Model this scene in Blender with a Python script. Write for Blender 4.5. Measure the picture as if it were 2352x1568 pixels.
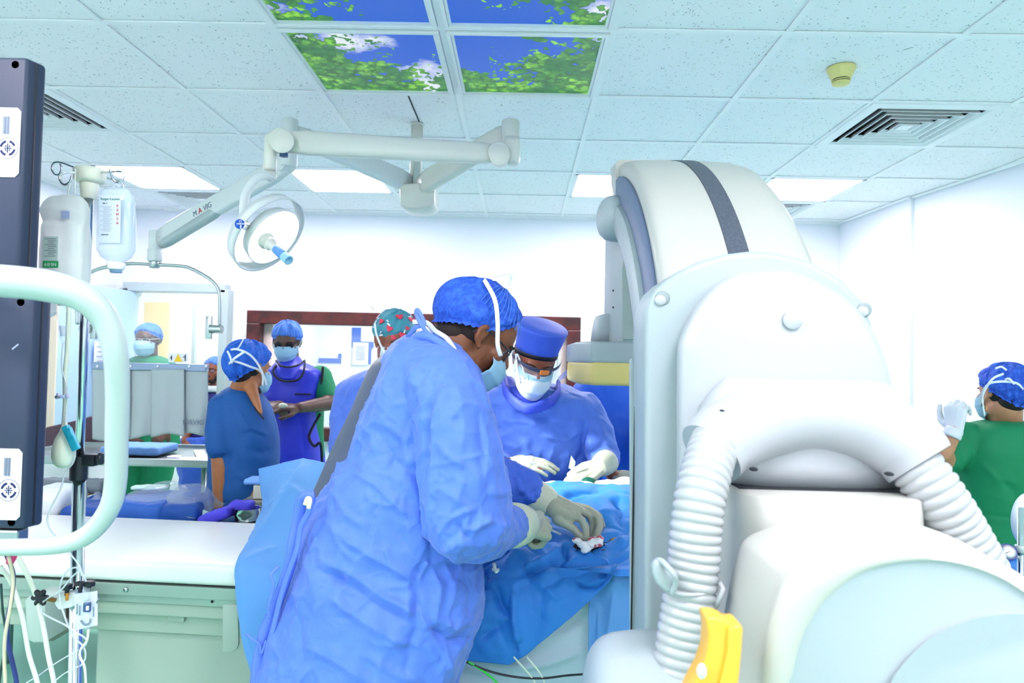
import bpy, bmesh, math, random
import numpy as np
from mathutils import Vector, Matrix
random.seed(7)
for _o in list(bpy.data.objects): bpy.data.objects.remove(_o)
C = bpy.context.scene.collection
SC = bpy.context.scene
V = Vector
# ---------------------------------------------------------------- camera
CAM = V((0, 0, 1.55)); FP = 1568.0
_cy = V((20, -44, -FP)).normalized()
_cz = V((math.sin(.022), math.cos(.022), 0)); _cz = (_cz - _cy*_cz.dot(_cy)).normalized()
_cx = _cy.cross(_cz)
# columns: camera axes in world
RW = Matrix((_cx, _cy, _cz))            # camera vector -> world vector
cd = bpy.data.cameras.new('camera'); cam = bpy.data.objects.new('camera', cd); C.objects.link(cam)
cam.matrix_world = Matrix.Translation(CAM) @ RW.to_4x4()
cd.lens = 24; cd.sensor_width = 36; cd.clip_start = .05
cd.dof.use_dof = True; cd.dof.focus_distance = 1.9; cd.dof.aperture_fstop = 5.6
SC.camera = cam
def P(px, py, d):
    "point of the room at distance d (world y) seen at photo pixel px, py"
    v = RW @ V(((px-1176)/FP, -(py-784)/FP, -1))
    return CAM + v*(d/v.y)
def proj(A):
    A = np.asarray(A) - np.array(CAM)
    M = np.array(RW)                    # world = M @ cam
    c = A @ M
    return 1176 + FP*c[:, 0]/-c[:, 2], 784 - FP*c[:, 1]/-c[:, 2]
# ---------------------------------------------------------------- world, exposure
w = bpy.data.worlds.new('world'); SC.world = w; w.use_nodes = True
w.node_tree.nodes['Background'].inputs[0].default_value = (.8, .9, 1, 1)
w.node_tree.nodes['Background'].inputs[1].default_value = .6
vs = SC.view_settings; vs.view_transform = 'Standard'; vs.look = 'None'; vs.gamma = 1; vs.exposure = 0.8
vs.use_curve_mapping = False
SC.cycles.max_bounces = 8; SC.cycles.diffuse_bounces = 4; SC.cycles.glossy_bounces = 3; SC.cycles.transmission_bounces = 6
SC.cycles.transparent_max_bounces = 10; SC.cycles.caustics_reflective = False; SC.cycles.caustics_refractive = False
SC.cycles.sample_clamp_indirect = 6; SC.cycles.use_denoising = True
PANEL_E = 19.0      # emission of the ceiling light panels
LAMP_E = 14.0       # emission of the ring lamp's disc
CEIL = 2.70
# ---------------------------------------------------------------- materials
def lin(c):
    c = c/255.0
    return c/12.92 if c <= .04045 else ((c+.055)/1.055)**2.4
def rgb(r, g, b): return (lin(r), lin(g), lin(b), 1)
MATS = {}
def mat(name, col, rough=.5, metal=0, bump=None, alpha=None, trans=0, ior=1.45, var=None, emit=None, sheen=0, coat=0, sss=0, spec=None, crush=None):
    "col sRGB triple. bump=(scale,strength[,kind]); var=(scale,second sRGB,amount)"
    if name in MATS: return MATS[name]
    m = bpy.data.materials.new(name); m.use_nodes = True; nt = m.node_tree; b = nt.nodes['Principled BSDF']
    b.inputs['Base Color'].default_value = rgb(*col); b.inputs['Roughness'].default_value = rough
    b.inputs['Metallic'].default_value = metal; b.inputs['IOR'].default_value = ior
    if spec is not None: b.inputs['Specular IOR Level'].default_value = spec
    if trans: b.inputs['Transmission Weight'].default_value = trans
    if alpha is not None: b.inputs['Alpha'].default_value = alpha
    if coat: b.inputs['Coat Weight'].default_value = coat; b.inputs['Coat Roughness'].default_value = .15
    if sheen: b.inputs['Sheen Weight'].default_value = sheen
    if sss: b.inputs['Subsurface Weight'].default_value = sss; b.inputs['Subsurface Radius'].default_value = (.02, .01, .006)
    tc = nt.nodes.new('ShaderNodeTexCoord')
    def ns(scale, kind='noise'):
        if kind == 'voronoi':
            n = nt.nodes.new('ShaderNodeTexVoronoi'); n.inputs['Scale'].default_value = scale; nt.links.new(tc.outputs['Object'], n.inputs['Vector']); return n, n.outputs['Distance']
        n = nt.nodes.new('ShaderNodeTexNoise'); n.inputs['Scale'].default_value = scale; n.inputs['Detail'].default_value = 4
        nt.links.new(tc.outputs['Object'], n.inputs['Vector']); return n, n.outputs['Fac']
    if var:
        n, o = ns(var[0]); r = nt.nodes.new('ShaderNodeMapRange'); r.inputs[1].default_value = .4; r.inputs[2].default_value = .65; r.inputs[4].default_value = var[2]
        nt.links.new(o, r.inputs[0]); mx = nt.nodes.new('ShaderNodeMix'); mx.data_type = 'RGBA'
        mx.inputs[6].default_value = rgb(*col); mx.inputs[7].default_value = rgb(*var[1])
        nt.links.new(r.outputs[0], mx.inputs[0]); nt.links.new(mx.outputs[2], b.inputs['Base Color'])
    if bump:
        n, o = ns(bump[0], bump[2] if len(bump) > 2 else 'noise'); bp = nt.nodes.new('ShaderNodeBump'); bp.inputs['Strength'].default_value = bump[1]; bp.inputs['Distance'].default_value = .002
        nt.links.new(o, bp.inputs['Height']); nt.links.new(bp.outputs[0], b.inputs['Normal'])
    if crush:
        n = nt.nodes.new('ShaderNodeTexNoise'); n.noise_type = 'RIDGED_MULTIFRACTAL'; n.inputs['Scale'].default_value = crush[0]; n.inputs['Detail'].default_value = 3; n.inputs['Distortion'].default_value = .6
        nt.links.new(tc.outputs['Object'], n.inputs['Vector']); b2 = nt.nodes.new('ShaderNodeBump'); b2.inputs['Strength'].default_value = crush[1]; b2.inputs['Distance'].default_value = .006
        nt.links.new(n.outputs[0], b2.inputs['Height'])
        if bump: nt.links.new(bp.outputs[0], b2.inputs['Normal'])
        nt.links.new(b2.outputs[0], b.inputs['Normal'])
    if emit: b.inputs['Emission Color'].default_value = rgb(*emit[0]); b.inputs['Emission Strength'].default_value = emit[1]
    MATS[name] = m
    return m
# ---------------------------------------------------------------- objects
def thing(name, label, cat, loc=(0, 0, 0), group=None):
    o = bpy.data.objects.new(name, None); C.objects.link(o); o.location = loc; o.empty_display_size = .05
    o['label'] = label; o['category'] = cat
    if group: o['group'] = group
    return o
def tag(o, label, cat, group=None, kind=None):
    if label: o['label'] = label
    if cat: o['category'] = cat
    if group: o['group'] = group
    if kind: o['kind'] = kind
    return o
def adopt(o, parent):
    o.parent = parent
    # the parent's own world placement (parents are only translated)
    t = V((0, 0, 0)); p = parent
    while p is not None: t = t + p.location; p = p.parent if p.parent else None
    o.matrix_parent_inverse = Matrix.Translation(-parent_world(parent))
def parent_world(p):
    t = V(p.location)
    if p.parent is not None: t = p.matrix_parent_inverse.translation + t + parent_world(p.parent)
    return t
def mob(name, vf, m, parent=None, smooth=True, label=None):
    me = bpy.data.meshes.new(name); me.from_pydata([tuple(v) for v in vf[0]], [], [tuple(f) for f in vf[1]]); me.update()
    return mo(name, me, m, parent, smooth, label)
def mo(name, me, m, parent=None, smooth=True, label=None):
    me.name = name
    if m is not None: me.materials.clear(); me.materials.append(m)
    if smooth is True: me.polygons.foreach_set('use_smooth', [True]*len(me.polygons))
    elif smooth: me.polygons.foreach_set('use_smooth', [True]*len(me.polygons)); me.set_sharp_from_angle(angle=math.radians(smooth))
    o = bpy.data.objects.new(name, me); C.objects.link(o)
    if parent is not None: adopt(o, parent)
    if label: o['label'] = label
    return o
def struct(name, vf, m, smooth=False):
    o = mob(name, vf, m, None, smooth); o['kind'] = 'structure'; return o
# ---------------------------------------------------------------- shapes: all return (verts, faces)
def join(*vfs):
    vs_, fs_ = [], []
    for v, f in vfs:
        n = len(vs_); vs_ += [V(x) for x in v]; fs_ += [[i+n for i in q] for q in f]
    return vs_, fs_
def from_bm(bm):
    bm.verts.ensure_lookup_table(); r = ([v.co.copy() for v in bm.verts], [[v.index for v in f.verts] for f in bm.faces]); bm.free(); return r
def xf(vf, M): return [M @ V(v) for v in vf[0]], vf[1]
def box(c, s, bev=0, seg=2, rot=None):
    bm = bmesh.new(); bmesh.ops.create_cube(bm, size=1)
    for v in bm.verts: v.co = V((v.co.x*s[0], v.co.y*s[1], v.co.z*s[2]))
    if bev: bmesh.ops.bevel(bm, geom=list(bm.edges), offset=bev, segments=seg, affect='EDGES', profile=.5)
    bm.verts.index_update()
    M = Matrix.Translation(V(c)) @ (rot.to_4x4() if rot is not None else Matrix())
    return xf(from_bm(bm), M)
def frame(a):
    a = V(a).normalized(); u = V((0, 0, 1)) if abs(a.z) < .9 else V((1, 0, 0))
    x = u.cross(a).normalized(); return x, a.cross(x).normalized(), a
def spline(pts, n=8):
    "Catmull-Rom through points"
    pts = [V(p) for p in pts]
    if len(pts) < 3 or n < 2: return pts
    out = []; q = [pts[0]*2-pts[1]] + pts + [pts[-1]*2-pts[-2]]
    for i in range(1, len(q)-2):
        p0, p1, p2, p3 = q[i-1:i+3]
        for k in range(n):
            t = k/n; out.append(.5*((2*p1)+(p2-p0)*t+(2*p0-5*p1+4*p2-p3)*t*t+(3*p1-p0-3*p2+p3)*t**3))
    out.append(pts[-1]); return out
def tube(pts, r, seg=12, caps=True, closed=False, flat=None, up=None):
    "flat=(wx,wz) multiplies the radius along two axes (ribbon)"
    pts = [V(p) for p in pts]; n = len(pts); rs = [r]*n if not hasattr(r, '__len__') else [float(x) for x in np.interp(np.linspace(0, 1, n), np.linspace(0, 1, len(r)), r)]
    T = []
    for i in range(n):
        a = pts[(i+1) % n] if (closed or i < n-1) else pts[i]; b = pts[i-1] if (closed or i > 0) else pts[i]
        t = (a-b); T.append(t.normalized() if t.length > 1e-9 else (T[-1] if T else V((0, 0, 1))))
    x, y, _ = frame(T[0])
    if up is not None: y = (V(up) - T[0]*V(up).dot(T[0])).normalized(); x = y.cross(T[0])
    vs_, fs_ = [], []
    for i in range(n):
        if i:
            if up is not None: y = V(up)
            y = (y - T[i]*y.dot(T[i])).normalized(); x = y.cross(T[i]).normalized()
        for k in range(seg):
            a = 2*math.pi*k/seg; fx, fy = flat or (1, 1)
            vs_.append(pts[i] + x*math.cos(a)*rs[i]*fx + y*math.sin(a)*rs[i]*fy)
    m = n if closed else n-1
    for i in range(m):
        j = (i+1) % n
        for k in range(seg):
            l = (k+1) % seg; fs_.append([i*seg+k, i*seg+l, j*seg+l, j*seg+k])
    if caps and not closed:
        fs_.append(list(range(seg))[::-1]); fs_.append([(n-1)*seg+k for k in range(seg)])
    return vs_, fs_
def capsule(p0, r0, p1, r1, seg=14, k=5):
    p0, p1 = V(p0), V(p1); d = p1-p0; L = d.length
    if L < 1e-6: return ell(p0, (r0, r0, r0))
    a = d/L; pts, rs = [], []
    for i in range(k+1):
        t = math.pi/2*i/k; pts.append(p0 - a*r0*math.cos(t)); rs.append(max(r0*math.sin(t), r0*.02))
    for i in range(k+1):
        t = math.pi/2*i/k; pts.append(p1 + a*r1*math.sin(t)); rs.append(max(r1*math.cos(t), r1*.02))
    x, y, _ = frame(a); vs_, fs_ = [], []
    n = len(pts)
    for i in range(n):
        for j in range(seg):
            t = 2*math.pi*j/seg; vs_.append(pts[i] + (x*math.cos(t) + y*math.sin(t))*rs[i])
    for i in range(n-1):
        for j in range(seg):
            l = (j+1) % seg; fs_.append([i*seg+j, i*seg+l, (i+1)*seg+l, (i+1)*seg+j])
    fs_.append(list(range(seg))[::-1]); fs_.append([(n-1)*seg+j for j in range(seg)])
    return vs_, fs_
def ell(c, r, rot=None, su=20, sv=12):
    vs_, fs_ = [], []; R = rot if rot is not None else Matrix.Identity(3)
    for i in range(sv+1):
        t = math.pi*i/sv; t = min(max(t, .02), math.pi-.02)
        for j in range(su):
            p = 2*math.pi*j/su; vs_.append(V(c) + R @ V((r[0]*math.sin(t)*math.cos(p), r[1]*math.sin(t)*math.sin(p), r[2]*math.cos(t))))
    for i in range(sv):
        for j in range(su):
            l = (j+1) % su; fs_.append([i*su+j, (i+1)*su+j, (i+1)*su+l, i*su+l])
    fs_.append([j for j in range(su)]); fs_.append([sv*su+j for j in range(su)][::-1])
    return vs_, fs_
def lathe(prof, c=(0, 0, 0), axis=(0, 0, 1), seg=28, caps=True):
    "prof: list of (radius, height)"
    x, y, a = frame(axis); c = V(c)
    vs_, fs_ = [], []
    for r, h in prof:
        for j in range(seg):
            t = 2*math.pi*j/seg; vs_.append(c + a*h + (x*math.cos(t)+y*math.sin(t))*max(r, 1e-4))
    for i in range(len(prof)-1):
        for j in range(seg):
            l = (j+1) % seg; fs_.append([i*seg+j, i*seg+l, (i+1)*seg+l, (i+1)*seg+j])
    if caps: fs_.append(list(range(seg))[::-1]); fs_.append([(len(prof)-1)*seg+j for j in range(seg)])
    return vs_, fs_
def loft(rings, caps=True, closed=True):
    "rings: equal-length point lists"
    n = len(rings[0]); vs_ = [V(p) for r in rings for p in r]; fs_ = []
    for i in range(len(rings)-1):
        for j in range(n if closed else n-1):
            l = (j+1) % n; fs_.append([i*n+j, i*n+l, (i+1)*n+l, (i+1)*n+j])
    if caps: fs_.append(list(range(n))[::-1]); fs_.append([(len(rings)-1)*n+j for j in range(n)])
    return vs_, fs_
def sellipse(c, a, b, n=40, e=2.0):
    out = []
    for k in range(n):
        t = 2*math.pi*k/n; ct, st = math.cos(t), math.sin(t)
        out.append(V(c) + V(a)*math.copysign(abs(ct)**(2/e), ct) + V(b)*math.copysign(abs(st)**(2/e), st))
    return out
def rows(rs, e=2.2, n=48, sub=4):
    "rs: (ypx, xl, xr, depth, halfdepth) -> closed loft of horizontal cross-sections standing in the room"
    rs = np.array(rs, float); t = np.arange(len(rs)); tt = np.linspace(0, len(rs)-1, (len(rs)-1)*sub+1)
    q = [V(r) for r in zip(rs[:, 0], rs[:, 1], rs[:, 2])]; q2 = [V((r[3], r[4], 0)) for r in rs]
    s1 = spline(q, sub); s2 = spline(q2, sub); rings = []
    for a, b in zip(s1, s2):
        L = P(a[1], a[0], b[0]); R = P(a[2], a[0], b[0]); c = (L+R)/2
        rings.append(sellipse(c, (R-L)/2, (0, b[1], 0), n, e))
    return loft(rings)
def prism(pts, ext, bev=0, seg=3):
    "pts: world points of a flat outline, ext: extrusion vector"
    bm = bmesh.new(); vv = [bm.verts.new(p) for p in pts]; f = bm.faces.new(vv)
    r = bmesh.ops.extrude_face_region(bm, geom=[f]); ex = [g for g in r['geom'] if isinstance(g, bmesh.types.BMVert)]
    for v in ex: v.co += V(ext)
    bmesh.ops.recalc_face_normals(bm, faces=bm.faces)
    if bev:
        es = [e for e in bm.edges if len(e.link_faces) == 2 and e.calc_face_angle(0) > .6]
        bmesh.ops.bevel(bm, geom=es, offset=bev, segments=seg, affect='EDGES', profile=.5, clamp_overlap=True)
    bm.verts.index_update(); return from_bm(bm)
def grid(fn, nu, nv):
    "fn(u,v) u,v in 0..1 -> point"
    vs_ = [fn(i/nu, j/nv) for i in range(nu+1) for j in range(nv+1)]
    fs_ = [[i*(nv+1)+j, (i+1)*(nv+1)+j, (i+1)*(nv+1)+j+1, i*(nv+1)+j+1] for i in range(nu) for j in range(nv)]
    return vs_, fs_
def thick(vf, t):
    me = bpy.data.meshes.new('t'); me.from_pydata([tuple(v) for v in vf[0]], [], vf[1]); me.update()
    bm = bmesh.new(); bm.from_mesh(me); bpy.data.meshes.remove(me)
    bmesh.ops.recalc_face_normals(bm, faces=bm.faces); bmesh.ops.solidify(bm, geom=list(bm.faces), thickness=t); bm.verts.index_update(); return from_bm(bm)
def ribbon(pts, w, t=.0008, up=None, n=6, twist=None):
    p = spline(pts, n) if n > 1 else [V(x) for x in pts]
    return tube(p, 1, 8, True, False, (w/2, t), up)
def subdiv(me, levels):
    pass
# ---------------------------------------------------------------- soft bodies
def remesh(vfs, voxel, smooth=6, name='soft', adapt=0):
    v, f = join(*vfs)
    me = bpy.data.meshes.new(name); me.from_pydata([tuple(x) for x in v], [], f); me.update()
    o = bpy.data.objects.new('tmp', me); C.objects.link(o)
    r = o.modifiers.new('r', 'REMESH'); r.mode = 'VOXEL'; r.voxel_size = voxel; r.adaptivity = adapt
    if smooth: s = o.modifiers.new('s', 'SMOOTH'); s.factor = .5; s.iterations = smooth
    dg = bpy.context.evaluated_depsgraph_get(); m2 = bpy.data.meshes.new_from_object(o.evaluated_get(dg))
    bpy.data.objects.remove(o); bpy.data.meshes.remove(me); return m2
_rng = np.random.RandomState(3); _perm = _rng.permutation(256); _perm = np.concatenate([_perm, _perm, _perm]); _gr = _rng.normal(size=(256, 3)); _gr /= np.linalg.norm(_gr, axis=1)[:, None]
def perlin(Q):
    Q = np.asarray(Q, float); I = np.floor(Q).astype(int); F = Q-I; I = I & 255; U = F*F*F*(F*(F*6-15)+10); r = 0
    for dx in (0, 1):
        for dy in (0, 1):
            for dz in (0, 1):
                h = _perm[_perm[_perm[(I[:, 0]+dx) & 255]+((I[:, 1]+dy) & 255)]+((I[:, 2]+dz) & 255)]
                g = _gr[h]; d = ((F-np.array([dx, dy, dz]))*g).sum(1)
                wt = (U[:, 0] if dx else 1-U[:, 0])*(U[:, 1] if dy else 1-U[:, 1])*(U[:, 2] if dz else 1-U[:, 2]); r = r+wt*d
    return r
def crumple(Q, f, seed=0, stretch=(1, 1, 1), crisp=1.0):
    Q = Q*np.array(stretch)*f + seed*17.31
    w_ = np.stack([perlin(Q*.6+9.1), perlin(Q*.6+3.7), perlin(Q*.6+5.5)], 1)*.9
    a = perlin(Q+w_); b = perlin(Q*1.9+w_+31.7)
    s = lambda t: np.sqrt(t*t+.0008/crisp)
    return (.28-s(a))*1.6 + (s(b)-.22)*.55
_vo = np.random.RandomState(11).uniform(0, 1, (256, 3)); _vd = np.random.RandomState(12).normal(size=(256, 3)); _vd /= np.linalg.norm(_vd, axis=1)[:, None]
def creases(Q, f, seed=0, stretch=(1, 1, 1), w=.10, tilt=.55):
    "crumpled-paper height: flat tilted facets that meet in sharp creases"
    Q = Q*np.array(stretch)*f + seed*11.7
    Q = Q + np.stack([perlin(Q*.8+2.1), perlin(Q*.8+7.7), perlin(Q*.8+4.5)], 1)*.55
    I = np.floor(Q).astype(int); n = len(Q); f1 = np.full(n, 9.); f2 = np.full(n, 9.); hh = np.zeros(n)
    for dx in (-1, 0, 1):
        for dy in (-1, 0, 1):
            for dz in (-1, 0, 1):
                J = I+np.array([dx, dy, dz]); K = J & 255; h = _perm[_perm[_perm[K[:, 0]]+K[:, 1]]+K[:, 2]]
                D = Q-(J+_vo[h]); r = np.linalg.norm(D, axis=1); t = (D*_vd[h]).sum(1); c = r < f1
                f2 = np.where(c, f1, np.minimum(f2, r)); hh = np.where(c, t, hh); f1 = np.where(c, r, f1)
    e = f2-f1
    return np.exp(-np.sqrt(e*e+.0004)/w)*.36 + tilt*hh*np.clip(e/(2.2*w), 0, 1)
def displace(me, crum=(), folds=(), mask=None, fold_face=True):
    n = len(me.vertices); co = np.empty(n*3); me.vertices.foreach_get('co', co); co = co.reshape(-1, 3)
    no = np.empty(n*3); me.vertex_normals.foreach_get('vector', no); no = no.reshape(-1, 3)
    h = np.zeros(n)
    for c in crum:
        h += c[1]*(creases if len(c) > 4 else crumple)(co, c[0], c[2] if len(c) > 2 else 0, c[3] if len(c) > 3 else (1, 1, 1))
    if len(folds):
        x, y = proj(co); vw = np.array(CAM)-co; vw /= np.linalg.norm(vw, axis=1)[:, None]
        fc = np.clip(((vw*no).sum(1))*2.5, 0, 1) if fold_face else 1
        for F in folds:
            pl, wd, am = F[0], F[1], F[2]
            best = np.full(n, 1e9); tt = np.zeros(n); m = len(pl)-1
            for i in range(m):
                ax, ay = pl[i]; bx, by = pl[i+1]; dx, dy = bx-ax, by-ay; L2 = dx*dx+dy*dy
                t = np.clip(((x-ax)*dx+(y-ay)*dy)/L2, 0, 1); D = np.hypot(x-ax-t*dx, y-ay-t*dy)
                k = D < best; best[k] = D[k]; tt[k] = (i+t[k])/m
            taper = np.clip(np.minimum(tt, 1-tt)*5, 0, 1)*.85+.15
            h += fc*am*np.exp(-(np.sqrt(best**2+2)/(wd*(.4+.6*taper)))**1.3)*taper
    if mask is not None: h = h*mask(co)
    co = co + no*h[:, None]; me.vertices.foreach_set('co', co.ravel()); me.update()
    return me
def soft(name, vfs, m, parent, voxel=.008, smooth=6, crum=(), folds=(), label=None, mask=None):
    me = remesh(vfs, voxel, smooth); 
    if len(crum) or len(folds): displace(me, crum, folds, mask)
    return mo(name, me, m, parent, True, label)
def cutmesh(me, co, no):
    "remove the side the normal points to"
    bm = bmesh.new(); bm.from_mesh(me); bmesh.ops.bisect_plane(bm, geom=bm.verts[:]+bm.edges[:]+bm.faces[:], plane_co=co, plane_no=no, clear_outer=True); bm.to_mesh(me); bm.free(); return me
def text(name, s, size, m, parent, M, ext=.0006, label=None, align='CENTER'):
    cu = bpy.data.curves.new('t', 'FONT'); cu.body = s; cu.size = size; cu.extrude = ext; cu.align_x = align; cu.align_y = 'CENTER'
    o = bpy.data.objects.new('t', cu); C.objects.link(o); dg = bpy.context.evaluated_depsgraph_get(); me = bpy.data.meshes.new_from_object(o.evaluated_get(dg))
    bpy.data.objects.remove(o); me.transform(M); return mo(name, me, m, parent, False, label)
def basis(c, x, y):
    "matrix with local x, y (text plane) and z = x cross y"
    x = V(x).normalized(); y = V(y); y = (y - x*y.dot(x)).normalized(); z = x.cross(y)
    M = Matrix((x, y, z)).transposed().to_4x4(); M.translation = V(c); return M
def quad(c, x, y, w_, h_): # flat thin plate
    M = basis(c, x, y); return xf(box((0, 0, 0), (w_, h_, .0008)), M)
# ================================================================= the room
YB = 5.46; XL = -3.28; YF = -2.8
WALLR = [(2.52, YB), (2.585, 4.57), (2.61, 4.57), (2.80, 3.3), (3.35, .4), (3.6, YF)]
m_wall = mat('wall_paint', (238, 242, 250), .55)
m_white = mat('white_steel', (242, 244, 246), .4)
m_frame = mat('grey_steel', (178, 192, 190), .35, .3)
m_wood = mat('dark_red_wood', (86, 30, 26), .35, bump=(60, .15), var=(9, (48, 16, 18), 1))
m_beige = mat('beige_paint', (240, 216, 160), .5)
m_bluedoor = mat('pale_blue_paint', (176, 208, 246), .5)
m_glass = mat('window_glass', (235, 245, 250), .03, alpha=.06)
m_floor = mat('mint_green_vinyl', (136, 208, 178), .25)
# ceiling tile material: pale mineral fibre with short dark flecks
m_tile = mat('ceiling_tile', (248, 247, 250), .9); nt = m_tile.node_tree; b = nt.nodes['Principled BSDF']
tc = nt.nodes.new('ShaderNodeTexCoord'); v1 = nt.nodes.new('ShaderNodeTexVoronoi'); v1.inputs['Scale'].default_value = 85
mp = nt.nodes.new('ShaderNodeMapping'); mp.inputs['Scale'].default_value = (1, .55, 1); n1 = nt.nodes.new('ShaderNodeTexNoise'); n1.inputs['Scale'].default_value = 9
ad = nt.nodes.new('ShaderNodeVectorMath'); ad.operation = 'MULTIPLY_ADD'; ad.inputs[1].default_value = (.12, .12, .12)
nt.links.new(tc.outputs['Object'], n1.inputs['Vector']); nt.links.new(n1.outputs['Color'], ad.inputs[0]); nt.links.new(tc.outputs['Object'], ad.inputs[2])
nt.links.new(ad.outputs[0], mp.inputs['Vector']); nt.links.new(mp.outputs[0], v1.inputs['Vector'])
r1 = nt.nodes.new('ShaderNodeMapRange'); r1.inputs[1].default_value = .15; r1.inputs[2].default_value = .26; nt.links.new(v1.outputs['Distance'], r1.inputs[0])
v2 = nt.nodes.new('ShaderNodeTexNoise'); v2.inputs['Scale'].default_value = 60; nt.links.new(tc.outputs['Object'], v2.inputs['Vector'])
r2 = nt.nodes.new('ShaderNodeMapRange'); r2.inputs[1].default_value = .5; r2.inputs[2].default_value = .56; r2.inputs[3].default_value = 1; r2.inputs[4].default_value = 0; nt.links.new(v2.outputs['Fac'], r2.inputs[0])
mxm = nt.nodes.new('ShaderNodeMath'); mxm.operation = 'MAXIMUM'; nt.links.new(r1.outputs[0], mxm.inputs[0]); nt.links.new(r2.outputs[0], mxm.inputs[1])
mx = nt.nodes.new('ShaderNodeMix'); mx.data_type = 'RGBA'; mx.inputs[6].default_value = rgb(146, 164, 164); mx.inputs[7].default_value = rgb(248, 247, 250)
nt.links.new(mxm.outputs[0], mx.inputs[0]); nt.links.new(mx.outputs[2], b.inputs['Base Color'])
m_grid = mat('ceiling_grid_white', (250, 250, 252), .5)
m_dark = mat('dark_gap', (34, 40, 44), .8)

struct('floor', box((0, 2.2, -.05), (8.4, 11.6, .1)), m_floor)
# right wall (slightly splayed, with a small step) and the others
out = [V((x, y, 0)) for x, y in WALLR] + [V((x+.2, y, 0)) for x, y in reversed(WALLR)]
struct('wall_right', prism(out, (0, 0, CEIL+.1)), m_wall)
struct('wall_left', box((XL-.1, (YB+YF)/2, (CEIL+.1)/2), (.2, YB-YF, CEIL+.1)), m_wall)
struct('wall_front', box((.1, YF-.1, (CEIL+.1)/2), (7.4, .2, CEIL+.1)), m_wall)
# back wall with a doorway and a viewing window
DX0, DX1, DZ = -3.16, -2.36, 2.06; WX0, WX1, WZ0, WZ1 = -2.19, .47, .875, 1.905
def wallpiece(x0, x1, z0, z1): return box(((x0+x1)/2, YB+.1, (z0+z1)/2), (x1-x0, .2, z1-z0))
struct('wall_back', join(wallpiece(XL, DX0, 0, CEIL+.1), wallpiece(DX0, DX1, DZ, CEIL+.1), wallpiece(DX1, WX0, 0, CEIL+.1), wallpiece(WX0, WX1, 0, WZ0),
    wallpiece(WX0, WX1, WZ1, CEIL+.1), wallpiece(WX1, 2.75, 0, CEIL+.1)), m_wall)
# the rooms behind
struct('wall_beyond', join(box((-1.8, 7.5, 1.4), (6.4, .1, 2.8)), box((-4.95, 6.6, 1.4), (.1, 1.9, 2.8)), box((-4.12, 5.56, 1.4), (1.64, .08, 2.8)), box((1.25, 6.6, 1.4), (.1, 1.9, 2.8)), box((-2.28, 6.9, 1.4), (.08, 1.3, 2.8))), m_wall)
struct('ceiling_beyond', box((-1.8, 6.6, 2.75), (6.4, 1.9, .1)), m_wall)
cells_cut = {}
def cell(ix, iy): return (-.3+.6*ix, 2.345+.6*iy)         # near left corner of a grid cell
LIGHTS = [(-4, 3), (-2, 3), (1, 3), (3, 3)] + [(ix, iy) for iy in (-4, -7) for ix in (-4, -2, 1, 3)]  # the rows behind the viewer are unseen panels added to light the room
SKY = [(-1, 0), (0, 0), (-1, -1), (0, -1)]
VENTS = [(-4, 1), (3, 1), (-4, 4), (3, 4)]
def wr(y):
    for (x0, y0), (x1, y1) in zip(WALLR, WALLR[1:]):
        if y0 >= y >= y1 and y0 > y1: return x0+(x1-x0)*(y0-y)/(y0-y1)
    return WALLR[-1][0]
# tiles: one slab per grid cell, slightly recessed behind the bars
tv = []
for ix in range(-6, 7):
    for iy in range(-9, 6):
        if (ix, iy) in LIGHTS+SKY+VENTS: continue
        x, y = cell(ix, iy); x0, x1 = max(x, XL), min(x+.6, 3.7); y0, y1 = max(y, YF), min(y+.6, YB)
        if x1-x0 < .02 or y1-y0 < .02: continue
        tv.append(box(((x0+x1)/2, (y0+y1)/2, CEIL+.018), (x1-x0-.004, y1-y0-.004, .02)))
struct('ceiling', join(*tv), m_tile)
struct('ceiling_slab', box((.1, 1.5, CEIL+.2), (8, 9.2, .1)), m_white)
gv = []
for ix in range(-5, 8):
    x = -.3+.6*ix
    if XL < x < 3.6: gv.append(box((x, 1.33, CEIL+.004), (.024, 8.3, .006)))
for iy in range(-9, 6):
    y = 2.345+.6*iy
    if YF < y < YB: gv.append(box((.1, y, CEIL+.0035), (6.9, .024, .006)))
gv.append(box((0, YB-.012, CEIL+.002), (5.8, .024, .02))); gv.append(box((XL+.012, 1.3, CEIL+.002), (.024, 8.3, .02)))
struct('trim_1', join(*gv), m_grid)
for k, ((x0, y0), (x1, y1)) in enumerate(zip(WALLR, WALLR[1:])):
    if y0 == y1: continue
    struct('trim_%d' % (k+2), tube([(x0-.012, y0, CEIL+.002), (x1-.012, y1, CEIL+.002)], .012, 4), m_grid)
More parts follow.
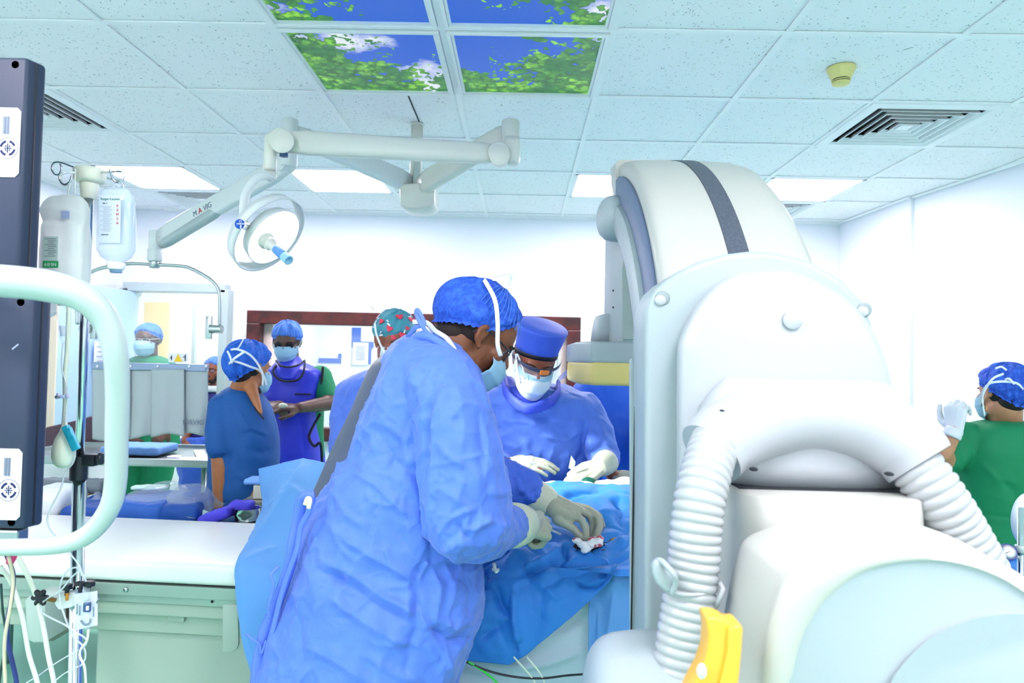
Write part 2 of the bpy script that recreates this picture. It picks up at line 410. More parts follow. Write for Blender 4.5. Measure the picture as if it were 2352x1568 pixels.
# light panels
m_panel = mat('lit_diffuser', (255, 255, 255), .6, emit=((255, 243, 255), PANEL_E))
BEHIND = {(-4, -4): 'behind the viewer by the left wall, nearer row', (-2, -4): 'behind the viewer left of centre, nearer row', (1, -4): 'behind the viewer right of centre, nearer row', (3, -4): 'behind the viewer at far right, nearer row', (-4, -7): 'in the left corner of the front wall', (-2, -7): 'by the front wall, left of centre', (1, -7): 'by the front wall, right of centre', (3, -7): 'in the right corner of the front wall'}
wheres = {(-4, 3): 'leftmost lit square ceiling panel, beyond the infusion stand', (-2, 3): 'lit square ceiling panel seen below the long white lamp arm',
          (1, 3): 'lit square ceiling panel at the left edge of the scanner arc', (3, 3): 'lit square ceiling panel right of the scanner arc'}
for ix, iy in LIGHTS:
    x, y = cell(ix, iy); t = thing('ceiling_light', wheres.get((ix, iy)) or 'unseen added ceiling fill panel %s' % BEHIND.get((ix, iy)), 'ceiling light', (x+.3, y+.3, CEIL), 'square ceiling light panels')
    z = CEIL+.004
    mob('frame', join(box((x+.3, y+.022, z), (.576, .02, .012)), box((x+.3, y+.578, z), (.576, .02, .012)), box((x+.022, y+.3, z), (.02, .576, .012)), box((x+.578, y+.3, z), (.02, .576, .012))), m_white, t, False)
    mob('diffuser', box((x+.3, y+.3, z+.004), (.54, .54, .006)), m_panel, t, False)
# backlit sky pictures
m_sky = bpy.data.materials.new('sky_picture'); m_sky.use_nodes = True; nt = m_sky.node_tree; b = nt.nodes['Principled BSDF']
def nd(t, **k):
    n = nt.nodes.new(t)
    for a, v_ in k.items():
        if a == 'op': n.operation = v_
        else: n.inputs[a.replace('_', ' ')].default_value = v_
    return n
tc = nt.nodes.new('ShaderNodeTexCoord'); L = nt.links.new
def cmix(f, a, b_):
    m_ = nt.nodes.new('ShaderNodeMix'); m_.data_type = 'RGBA'
    if f is not None: L(f, m_.inputs[0])
    for i, q in ((6, a), (7, b_)):
        if isinstance(q, tuple): m_.inputs[i].default_value = rgb(*q)
        else: L(q, m_.inputs[i])
    return m_.outputs[2]
def rng(o, a, b_, c=0, d=1):
    r = nt.nodes.new('ShaderNodeMapRange'); r.inputs[1].default_value = a; r.inputs[2].default_value = b_; r.inputs[3].default_value = c; r.inputs[4].default_value = d; L(o, r.inputs[0]); return r.outputs[0]
def math_(op, a, b_):
    m_ = nt.nodes.new('ShaderNodeMath'); m_.operation = op
    for i, q in enumerate((a, b_)):
        if isinstance(q, (int, float)): m_.inputs[i].default_value = q
        else: L(q, m_.inputs[i])
    return m_.outputs[0]
n = nd('ShaderNodeTexNoise', Scale=3.1, Detail=7, Roughness=.55); L(tc.outputs['Object'], n.inputs['Vector'])
sky = cmix(rng(n.outputs['Fac'], .52, .62), (20, 92, 214), (232, 240, 252))
sx = nt.nodes.new('ShaderNodeSeparateXYZ'); L(tc.outputs['Object'], sx.inputs[0])
ax = math_('ABSOLUTE', math_('ADD', sx.outputs[0], .3), 0)
far = rng(sx.outputs[1], 2.5, 2.93, 0, .34)
n2 = nd('ShaderNodeTexNoise', Scale=5.5, Detail=3, Roughness=.6); L(tc.outputs['Object'], n2.inputs['Vector'])
vo = nd('ShaderNodeTexVoronoi', Scale=33.0, Randomness=1.0); nw = nd('ShaderNodeTexNoise', Scale=38.0, Detail=2); L(tc.outputs['Object'], nw.inputs['Vector'])
va = nt.nodes.new('ShaderNodeVectorMath'); va.operation = 'MULTIPLY_ADD'; va.inputs[1].default_value = (.045, .045, .045); L(nw.outputs['Color'], va.inputs[0]); L(tc.outputs['Object'], va.inputs[2]); L(va.outputs[0], vo.inputs['Vector'])
dens = math_('ADD', math_('ADD', n2.outputs['Fac'], math_('MULTIPLY', ax, .62)), far)
dens = math_('ADD', dens, math_('MULTIPLY', vo.outputs['Distance'], -.30))
lm = rng(dens, .60, .615)
sc_ = nt.nodes.new('ShaderNodeSeparateColor'); L(vo.outputs['Color'], sc_.inputs[0])
n3 = nd('ShaderNodeTexNoise', Scale=9.0, Detail=2); L(tc.outputs['Object'], n3.inputs['Vector'])
leaf = cmix(sc_.outputs[0], (40, 140, 44), (150, 232, 60)); leaf = cmix(rng(n3.outputs['Fac'], .42, .62), leaf, (44, 130, 60))
leaf = cmix(rng(vo.outputs['Distance'], .3, .75), leaf, (24, 104, 44))
col = cmix(lm, sky, leaf)
L(col, b.inputs['Emission Color']); b.inputs['Emission Strength'].default_value = .52; b.inputs['Base Color'].default_value = (0.02, .02, .02, 1); b.inputs['Roughness'].default_value = .4
skl = {(-1, 0): 'backlit ceiling picture with the most green leaves, nearest left above the lamp arm', (0, 0): 'backlit ceiling picture of blue sky with a leafy branch at its right edge',
       (-1, -1): 'backlit ceiling picture with a big white cloud, cut off at the top left', (0, -1): 'backlit ceiling picture of blue sky and leaves, cut off at the top right'}
for ix, iy in SKY:
    x, y = cell(ix, iy); t = thing('sky_ceiling_panel', skl[ix, iy], 'ceiling picture', (x+.3, y+.3, CEIL), 'sky pictures in the ceiling'); z = CEIL-.001
    def fr(wd, zz, th, o): return join(box((x+.3, y+o, zz), (.6-2*o+wd, wd, th)), box((x+.3, y+.6-o, zz), (.6-2*o+wd, wd, th)), box((x+o, y+.3, zz), (wd, .6-2*o-wd, th)), box((x+.6-o, y+.3, zz), (wd, .6-2*o-wd, th)))
    mob('frame', join(fr(.012, z, .02, .02), fr(.010, z+.004, .014, .032)), m_white, t, False)
    mob('picture', box((x+.3, y+.3, z+.006), (.53, .53, .004)), m_sky, t, False)
# air vents: nested square louvres
vl = {(-4, 1): 'square louvred ceiling vent beside the black monitors', (3, 1): 'square louvred ceiling vent at upper right near the smoke detector',
      (-4, 4): 'distant ceiling vent beyond the leftmost light, behind the shield arm', (3, 4): 'distant ceiling vent beyond the light right of the scanner arc'}
for ix, iy in VENTS:
    x, y = cell(ix, iy); t = thing('ceiling_vent', vl[ix, iy], 'vent', (x+.3, y+.3, CEIL), 'square ceiling vents'); cx, cy = x+.3, y+.3
    mob('duct', join(box((cx, cy, CEIL+.085), (.58, .58, .01)), box((cx-.25, cy, CEIL+.045), (.01, .5, .08)), box((cx+.25, cy, CEIL+.045), (.01, .5, .08)), box((cx, cy-.25, CEIL+.045), (.5, .01, .08)), box((cx, cy+.25, CEIL+.045), (.5, .01, .08))), m_dark, t, False)
    def sq(h, z): return [V((cx-h, cy-h, z)), V((cx+h, cy-h, z)), V((cx+h, cy+h, z)), V((cx-h, cy+h, z))]
    for k, h in enumerate((.29, .215, .172, .129, .086, .05)):
        if k == 0: mob('vent_frame', loft([sq(.297, CEIL+.01), sq(.297, CEIL-.004), sq(.25, CEIL-.006), sq(.238, CEIL+.004), sq(.244, CEIL+.012)], False), m_white, t, False)
        else: mob('louvre', loft([sq(h-.014, CEIL+.014), sq(h, CEIL-.006), sq(h+.005, CEIL-.006), sq(h-.009, CEIL+.016)], False), m_white, t, False)
    mob('louvre', join(loft([sq(.03, CEIL+.01), sq(.03, CEIL-.003)], True)), m_white, t, False)
# smoke detector
sp = P(1932, 158, 2.62); t = thing('smoke_detector', 'cream smoke detector on the ceiling', 'smoke detector', (sp.x, sp.y, CEIL))
m_cream = mat('cream_plastic', (232, 218, 140), .45)
mob('base', lathe([(.052, 0), (.053, -.006), (.050, -.012), (.036, -.044), (.035, -.046)], (sp.x, sp.y, CEIL+.006)), m_cream, t)
mob('sensor_grille', lathe([(.032, -.04), (.032, -.056)], (sp.x, sp.y, CEIL+.006)), m_dark, t)
mob('cap', join(lathe([(.034, -.050), (.0345, -.052), (.034, -.053)], (sp.x, sp.y, CEIL+.006)), lathe([(.033, -.056), (.031, -.064), (.015, -.067), (.001, -.068)], (sp.x, sp.y, CEIL+.006))), m_cream, t)
# slot cut in the tile for the lamp column
tag(mob('ceiling_slot', box((-.522, 3.13, CEIL+.0075), (.006, .37, .002)), m_dark, None, False), 'thin dark slot in the ceiling tile above the lamp column', 'slot')
# doorway
dm = .085
fr_ = [box(((DX0+DX1)/2, YB-.02, DZ+.01), (DX1-DX0+.02, .16, .07), .004), box((DX1+.0, YB-.02, DZ/2), (.07, .16, DZ), .004), box((DX0, YB-.02, DZ/2), (.07, .16, DZ), .004)]
struct('trim_20', join(*fr_), m_frame)
d = struct('door_1', box((-3.135, 5.0, 1.02), (.045, .84, 2.02), .004, 2, Matrix.Rotation(math.radians(-3.5), 3, 'Z')), m_bluedoor)
mob('edge_strip', box((-3.155, 4.565, 1.02), (.05, .014, 2.0), .002), mat('cream_edge', (226, 214, 190), .5), d, False)
mob('door_handle', join(tube([(-3.10, 4.64, .99), (-3.05, 4.64, .99), (-3.05, 4.78, .99)], .01, 10), lathe([(.028, 0), (.028, .012)], (-3.112, 4.64, .99), (1, 0, 0))), m_frame, d)
# far side: beige door and the edge of a glazed door
struct('door_2', box((-4.32, 7.42, 1.05), (.92, .05, 2.1), .004), m_beige)
gx = P(448, 740, 6.9)
struct('door_3', join(box((gx.x, 6.9, 1.05), (.035, .05, 2.1), .003), box((gx.x-.02, 6.87, 1.35), (.03, .03, .16), .01)), m_frame)
# viewing window: dark wood frame, panes, things on the far wall
fw = .105
def bar(x0, x1, z0, z1, y=YB-.0, dth=.12): return box(((x0+x1)/2, y, (z0+z1)/2), (x1-x0, dth, z1-z0), .006)
wf = struct('window_1', join(bar(WX0, WX1, WZ1-fw, WZ1), bar(WX0, WX1, WZ0, WZ0+fw), bar(WX0, WX0+fw, WZ0+fw, WZ1-fw), bar(WX1-fw, WX1, WZ0+fw, WZ1-fw)), m_wood)
mob('glass_pane', box(((WX0+WX1)/2, YB+.03, (WZ0+WZ1)/2), (WX1-WX0-.2, .006, WZ1-WZ0-.2)), m_glass, wf, False)
mob('inner_lining', join(box((WX0+fw+.035, YB+.14, (WZ0+WZ1)/2), (.07, .2, WZ1-WZ0-.2)), box((WX1-fw-.02, YB+.14, (WZ0+WZ1)/2), (.04, .2, WZ1-WZ0-.2))), mat('pinkish_wood', (222, 196, 184), .5), wf, False)
struct('trim_21', join(box((-2.035, 5.72, 1.4), (.09, .05, 2.6), .004), box((.385, 5.72, 1.4), (.06, .05, 2.6), .004)), m_beige)
m_bl = mat('blue_vinyl', (66, 108, 206), .5); m_pap = mat('paper', (236, 240, 248), .7)
def onwall(name, px0, py0, px1, py1, m, label, cat, y=7.44, th=.006, extra=None):
    a, c_ = P(px0, py0, y), P(px1, py1, y); vf = box(((a.x+c_.x)/2, y, (a.z+c_.z)/2), (abs(c_.x-a.x), th, abs(a.z-c_.z)))
    if extra: vf = join(vf, *[box(((P(*e[:2], y).x+P(*e[2:], y).x)/2, y, (P(*e[:2], y).z+P(*e[2:], y).z)/2), (abs(P(*e[:2], y).x-P(*e[2:], y).x), th, abs(P(*e[:2], y).z-P(*e[2:], y).z))) for e in extra])
    return tag(mob(name, vf, m, None, False), label, cat)
onwall('wall_marking', 732, 822, 783, 834, m_bl, 'blue L-shaped marking seen low through the viewing window', 'wall marking', extra=[(777, 812, 784, 822)])
onwall('wall_marking', 809, 752, 828, 798, m_bl, 'blue stepped marking beside the printed notice, through the viewing window', 'wall marking', extra=[(828, 784, 858, 799), (845, 799, 852, 836)])
o = onwall('notice', 811, 786, 845, 838, m_pap, 'white printed notice on the far wall beside the blue marking', 'notice', y=7.43)
m_print = mat('faint_print', (170, 176, 206), .7)
a = P(828, 796, 7.42)
mob('printed_block', join(*[box((a.x, 7.424, a.z-.02*k), (.10, .002, .009)) for k in range(8)]), m_print, o, False)
a = P(212, 815, 4.93); M = basis((-3.085, 4.98, a.z), (.06, 1, 0), (0, 0, 1))
t = mob('poster', xf(box((0, 0, 0), (.15, .2, .002)), M), m_pap, None, False); tag(t, 'small white paper poster taped to the pale blue door', 'poster')
mob('printed_lines', xf(join(*[box((0, .06-.035*k, .002), (.10-.02*(k % 2), .012, .001)) for k in range(4)]), M), m_print, t, False)
# lamps of the rooms beyond
for nm, x in (('corridor', -2.95), ('control room', -.9)):
    t = thing('ceiling_light', 'lit ceiling panel of the %s behind the back wall' % nm, 'ceiling light', (x, 6.5, 2.7))
    mob('frame', box((x, 6.5, 2.695), (.64, .64, .01)), m_white, t, False)
    mob('diffuser', box((x, 6.5, 2.686), (.58, .58, .008)), mat('lit_diffuser_strong', (255, 255, 255), .6, emit=((255, 253, 248), 22)), t, False)
# ================================================================= shared materials
m_enam = mat('ivory_enamel', (220, 221, 208), .32, coat=.2)
m_enam2 = mat('cool_white_enamel', (220, 226, 224), .35, coat=.2)
m_chrome = mat('chrome', (214, 218, 222), .12, 1)
m_steel = mat('brushed_steel', (176, 186, 184), .3, 1)
m_black = mat('black_plastic', (28, 32, 40), .4)
m_mon = mat('charcoal_monitor_plastic', (44, 54, 78), .45, bump=(300, .08))
m_label = mat('white_label', (238, 240, 246), .6)
m_ink = mat('navy_ink', (24, 34, 92), .6)
m_clear = mat('clear_plastic', (222, 236, 244), .06, alpha=.22)
m_tub = mat('clear_tubing', (228, 236, 240), .12, alpha=.6)
m_whitep = mat('white_plastic', (240, 242, 240), .4)
m_creamw = mat('cream_white_rubber', (226, 234, 214), .5)
def rot_to(n):
    return V((0, 0, 1)).rotation_difference(V(n).normalized()).to_matrix()
# ---------------------------------------------------------------- monitors and their handle
def monitor(label, z0, z1, xr, lz):
    t = thing('monitor', label, 'monitor', (xr-.2, 1.25, z0), 'black monitors seen from behind')
    sec = [(xr-.40, 1.2), (xr-.010, 1.2), (xr, 1.235), (xr-.052, 1.30), (xr-.40, 1.30)]
    mob('housing', prism([V((x, y, z0)) for x, y in sec], (0, 0, z1-z0), .006), m_mon, t, 30)
    mob('side_seam', box((xr-.0044, 1.2185, (z0+z1)/2), (.003, .003, z1-z0-.01)), m_black, t, False)
    for z in (z1-.014, z0+.012):
        mob('screw', join(lathe([(.007, 0), (.007, -.001), (.0045, -.0012)], (xr-.030, 1.2, z), (0, -1, 0), 16)), m_black, t)
    s = mob('sticker', prism([V((x, 1.1992, z)) for x, z in ((xr-.105, lz-.125), (xr-.0215, lz-.125), (xr-.0145, lz-.118), (xr-.0145, lz-.007), (xr-.0215, lz), (xr-.105, lz))], (0, -.0008, 0)), m_label, t, False)
    def q(x0, x1, z0_, z1_): return box(((x0+x1)/2, 1.198, (z0_+z1_)/2), (abs(x1-x0), .0006, abs(z1_-z0_)))
    mob('barcode', join(*[q(xr-.046+.0018*k, xr-.046+.0018*k+(.0016 if k % 3 else .0007), lz-.048, lz-.016) for k in range(7)]), m_print2, s, False)
    # round emblem: ring with a split dark border and clover-like centre
    c = V((xr-.036, 1.1979, lz-.073)); em = []
    for a0, a1 in ((20, 75), (105, 170), (200, 255), (285, 350)):
        em.append(tube([c+V((math.cos(math.radians(a))*.0125, 0, math.sin(math.radians(a))*.0125)) for a in np.linspace(a0, a1, 8)], .0021, 6, True, False, (1, .25), (0, 1, 0)))
    em.append(tube([c+V((math.cos(math.radians(a))*.019, 0, math.sin(math.radians(a))*.019)) for a in np.linspace(0, 350, 36)], .0004, 4, False, True))
    em.append(box(c, (.0016, .0005, .017))); em.append(box(c, (.014, .0005, .0016)))
    for a in (45, 135, 225, 315): em.append(ell(c+V((math.cos(math.radians(a))*.005, 0, math.sin(math.radians(a))*.005)), (.0016, .0004, .0016), None, 8, 6))
    mob('emblem', join(*em), m_ink, s)
    return t
m_print2 = mat('grey_print', (120, 130, 150), .7)
a = P(105, 150, 1.235)
mt1 = monitor('upper black monitor, back turned, with white sticker, above the white handle', 1.672, P(60, 131, 1.2).z, a.x, P(30, 248, 1.2).z)
b_ = P(117, 700, 1.235)
mt2 = monitor('lower black monitor, back turned, framed by the white curved handle', P(70, 1216, 1.2).z, 1.648, b_.x, P(30, 1030, 1.2).z)
mob('scratch', box((b_.x-.036, 1.1995, P(74, 797, 1.2).z), (.014, .0008, .0025), rot=Matrix.Rotation(-.7, 3, 'Y')), m_print, mt2, False)
t = thing('monitor_bracket', 'dark bracket joining the two black monitors behind the handle', 'bracket', (-1.05, 1.34, .9))
mob('plate', box((-1.2, 1.325, 1.66), (.2, .046, .5), .006), m_black, t, False)
mob('post', join(tube([(-1.42, 1.42, 0.03), (-1.42, 1.42, 1.9)], .03, 16), box((-1.3, 1.38, 1.66), (.28, .06, .12), .004)), m_enam2, t)
mob('foot', join(box((-1.42, 1.42, .03), (.3, .06, .04), .01), box((-1.42, 1.42, .03), (.06, .5, .04), .01)), m_enam2, t, False)
hp = [P(-330, 640, .98), P(-150, 640, .97), P(0, 645, .96), P(110, 657, .965), P(190, 682, .975), P(243, 735, .99), P(265, 810, 1.0), P(270, 900, 1.02), P(268, 1000, 1.04), P(266, 1100, 1.06), P(252, 1165, 1.07), P(208, 1222, 1.08), P(140, 1250, 1.08), P(0, 1257, 1.09), P(-150, 1257, 1.09), P(-330, 1250, 1.1)]
t = thing('trolley_handle', 'thick white curved tube handle looping in front of the black monitors', 'handle', tuple(P(-330, 1250, 1.1)))
mob('tube', tube(spline(hp, 8), [.0235, .0235, .0235, .023, .021, .0185, .017, .0165, .0162, .016, .0155, .015, .014, .013, .013, .013], 28), mat('handle_white', (178, 192, 188), .35, coat=.2), t)
c_ = P(270, 905, 1.022); mob('joint_ring', tube([c_+V((0, 0, .001)), c_-V((0, 0, .001))], .0169, 28), m_frame, t)
mob('mount', box(tuple((P(-330, 640, .98)+V((-.02, .2, 0)))), (.05, .46, .06), .01), m_enam2, t, False); mob('mount', box(tuple((P(-330, 1250, 1.1)+V((-.02, .14, 0)))), (.05, .34, .06), .01), m_enam2, t, False)
g = P(15, 1238, 1.215)
mob('socket_plate', box(tuple(g), (.06, .03, .04), .004), m_steel, mt2, False)
# loose cables under the handle
CB = [([(0, 1300), (28, 1342), (52, 1420), (66, 1500), (86, 1568), (110, 1680)], 1.30, .0042, m_creamw, 'thick grey-white cable nearest the left edge of the photo'),
      ([(38, 1272), (62, 1318), (84, 1372), (100, 1440), (112, 1510), (124, 1568), (134, 1680)], 1.34, .0045, m_creamw, 'thick grey-white cable passing beside the black star knob'),
      ([(14, 1272), (30, 1318), (27, 1370), (18, 1420), (17, 1470), (28, 1520), (38, 1568), (48, 1680)], 1.27, .004, mat('navy_cable', (40, 56, 120), .4), 'navy blue cable hanging under the handle'),
      ([(20, 1276), (30, 1330), (24, 1390), (12, 1460), (10, 1520), (12, 1568), (8, 1680)], 1.25, .003, mat('beige_cable', (214, 206, 170), .5), 'thin beige cable beside the navy cable'),
      ([(2, 1340), (6, 1400), (14, 1470), (2, 1540), (-10, 1640)], 1.28, .0022, mat('dark_green_cable', (40, 70, 66), .5), 'thin dark cable at the very left edge')]
for pts, d, r, m, lb in CB:
    tag(mob('cable', tube(spline([P(x, y, d) for x, y in pts], 8), r, 10), m), lb, 'cable', 'cables hanging under the white handle')
tag(mob('plug', lathe([(.006, 0), (.008, .01), (.008, .028), (.004, .036)], tuple(P(22, 1294, 1.26)), (.3, 0, 1), 14), mat('pink_plastic', (226, 60, 120), .4)), 'small pink plug among the cables under the handle', 'plug')
# ---------------------------------------------------------------- infusion stand
PD = 1.40
t = thing('infusion_stand', 'chrome infusion pole with cream hub and wire hooks', 'drip stand', (P(176, 1568, PD).x-.0, PD, 0))
pt, pb = P(206, 400, PD), P(176, 1568, PD); ud = (pb-pt).normalized(); foot = pt+ud*(pt.z/-ud.z)
pm = P(181, 1100, PD)
mob('inner_tube', tube([pt, pm], .0088, 24), m_chrome, t); mob('outer_tube', tube([pm+V((0, 0, .03)), foot+V((0, 0, .06))], .0125, 24), m_chrome, t)
mob('hub', join(lathe([(.001, .012), (.026, .012), (.030, .008), (.030, -.012), (.027, -.016), (.024, -.018)], tuple(pt), (0, 0, 1), 32), lathe([(.017, -.015), (.0185, -.018), (.0145, -.05), (.010, -.052)], tuple(pt), (0, 0, 1), 24)), m_cream2 if 'm_cream2' in globals() else mat('cream_hub', (238, 235, 216), .35), t)
def loop(c, r, a0, a1, n=14): return [c+V((r*math.cos(math.radians(a)), 0, r*math.sin(math.radians(a)))) for a in np.linspace(a0, a1, n)]
def q3(x, y, dd=0): return P(x, y, PD+dd)
k1 = [q3(196, 394), q3(165, 382), q3(140, 373)] + [q3(*p) for p in ((124, 374), (119, 388), (126, 400), (136, 400), (141, 388), (138, 374))]
k2 = [q3(192, 400, -.02), q3(165, 396, -.03), q3(148, 397, -.04), q3(137, 404, -.045), (q3(139, 416, -.045)), q3(148, 424, -.045), q3(160, 418, -.045), q3(165, 404, -.045)]
k3 = [q3(222, 396), q3(252, 395, -.02), q3(277, 394, -.03), q3(285, 402, -.03), q3(281, 414, -.03), q3(270, 419, -.03), q3(259, 411, -.03), q3(255, 398, -.03), q3(251, 388, -.03)]
k4 = [q3(228, 402, .02), q3(250, 410, .03), q3(272, 415, .03), q3(282, 422, .03), q3(282, 431, .03), q3(276, 434, .03)]
for k in (k1, k2, k3, k4): mob('hook', tube(spline(k, 6), .0022, 10), m_chrome, t)
mob('clamp', join(lathe([(.0165, -.026), (.0165, .022)], tuple(P(181, 1072, PD)), (0, 0, 1), 28), box(tuple(P(205, 1056, PD)), (.032, .022, .024), .003)), m_black, t, 40)
mob('clamp_knob', join(tube([P(218, 1054, PD), P(228, 1053, PD)], .004, 10), lathe([(.011, 0), (.0125, .002), (.0125, .008), (.011, .01)], tuple(P(226, 1053, PD)), (1, 0, 0), 10)), m_black, t, 30)
mob('base', join(*[tube([foot+V((0, 0, .07)), foot+V((.28*math.cos(a), .28*math.sin(a), .05))], .012, 10) for a in np.arange(5)*1.2566+.3]), m_chrome, t)
for a in np.arange(5)*1.2566+.3:
    mob('castor', lathe([(.02, -.01), (.025, -.007), (.025, .007), (.02, .01)], tuple(foot+V((.28*math.cos(a), .28*math.sin(a), .0255-foot.z+0))), (-math.sin(a), math.cos(a), 0), 18), m_black, t)
# Ringer bottle
bt = thing('infusion_bottle', 'clear collapsible infusion bottle with printed label hanging from the right hook', 'infusion bottle', tuple(P(267, 612, 1.37)))
def px_rings(rs, d, e=2.6, n=40):
    o = []
    for y, xl, xr, hd in rs:
        L, R = P(xl, y, d), P(xr, y, d); o.append(sellipse((L+R)/2, (R-L)/2, (0, hd, 0), n, e))
    return o
mob('bottle_body', loft(px_rings([(432, 243, 290, .004), (440, 234, 300, .010), (455, 228, 308, .016), (480, 227, 309, .020), (540, 226, 309, .022), (575, 226, 307, .022), (590, 234, 300, .018), (600, 249, 286, .012), (606, 254, 280, .010)], 1.37)), mat('translucent_bottle', (214, 232, 246), .08, alpha=.42, coat=.4), bt)
mob('hanger_ring', tube(spline([P(258, 436, 1.37), P(268, 424, 1.37), P(279, 436, 1.37)], 6), .003, 8), m_clear, bt)
mob('port_collar', loft(px_rings([(603, 248, 284, .014), (606, 247, 287, .015), (617, 249, 283, .015), (620, 252, 281, .013)], 1.37, 2)), m_whitep, bt)
mob('port_cap', loft(px_rings([(619, 253, 279, .010), (626, 254, 279, .010)], 1.37, 2)), mat('blue_grey_rubber', (128, 160, 196), .5), bt)
lc = (P(228, 448, 1.345)+P(277, 558, 1.345))/2; lx = P(277, 500, 1.345)-P(228, 500, 1.345); ly = P(252, 448, 1.345)-P(252, 558, 1.345)
lb = mob('bottle_label', quad(lc, lx, ly, lx.length, ly.length), mat('pale_label', (186, 198, 210), .6), bt, False)
LM = basis(lc, lx, ly)
def lt(s, size, m, x, y, al='CENTER'): return text('lettering', s, size, m, lb, LM @ Matrix.Translation((x, y, .0008)), .0002, None, al)
w2, h2 = lx.length/2, ly.length/2
m_teal = mat('teal_ink', (0, 120, 104), .6); m_red = mat('red_ink', (200, 10, 40), .6); m_grey = mat('grey_ink', (130, 146, 160), .7)
lt('Ringer-Lactate', .0066, m_teal, 0, h2-.008); lt('500 ml', .0035, m_ink, -w2+.011, h2-.0165)
for k, ch in enumerate('KEMSA'): lt(ch, .0075, m_red, w2-.006, h2-.022-.0086*k)
lt('B.BRAUN', .0036, m_ink, -w2+.012, -h2+.0165)
mob('fine_print', xf(join(*[box((-.006+.002*((k*7) % 3-1), h2-.023-.0031*k, .0007), (.022-.004*((k*5) % 3), .0007, .0003)) for k in range(17)]), LM), m_grey, lb, False)
# pressure bag
bg = thing('pressure_bag', 'milky pressure infusion bag hanging from the left hooks', 'infusion bag', tuple(P(150, 650, 1.37)))
m_bag = mat('milky_plastic', (240, 244, 240), .3, alpha=.66, var=(30, (246, 248, 244), .6))
me = remesh([loft(px_rings([(448, 140, 175, .006), (452, 118, 190, .012), (465, 104, 200, .018), (485, 96, 205, .024), (500, 99, 206, .02), (510, 104, 204, .016), (520, 101, 203, .026), (560, 99, 203, .03), (610, 98, 203, .03), (640, 98, 202, .028), (668, 108, 196, .018), (680, 120, 186, .01)], 1.37))], .004, 3)
displace(me, [(18, .003, 2)]); mo('bag_body', me, m_bag, bg)
for x0, y0, x1, y1 in ((152, 450, 168, 394), (171, 450, 173, 388)): mob('hanging_cord', tube([P(x0, y0+10, 1.365), P(x1, y1, 1.372)], .0014, 8), m_whitep, bg)
def plate_px(nm, x0, y0, x1, y1, d, m, par, lbl=None):
    L_, R_ = P(x0, (y0+y1)/2, d), P(x1, (y0+y1)/2, d); T_, B_ = P((x0+x1)/2, y0, d), P((x0+x1)/2, y1, d)
    o = mob(nm, quad((L_+R_)/2, R_-L_, T_-B_, (R_-L_).length, (T_-B_).length), m, par, False, lbl); return o, basis((L_+R_)/2, R_-L_, T_-B_), (R_-L_).length, (T_-B_).length
plate_px('square_tag', 140, 484, 160, 502, 1.342, mat('lilac_tag', (178, 190, 226), .6), bg)
o, M, ww, hh = plate_px('bag_label', 98, 543, 133, 598, 1.336, mat('pale_green_label', (206, 226, 220), .6), bg)
mob('fine_print', xf(join(*[box((.002*((k*5) % 3), .019-.0038*k, .0007), (.022-.005*((k*7) % 3), .0012, .0003)) for k in range(10)]), M), m_grey, o, False)
o, M, ww, hh = plate_px('green_label', 98, 599, 134, 615, 1.336, mat('green_print', (56, 178, 110), .6), bg)
text('lettering', 'NS-0.9', .0085, m_label, o, M @ Matrix.Rotation(math.pi, 4, 'Z') @ Matrix.Translation((0, 0, .0008)), .0002)
# drip set below the bag
ds = thing('drip_set', 'clear drip chamber and thin tubing hanging left of the pole', 'drip set', tuple(P(145, 790, 1.33)))
mob('chamber', loft(px_rings([(700, 133, 149, .006), (716, 133, 149, .007), (718, 127, 153, .010), (722, 127, 153, .010), (724, 132, 152, .009), (770, 137, 152, .007), (778, 139, 151, .006), (790, 143, 148, .002)], 1.33, 2)), m_clear, ds)
mob('liquid', loft(px_rings([(748, 137, 150, .006), (772, 140, 150, .005)], 1.33, 2)), m_tub, ds)
mob('spike_cap', loft(px_rings([(690, 135, 148, .005), (702, 134, 149, .006)], 1.33, 2)), m_whitep, ds)
mob('tubing', tube(spline([P(x, y, 1.33) for x, y in ((145, 788), (142, 820), (143, 850), (152, 885), (153, 930), (150, 975), (158, 1010), (172, 1035), (168, 1062), (150, 1085), (140, 1120), (118, 1165), (109, 1190), (115, 1215), (135, 1240), (160, 1270), (183, 1300), (188, 1322))], 8), .0016, 8), m_tub, ds)
mob('stopcock', join(tube([P(128, 912, 1.325), P(157, 909, 1.325)], .0035, 10), tube([P(134, 903, 1.325), P(134, 914, 1.325)], .003, 8), ell(P(155, 909, 1.323), (.005, .003, .005))), mat('lilac_plastic', (214, 216, 250), .3), ds)
bu = thing('squeeze_bulb', 'cream rubber squeeze bulb hanging beside the pole', 'hand pump', tuple(P(148, 1080, 1.33)))
mob('bulb', lathe([(.003, .028), (.0055, .020), (.009, .008), (.016, -.006), (.0208, -.026), (.0208, -.042), (.017, -.055), (.009, -.062), (.001, -.064)], tuple(P(148, 1000, 1.335)), (0, 0, 1), 28), m_creamw, bu)
mob('wide_tube', tube(spline([P(x, y, 1.34) for x, y in ((152, 640), (158, 700), (155, 800), (150, 860), (150, 930), (146, 985))], 8), .0045, 12), m_creamw, bu)
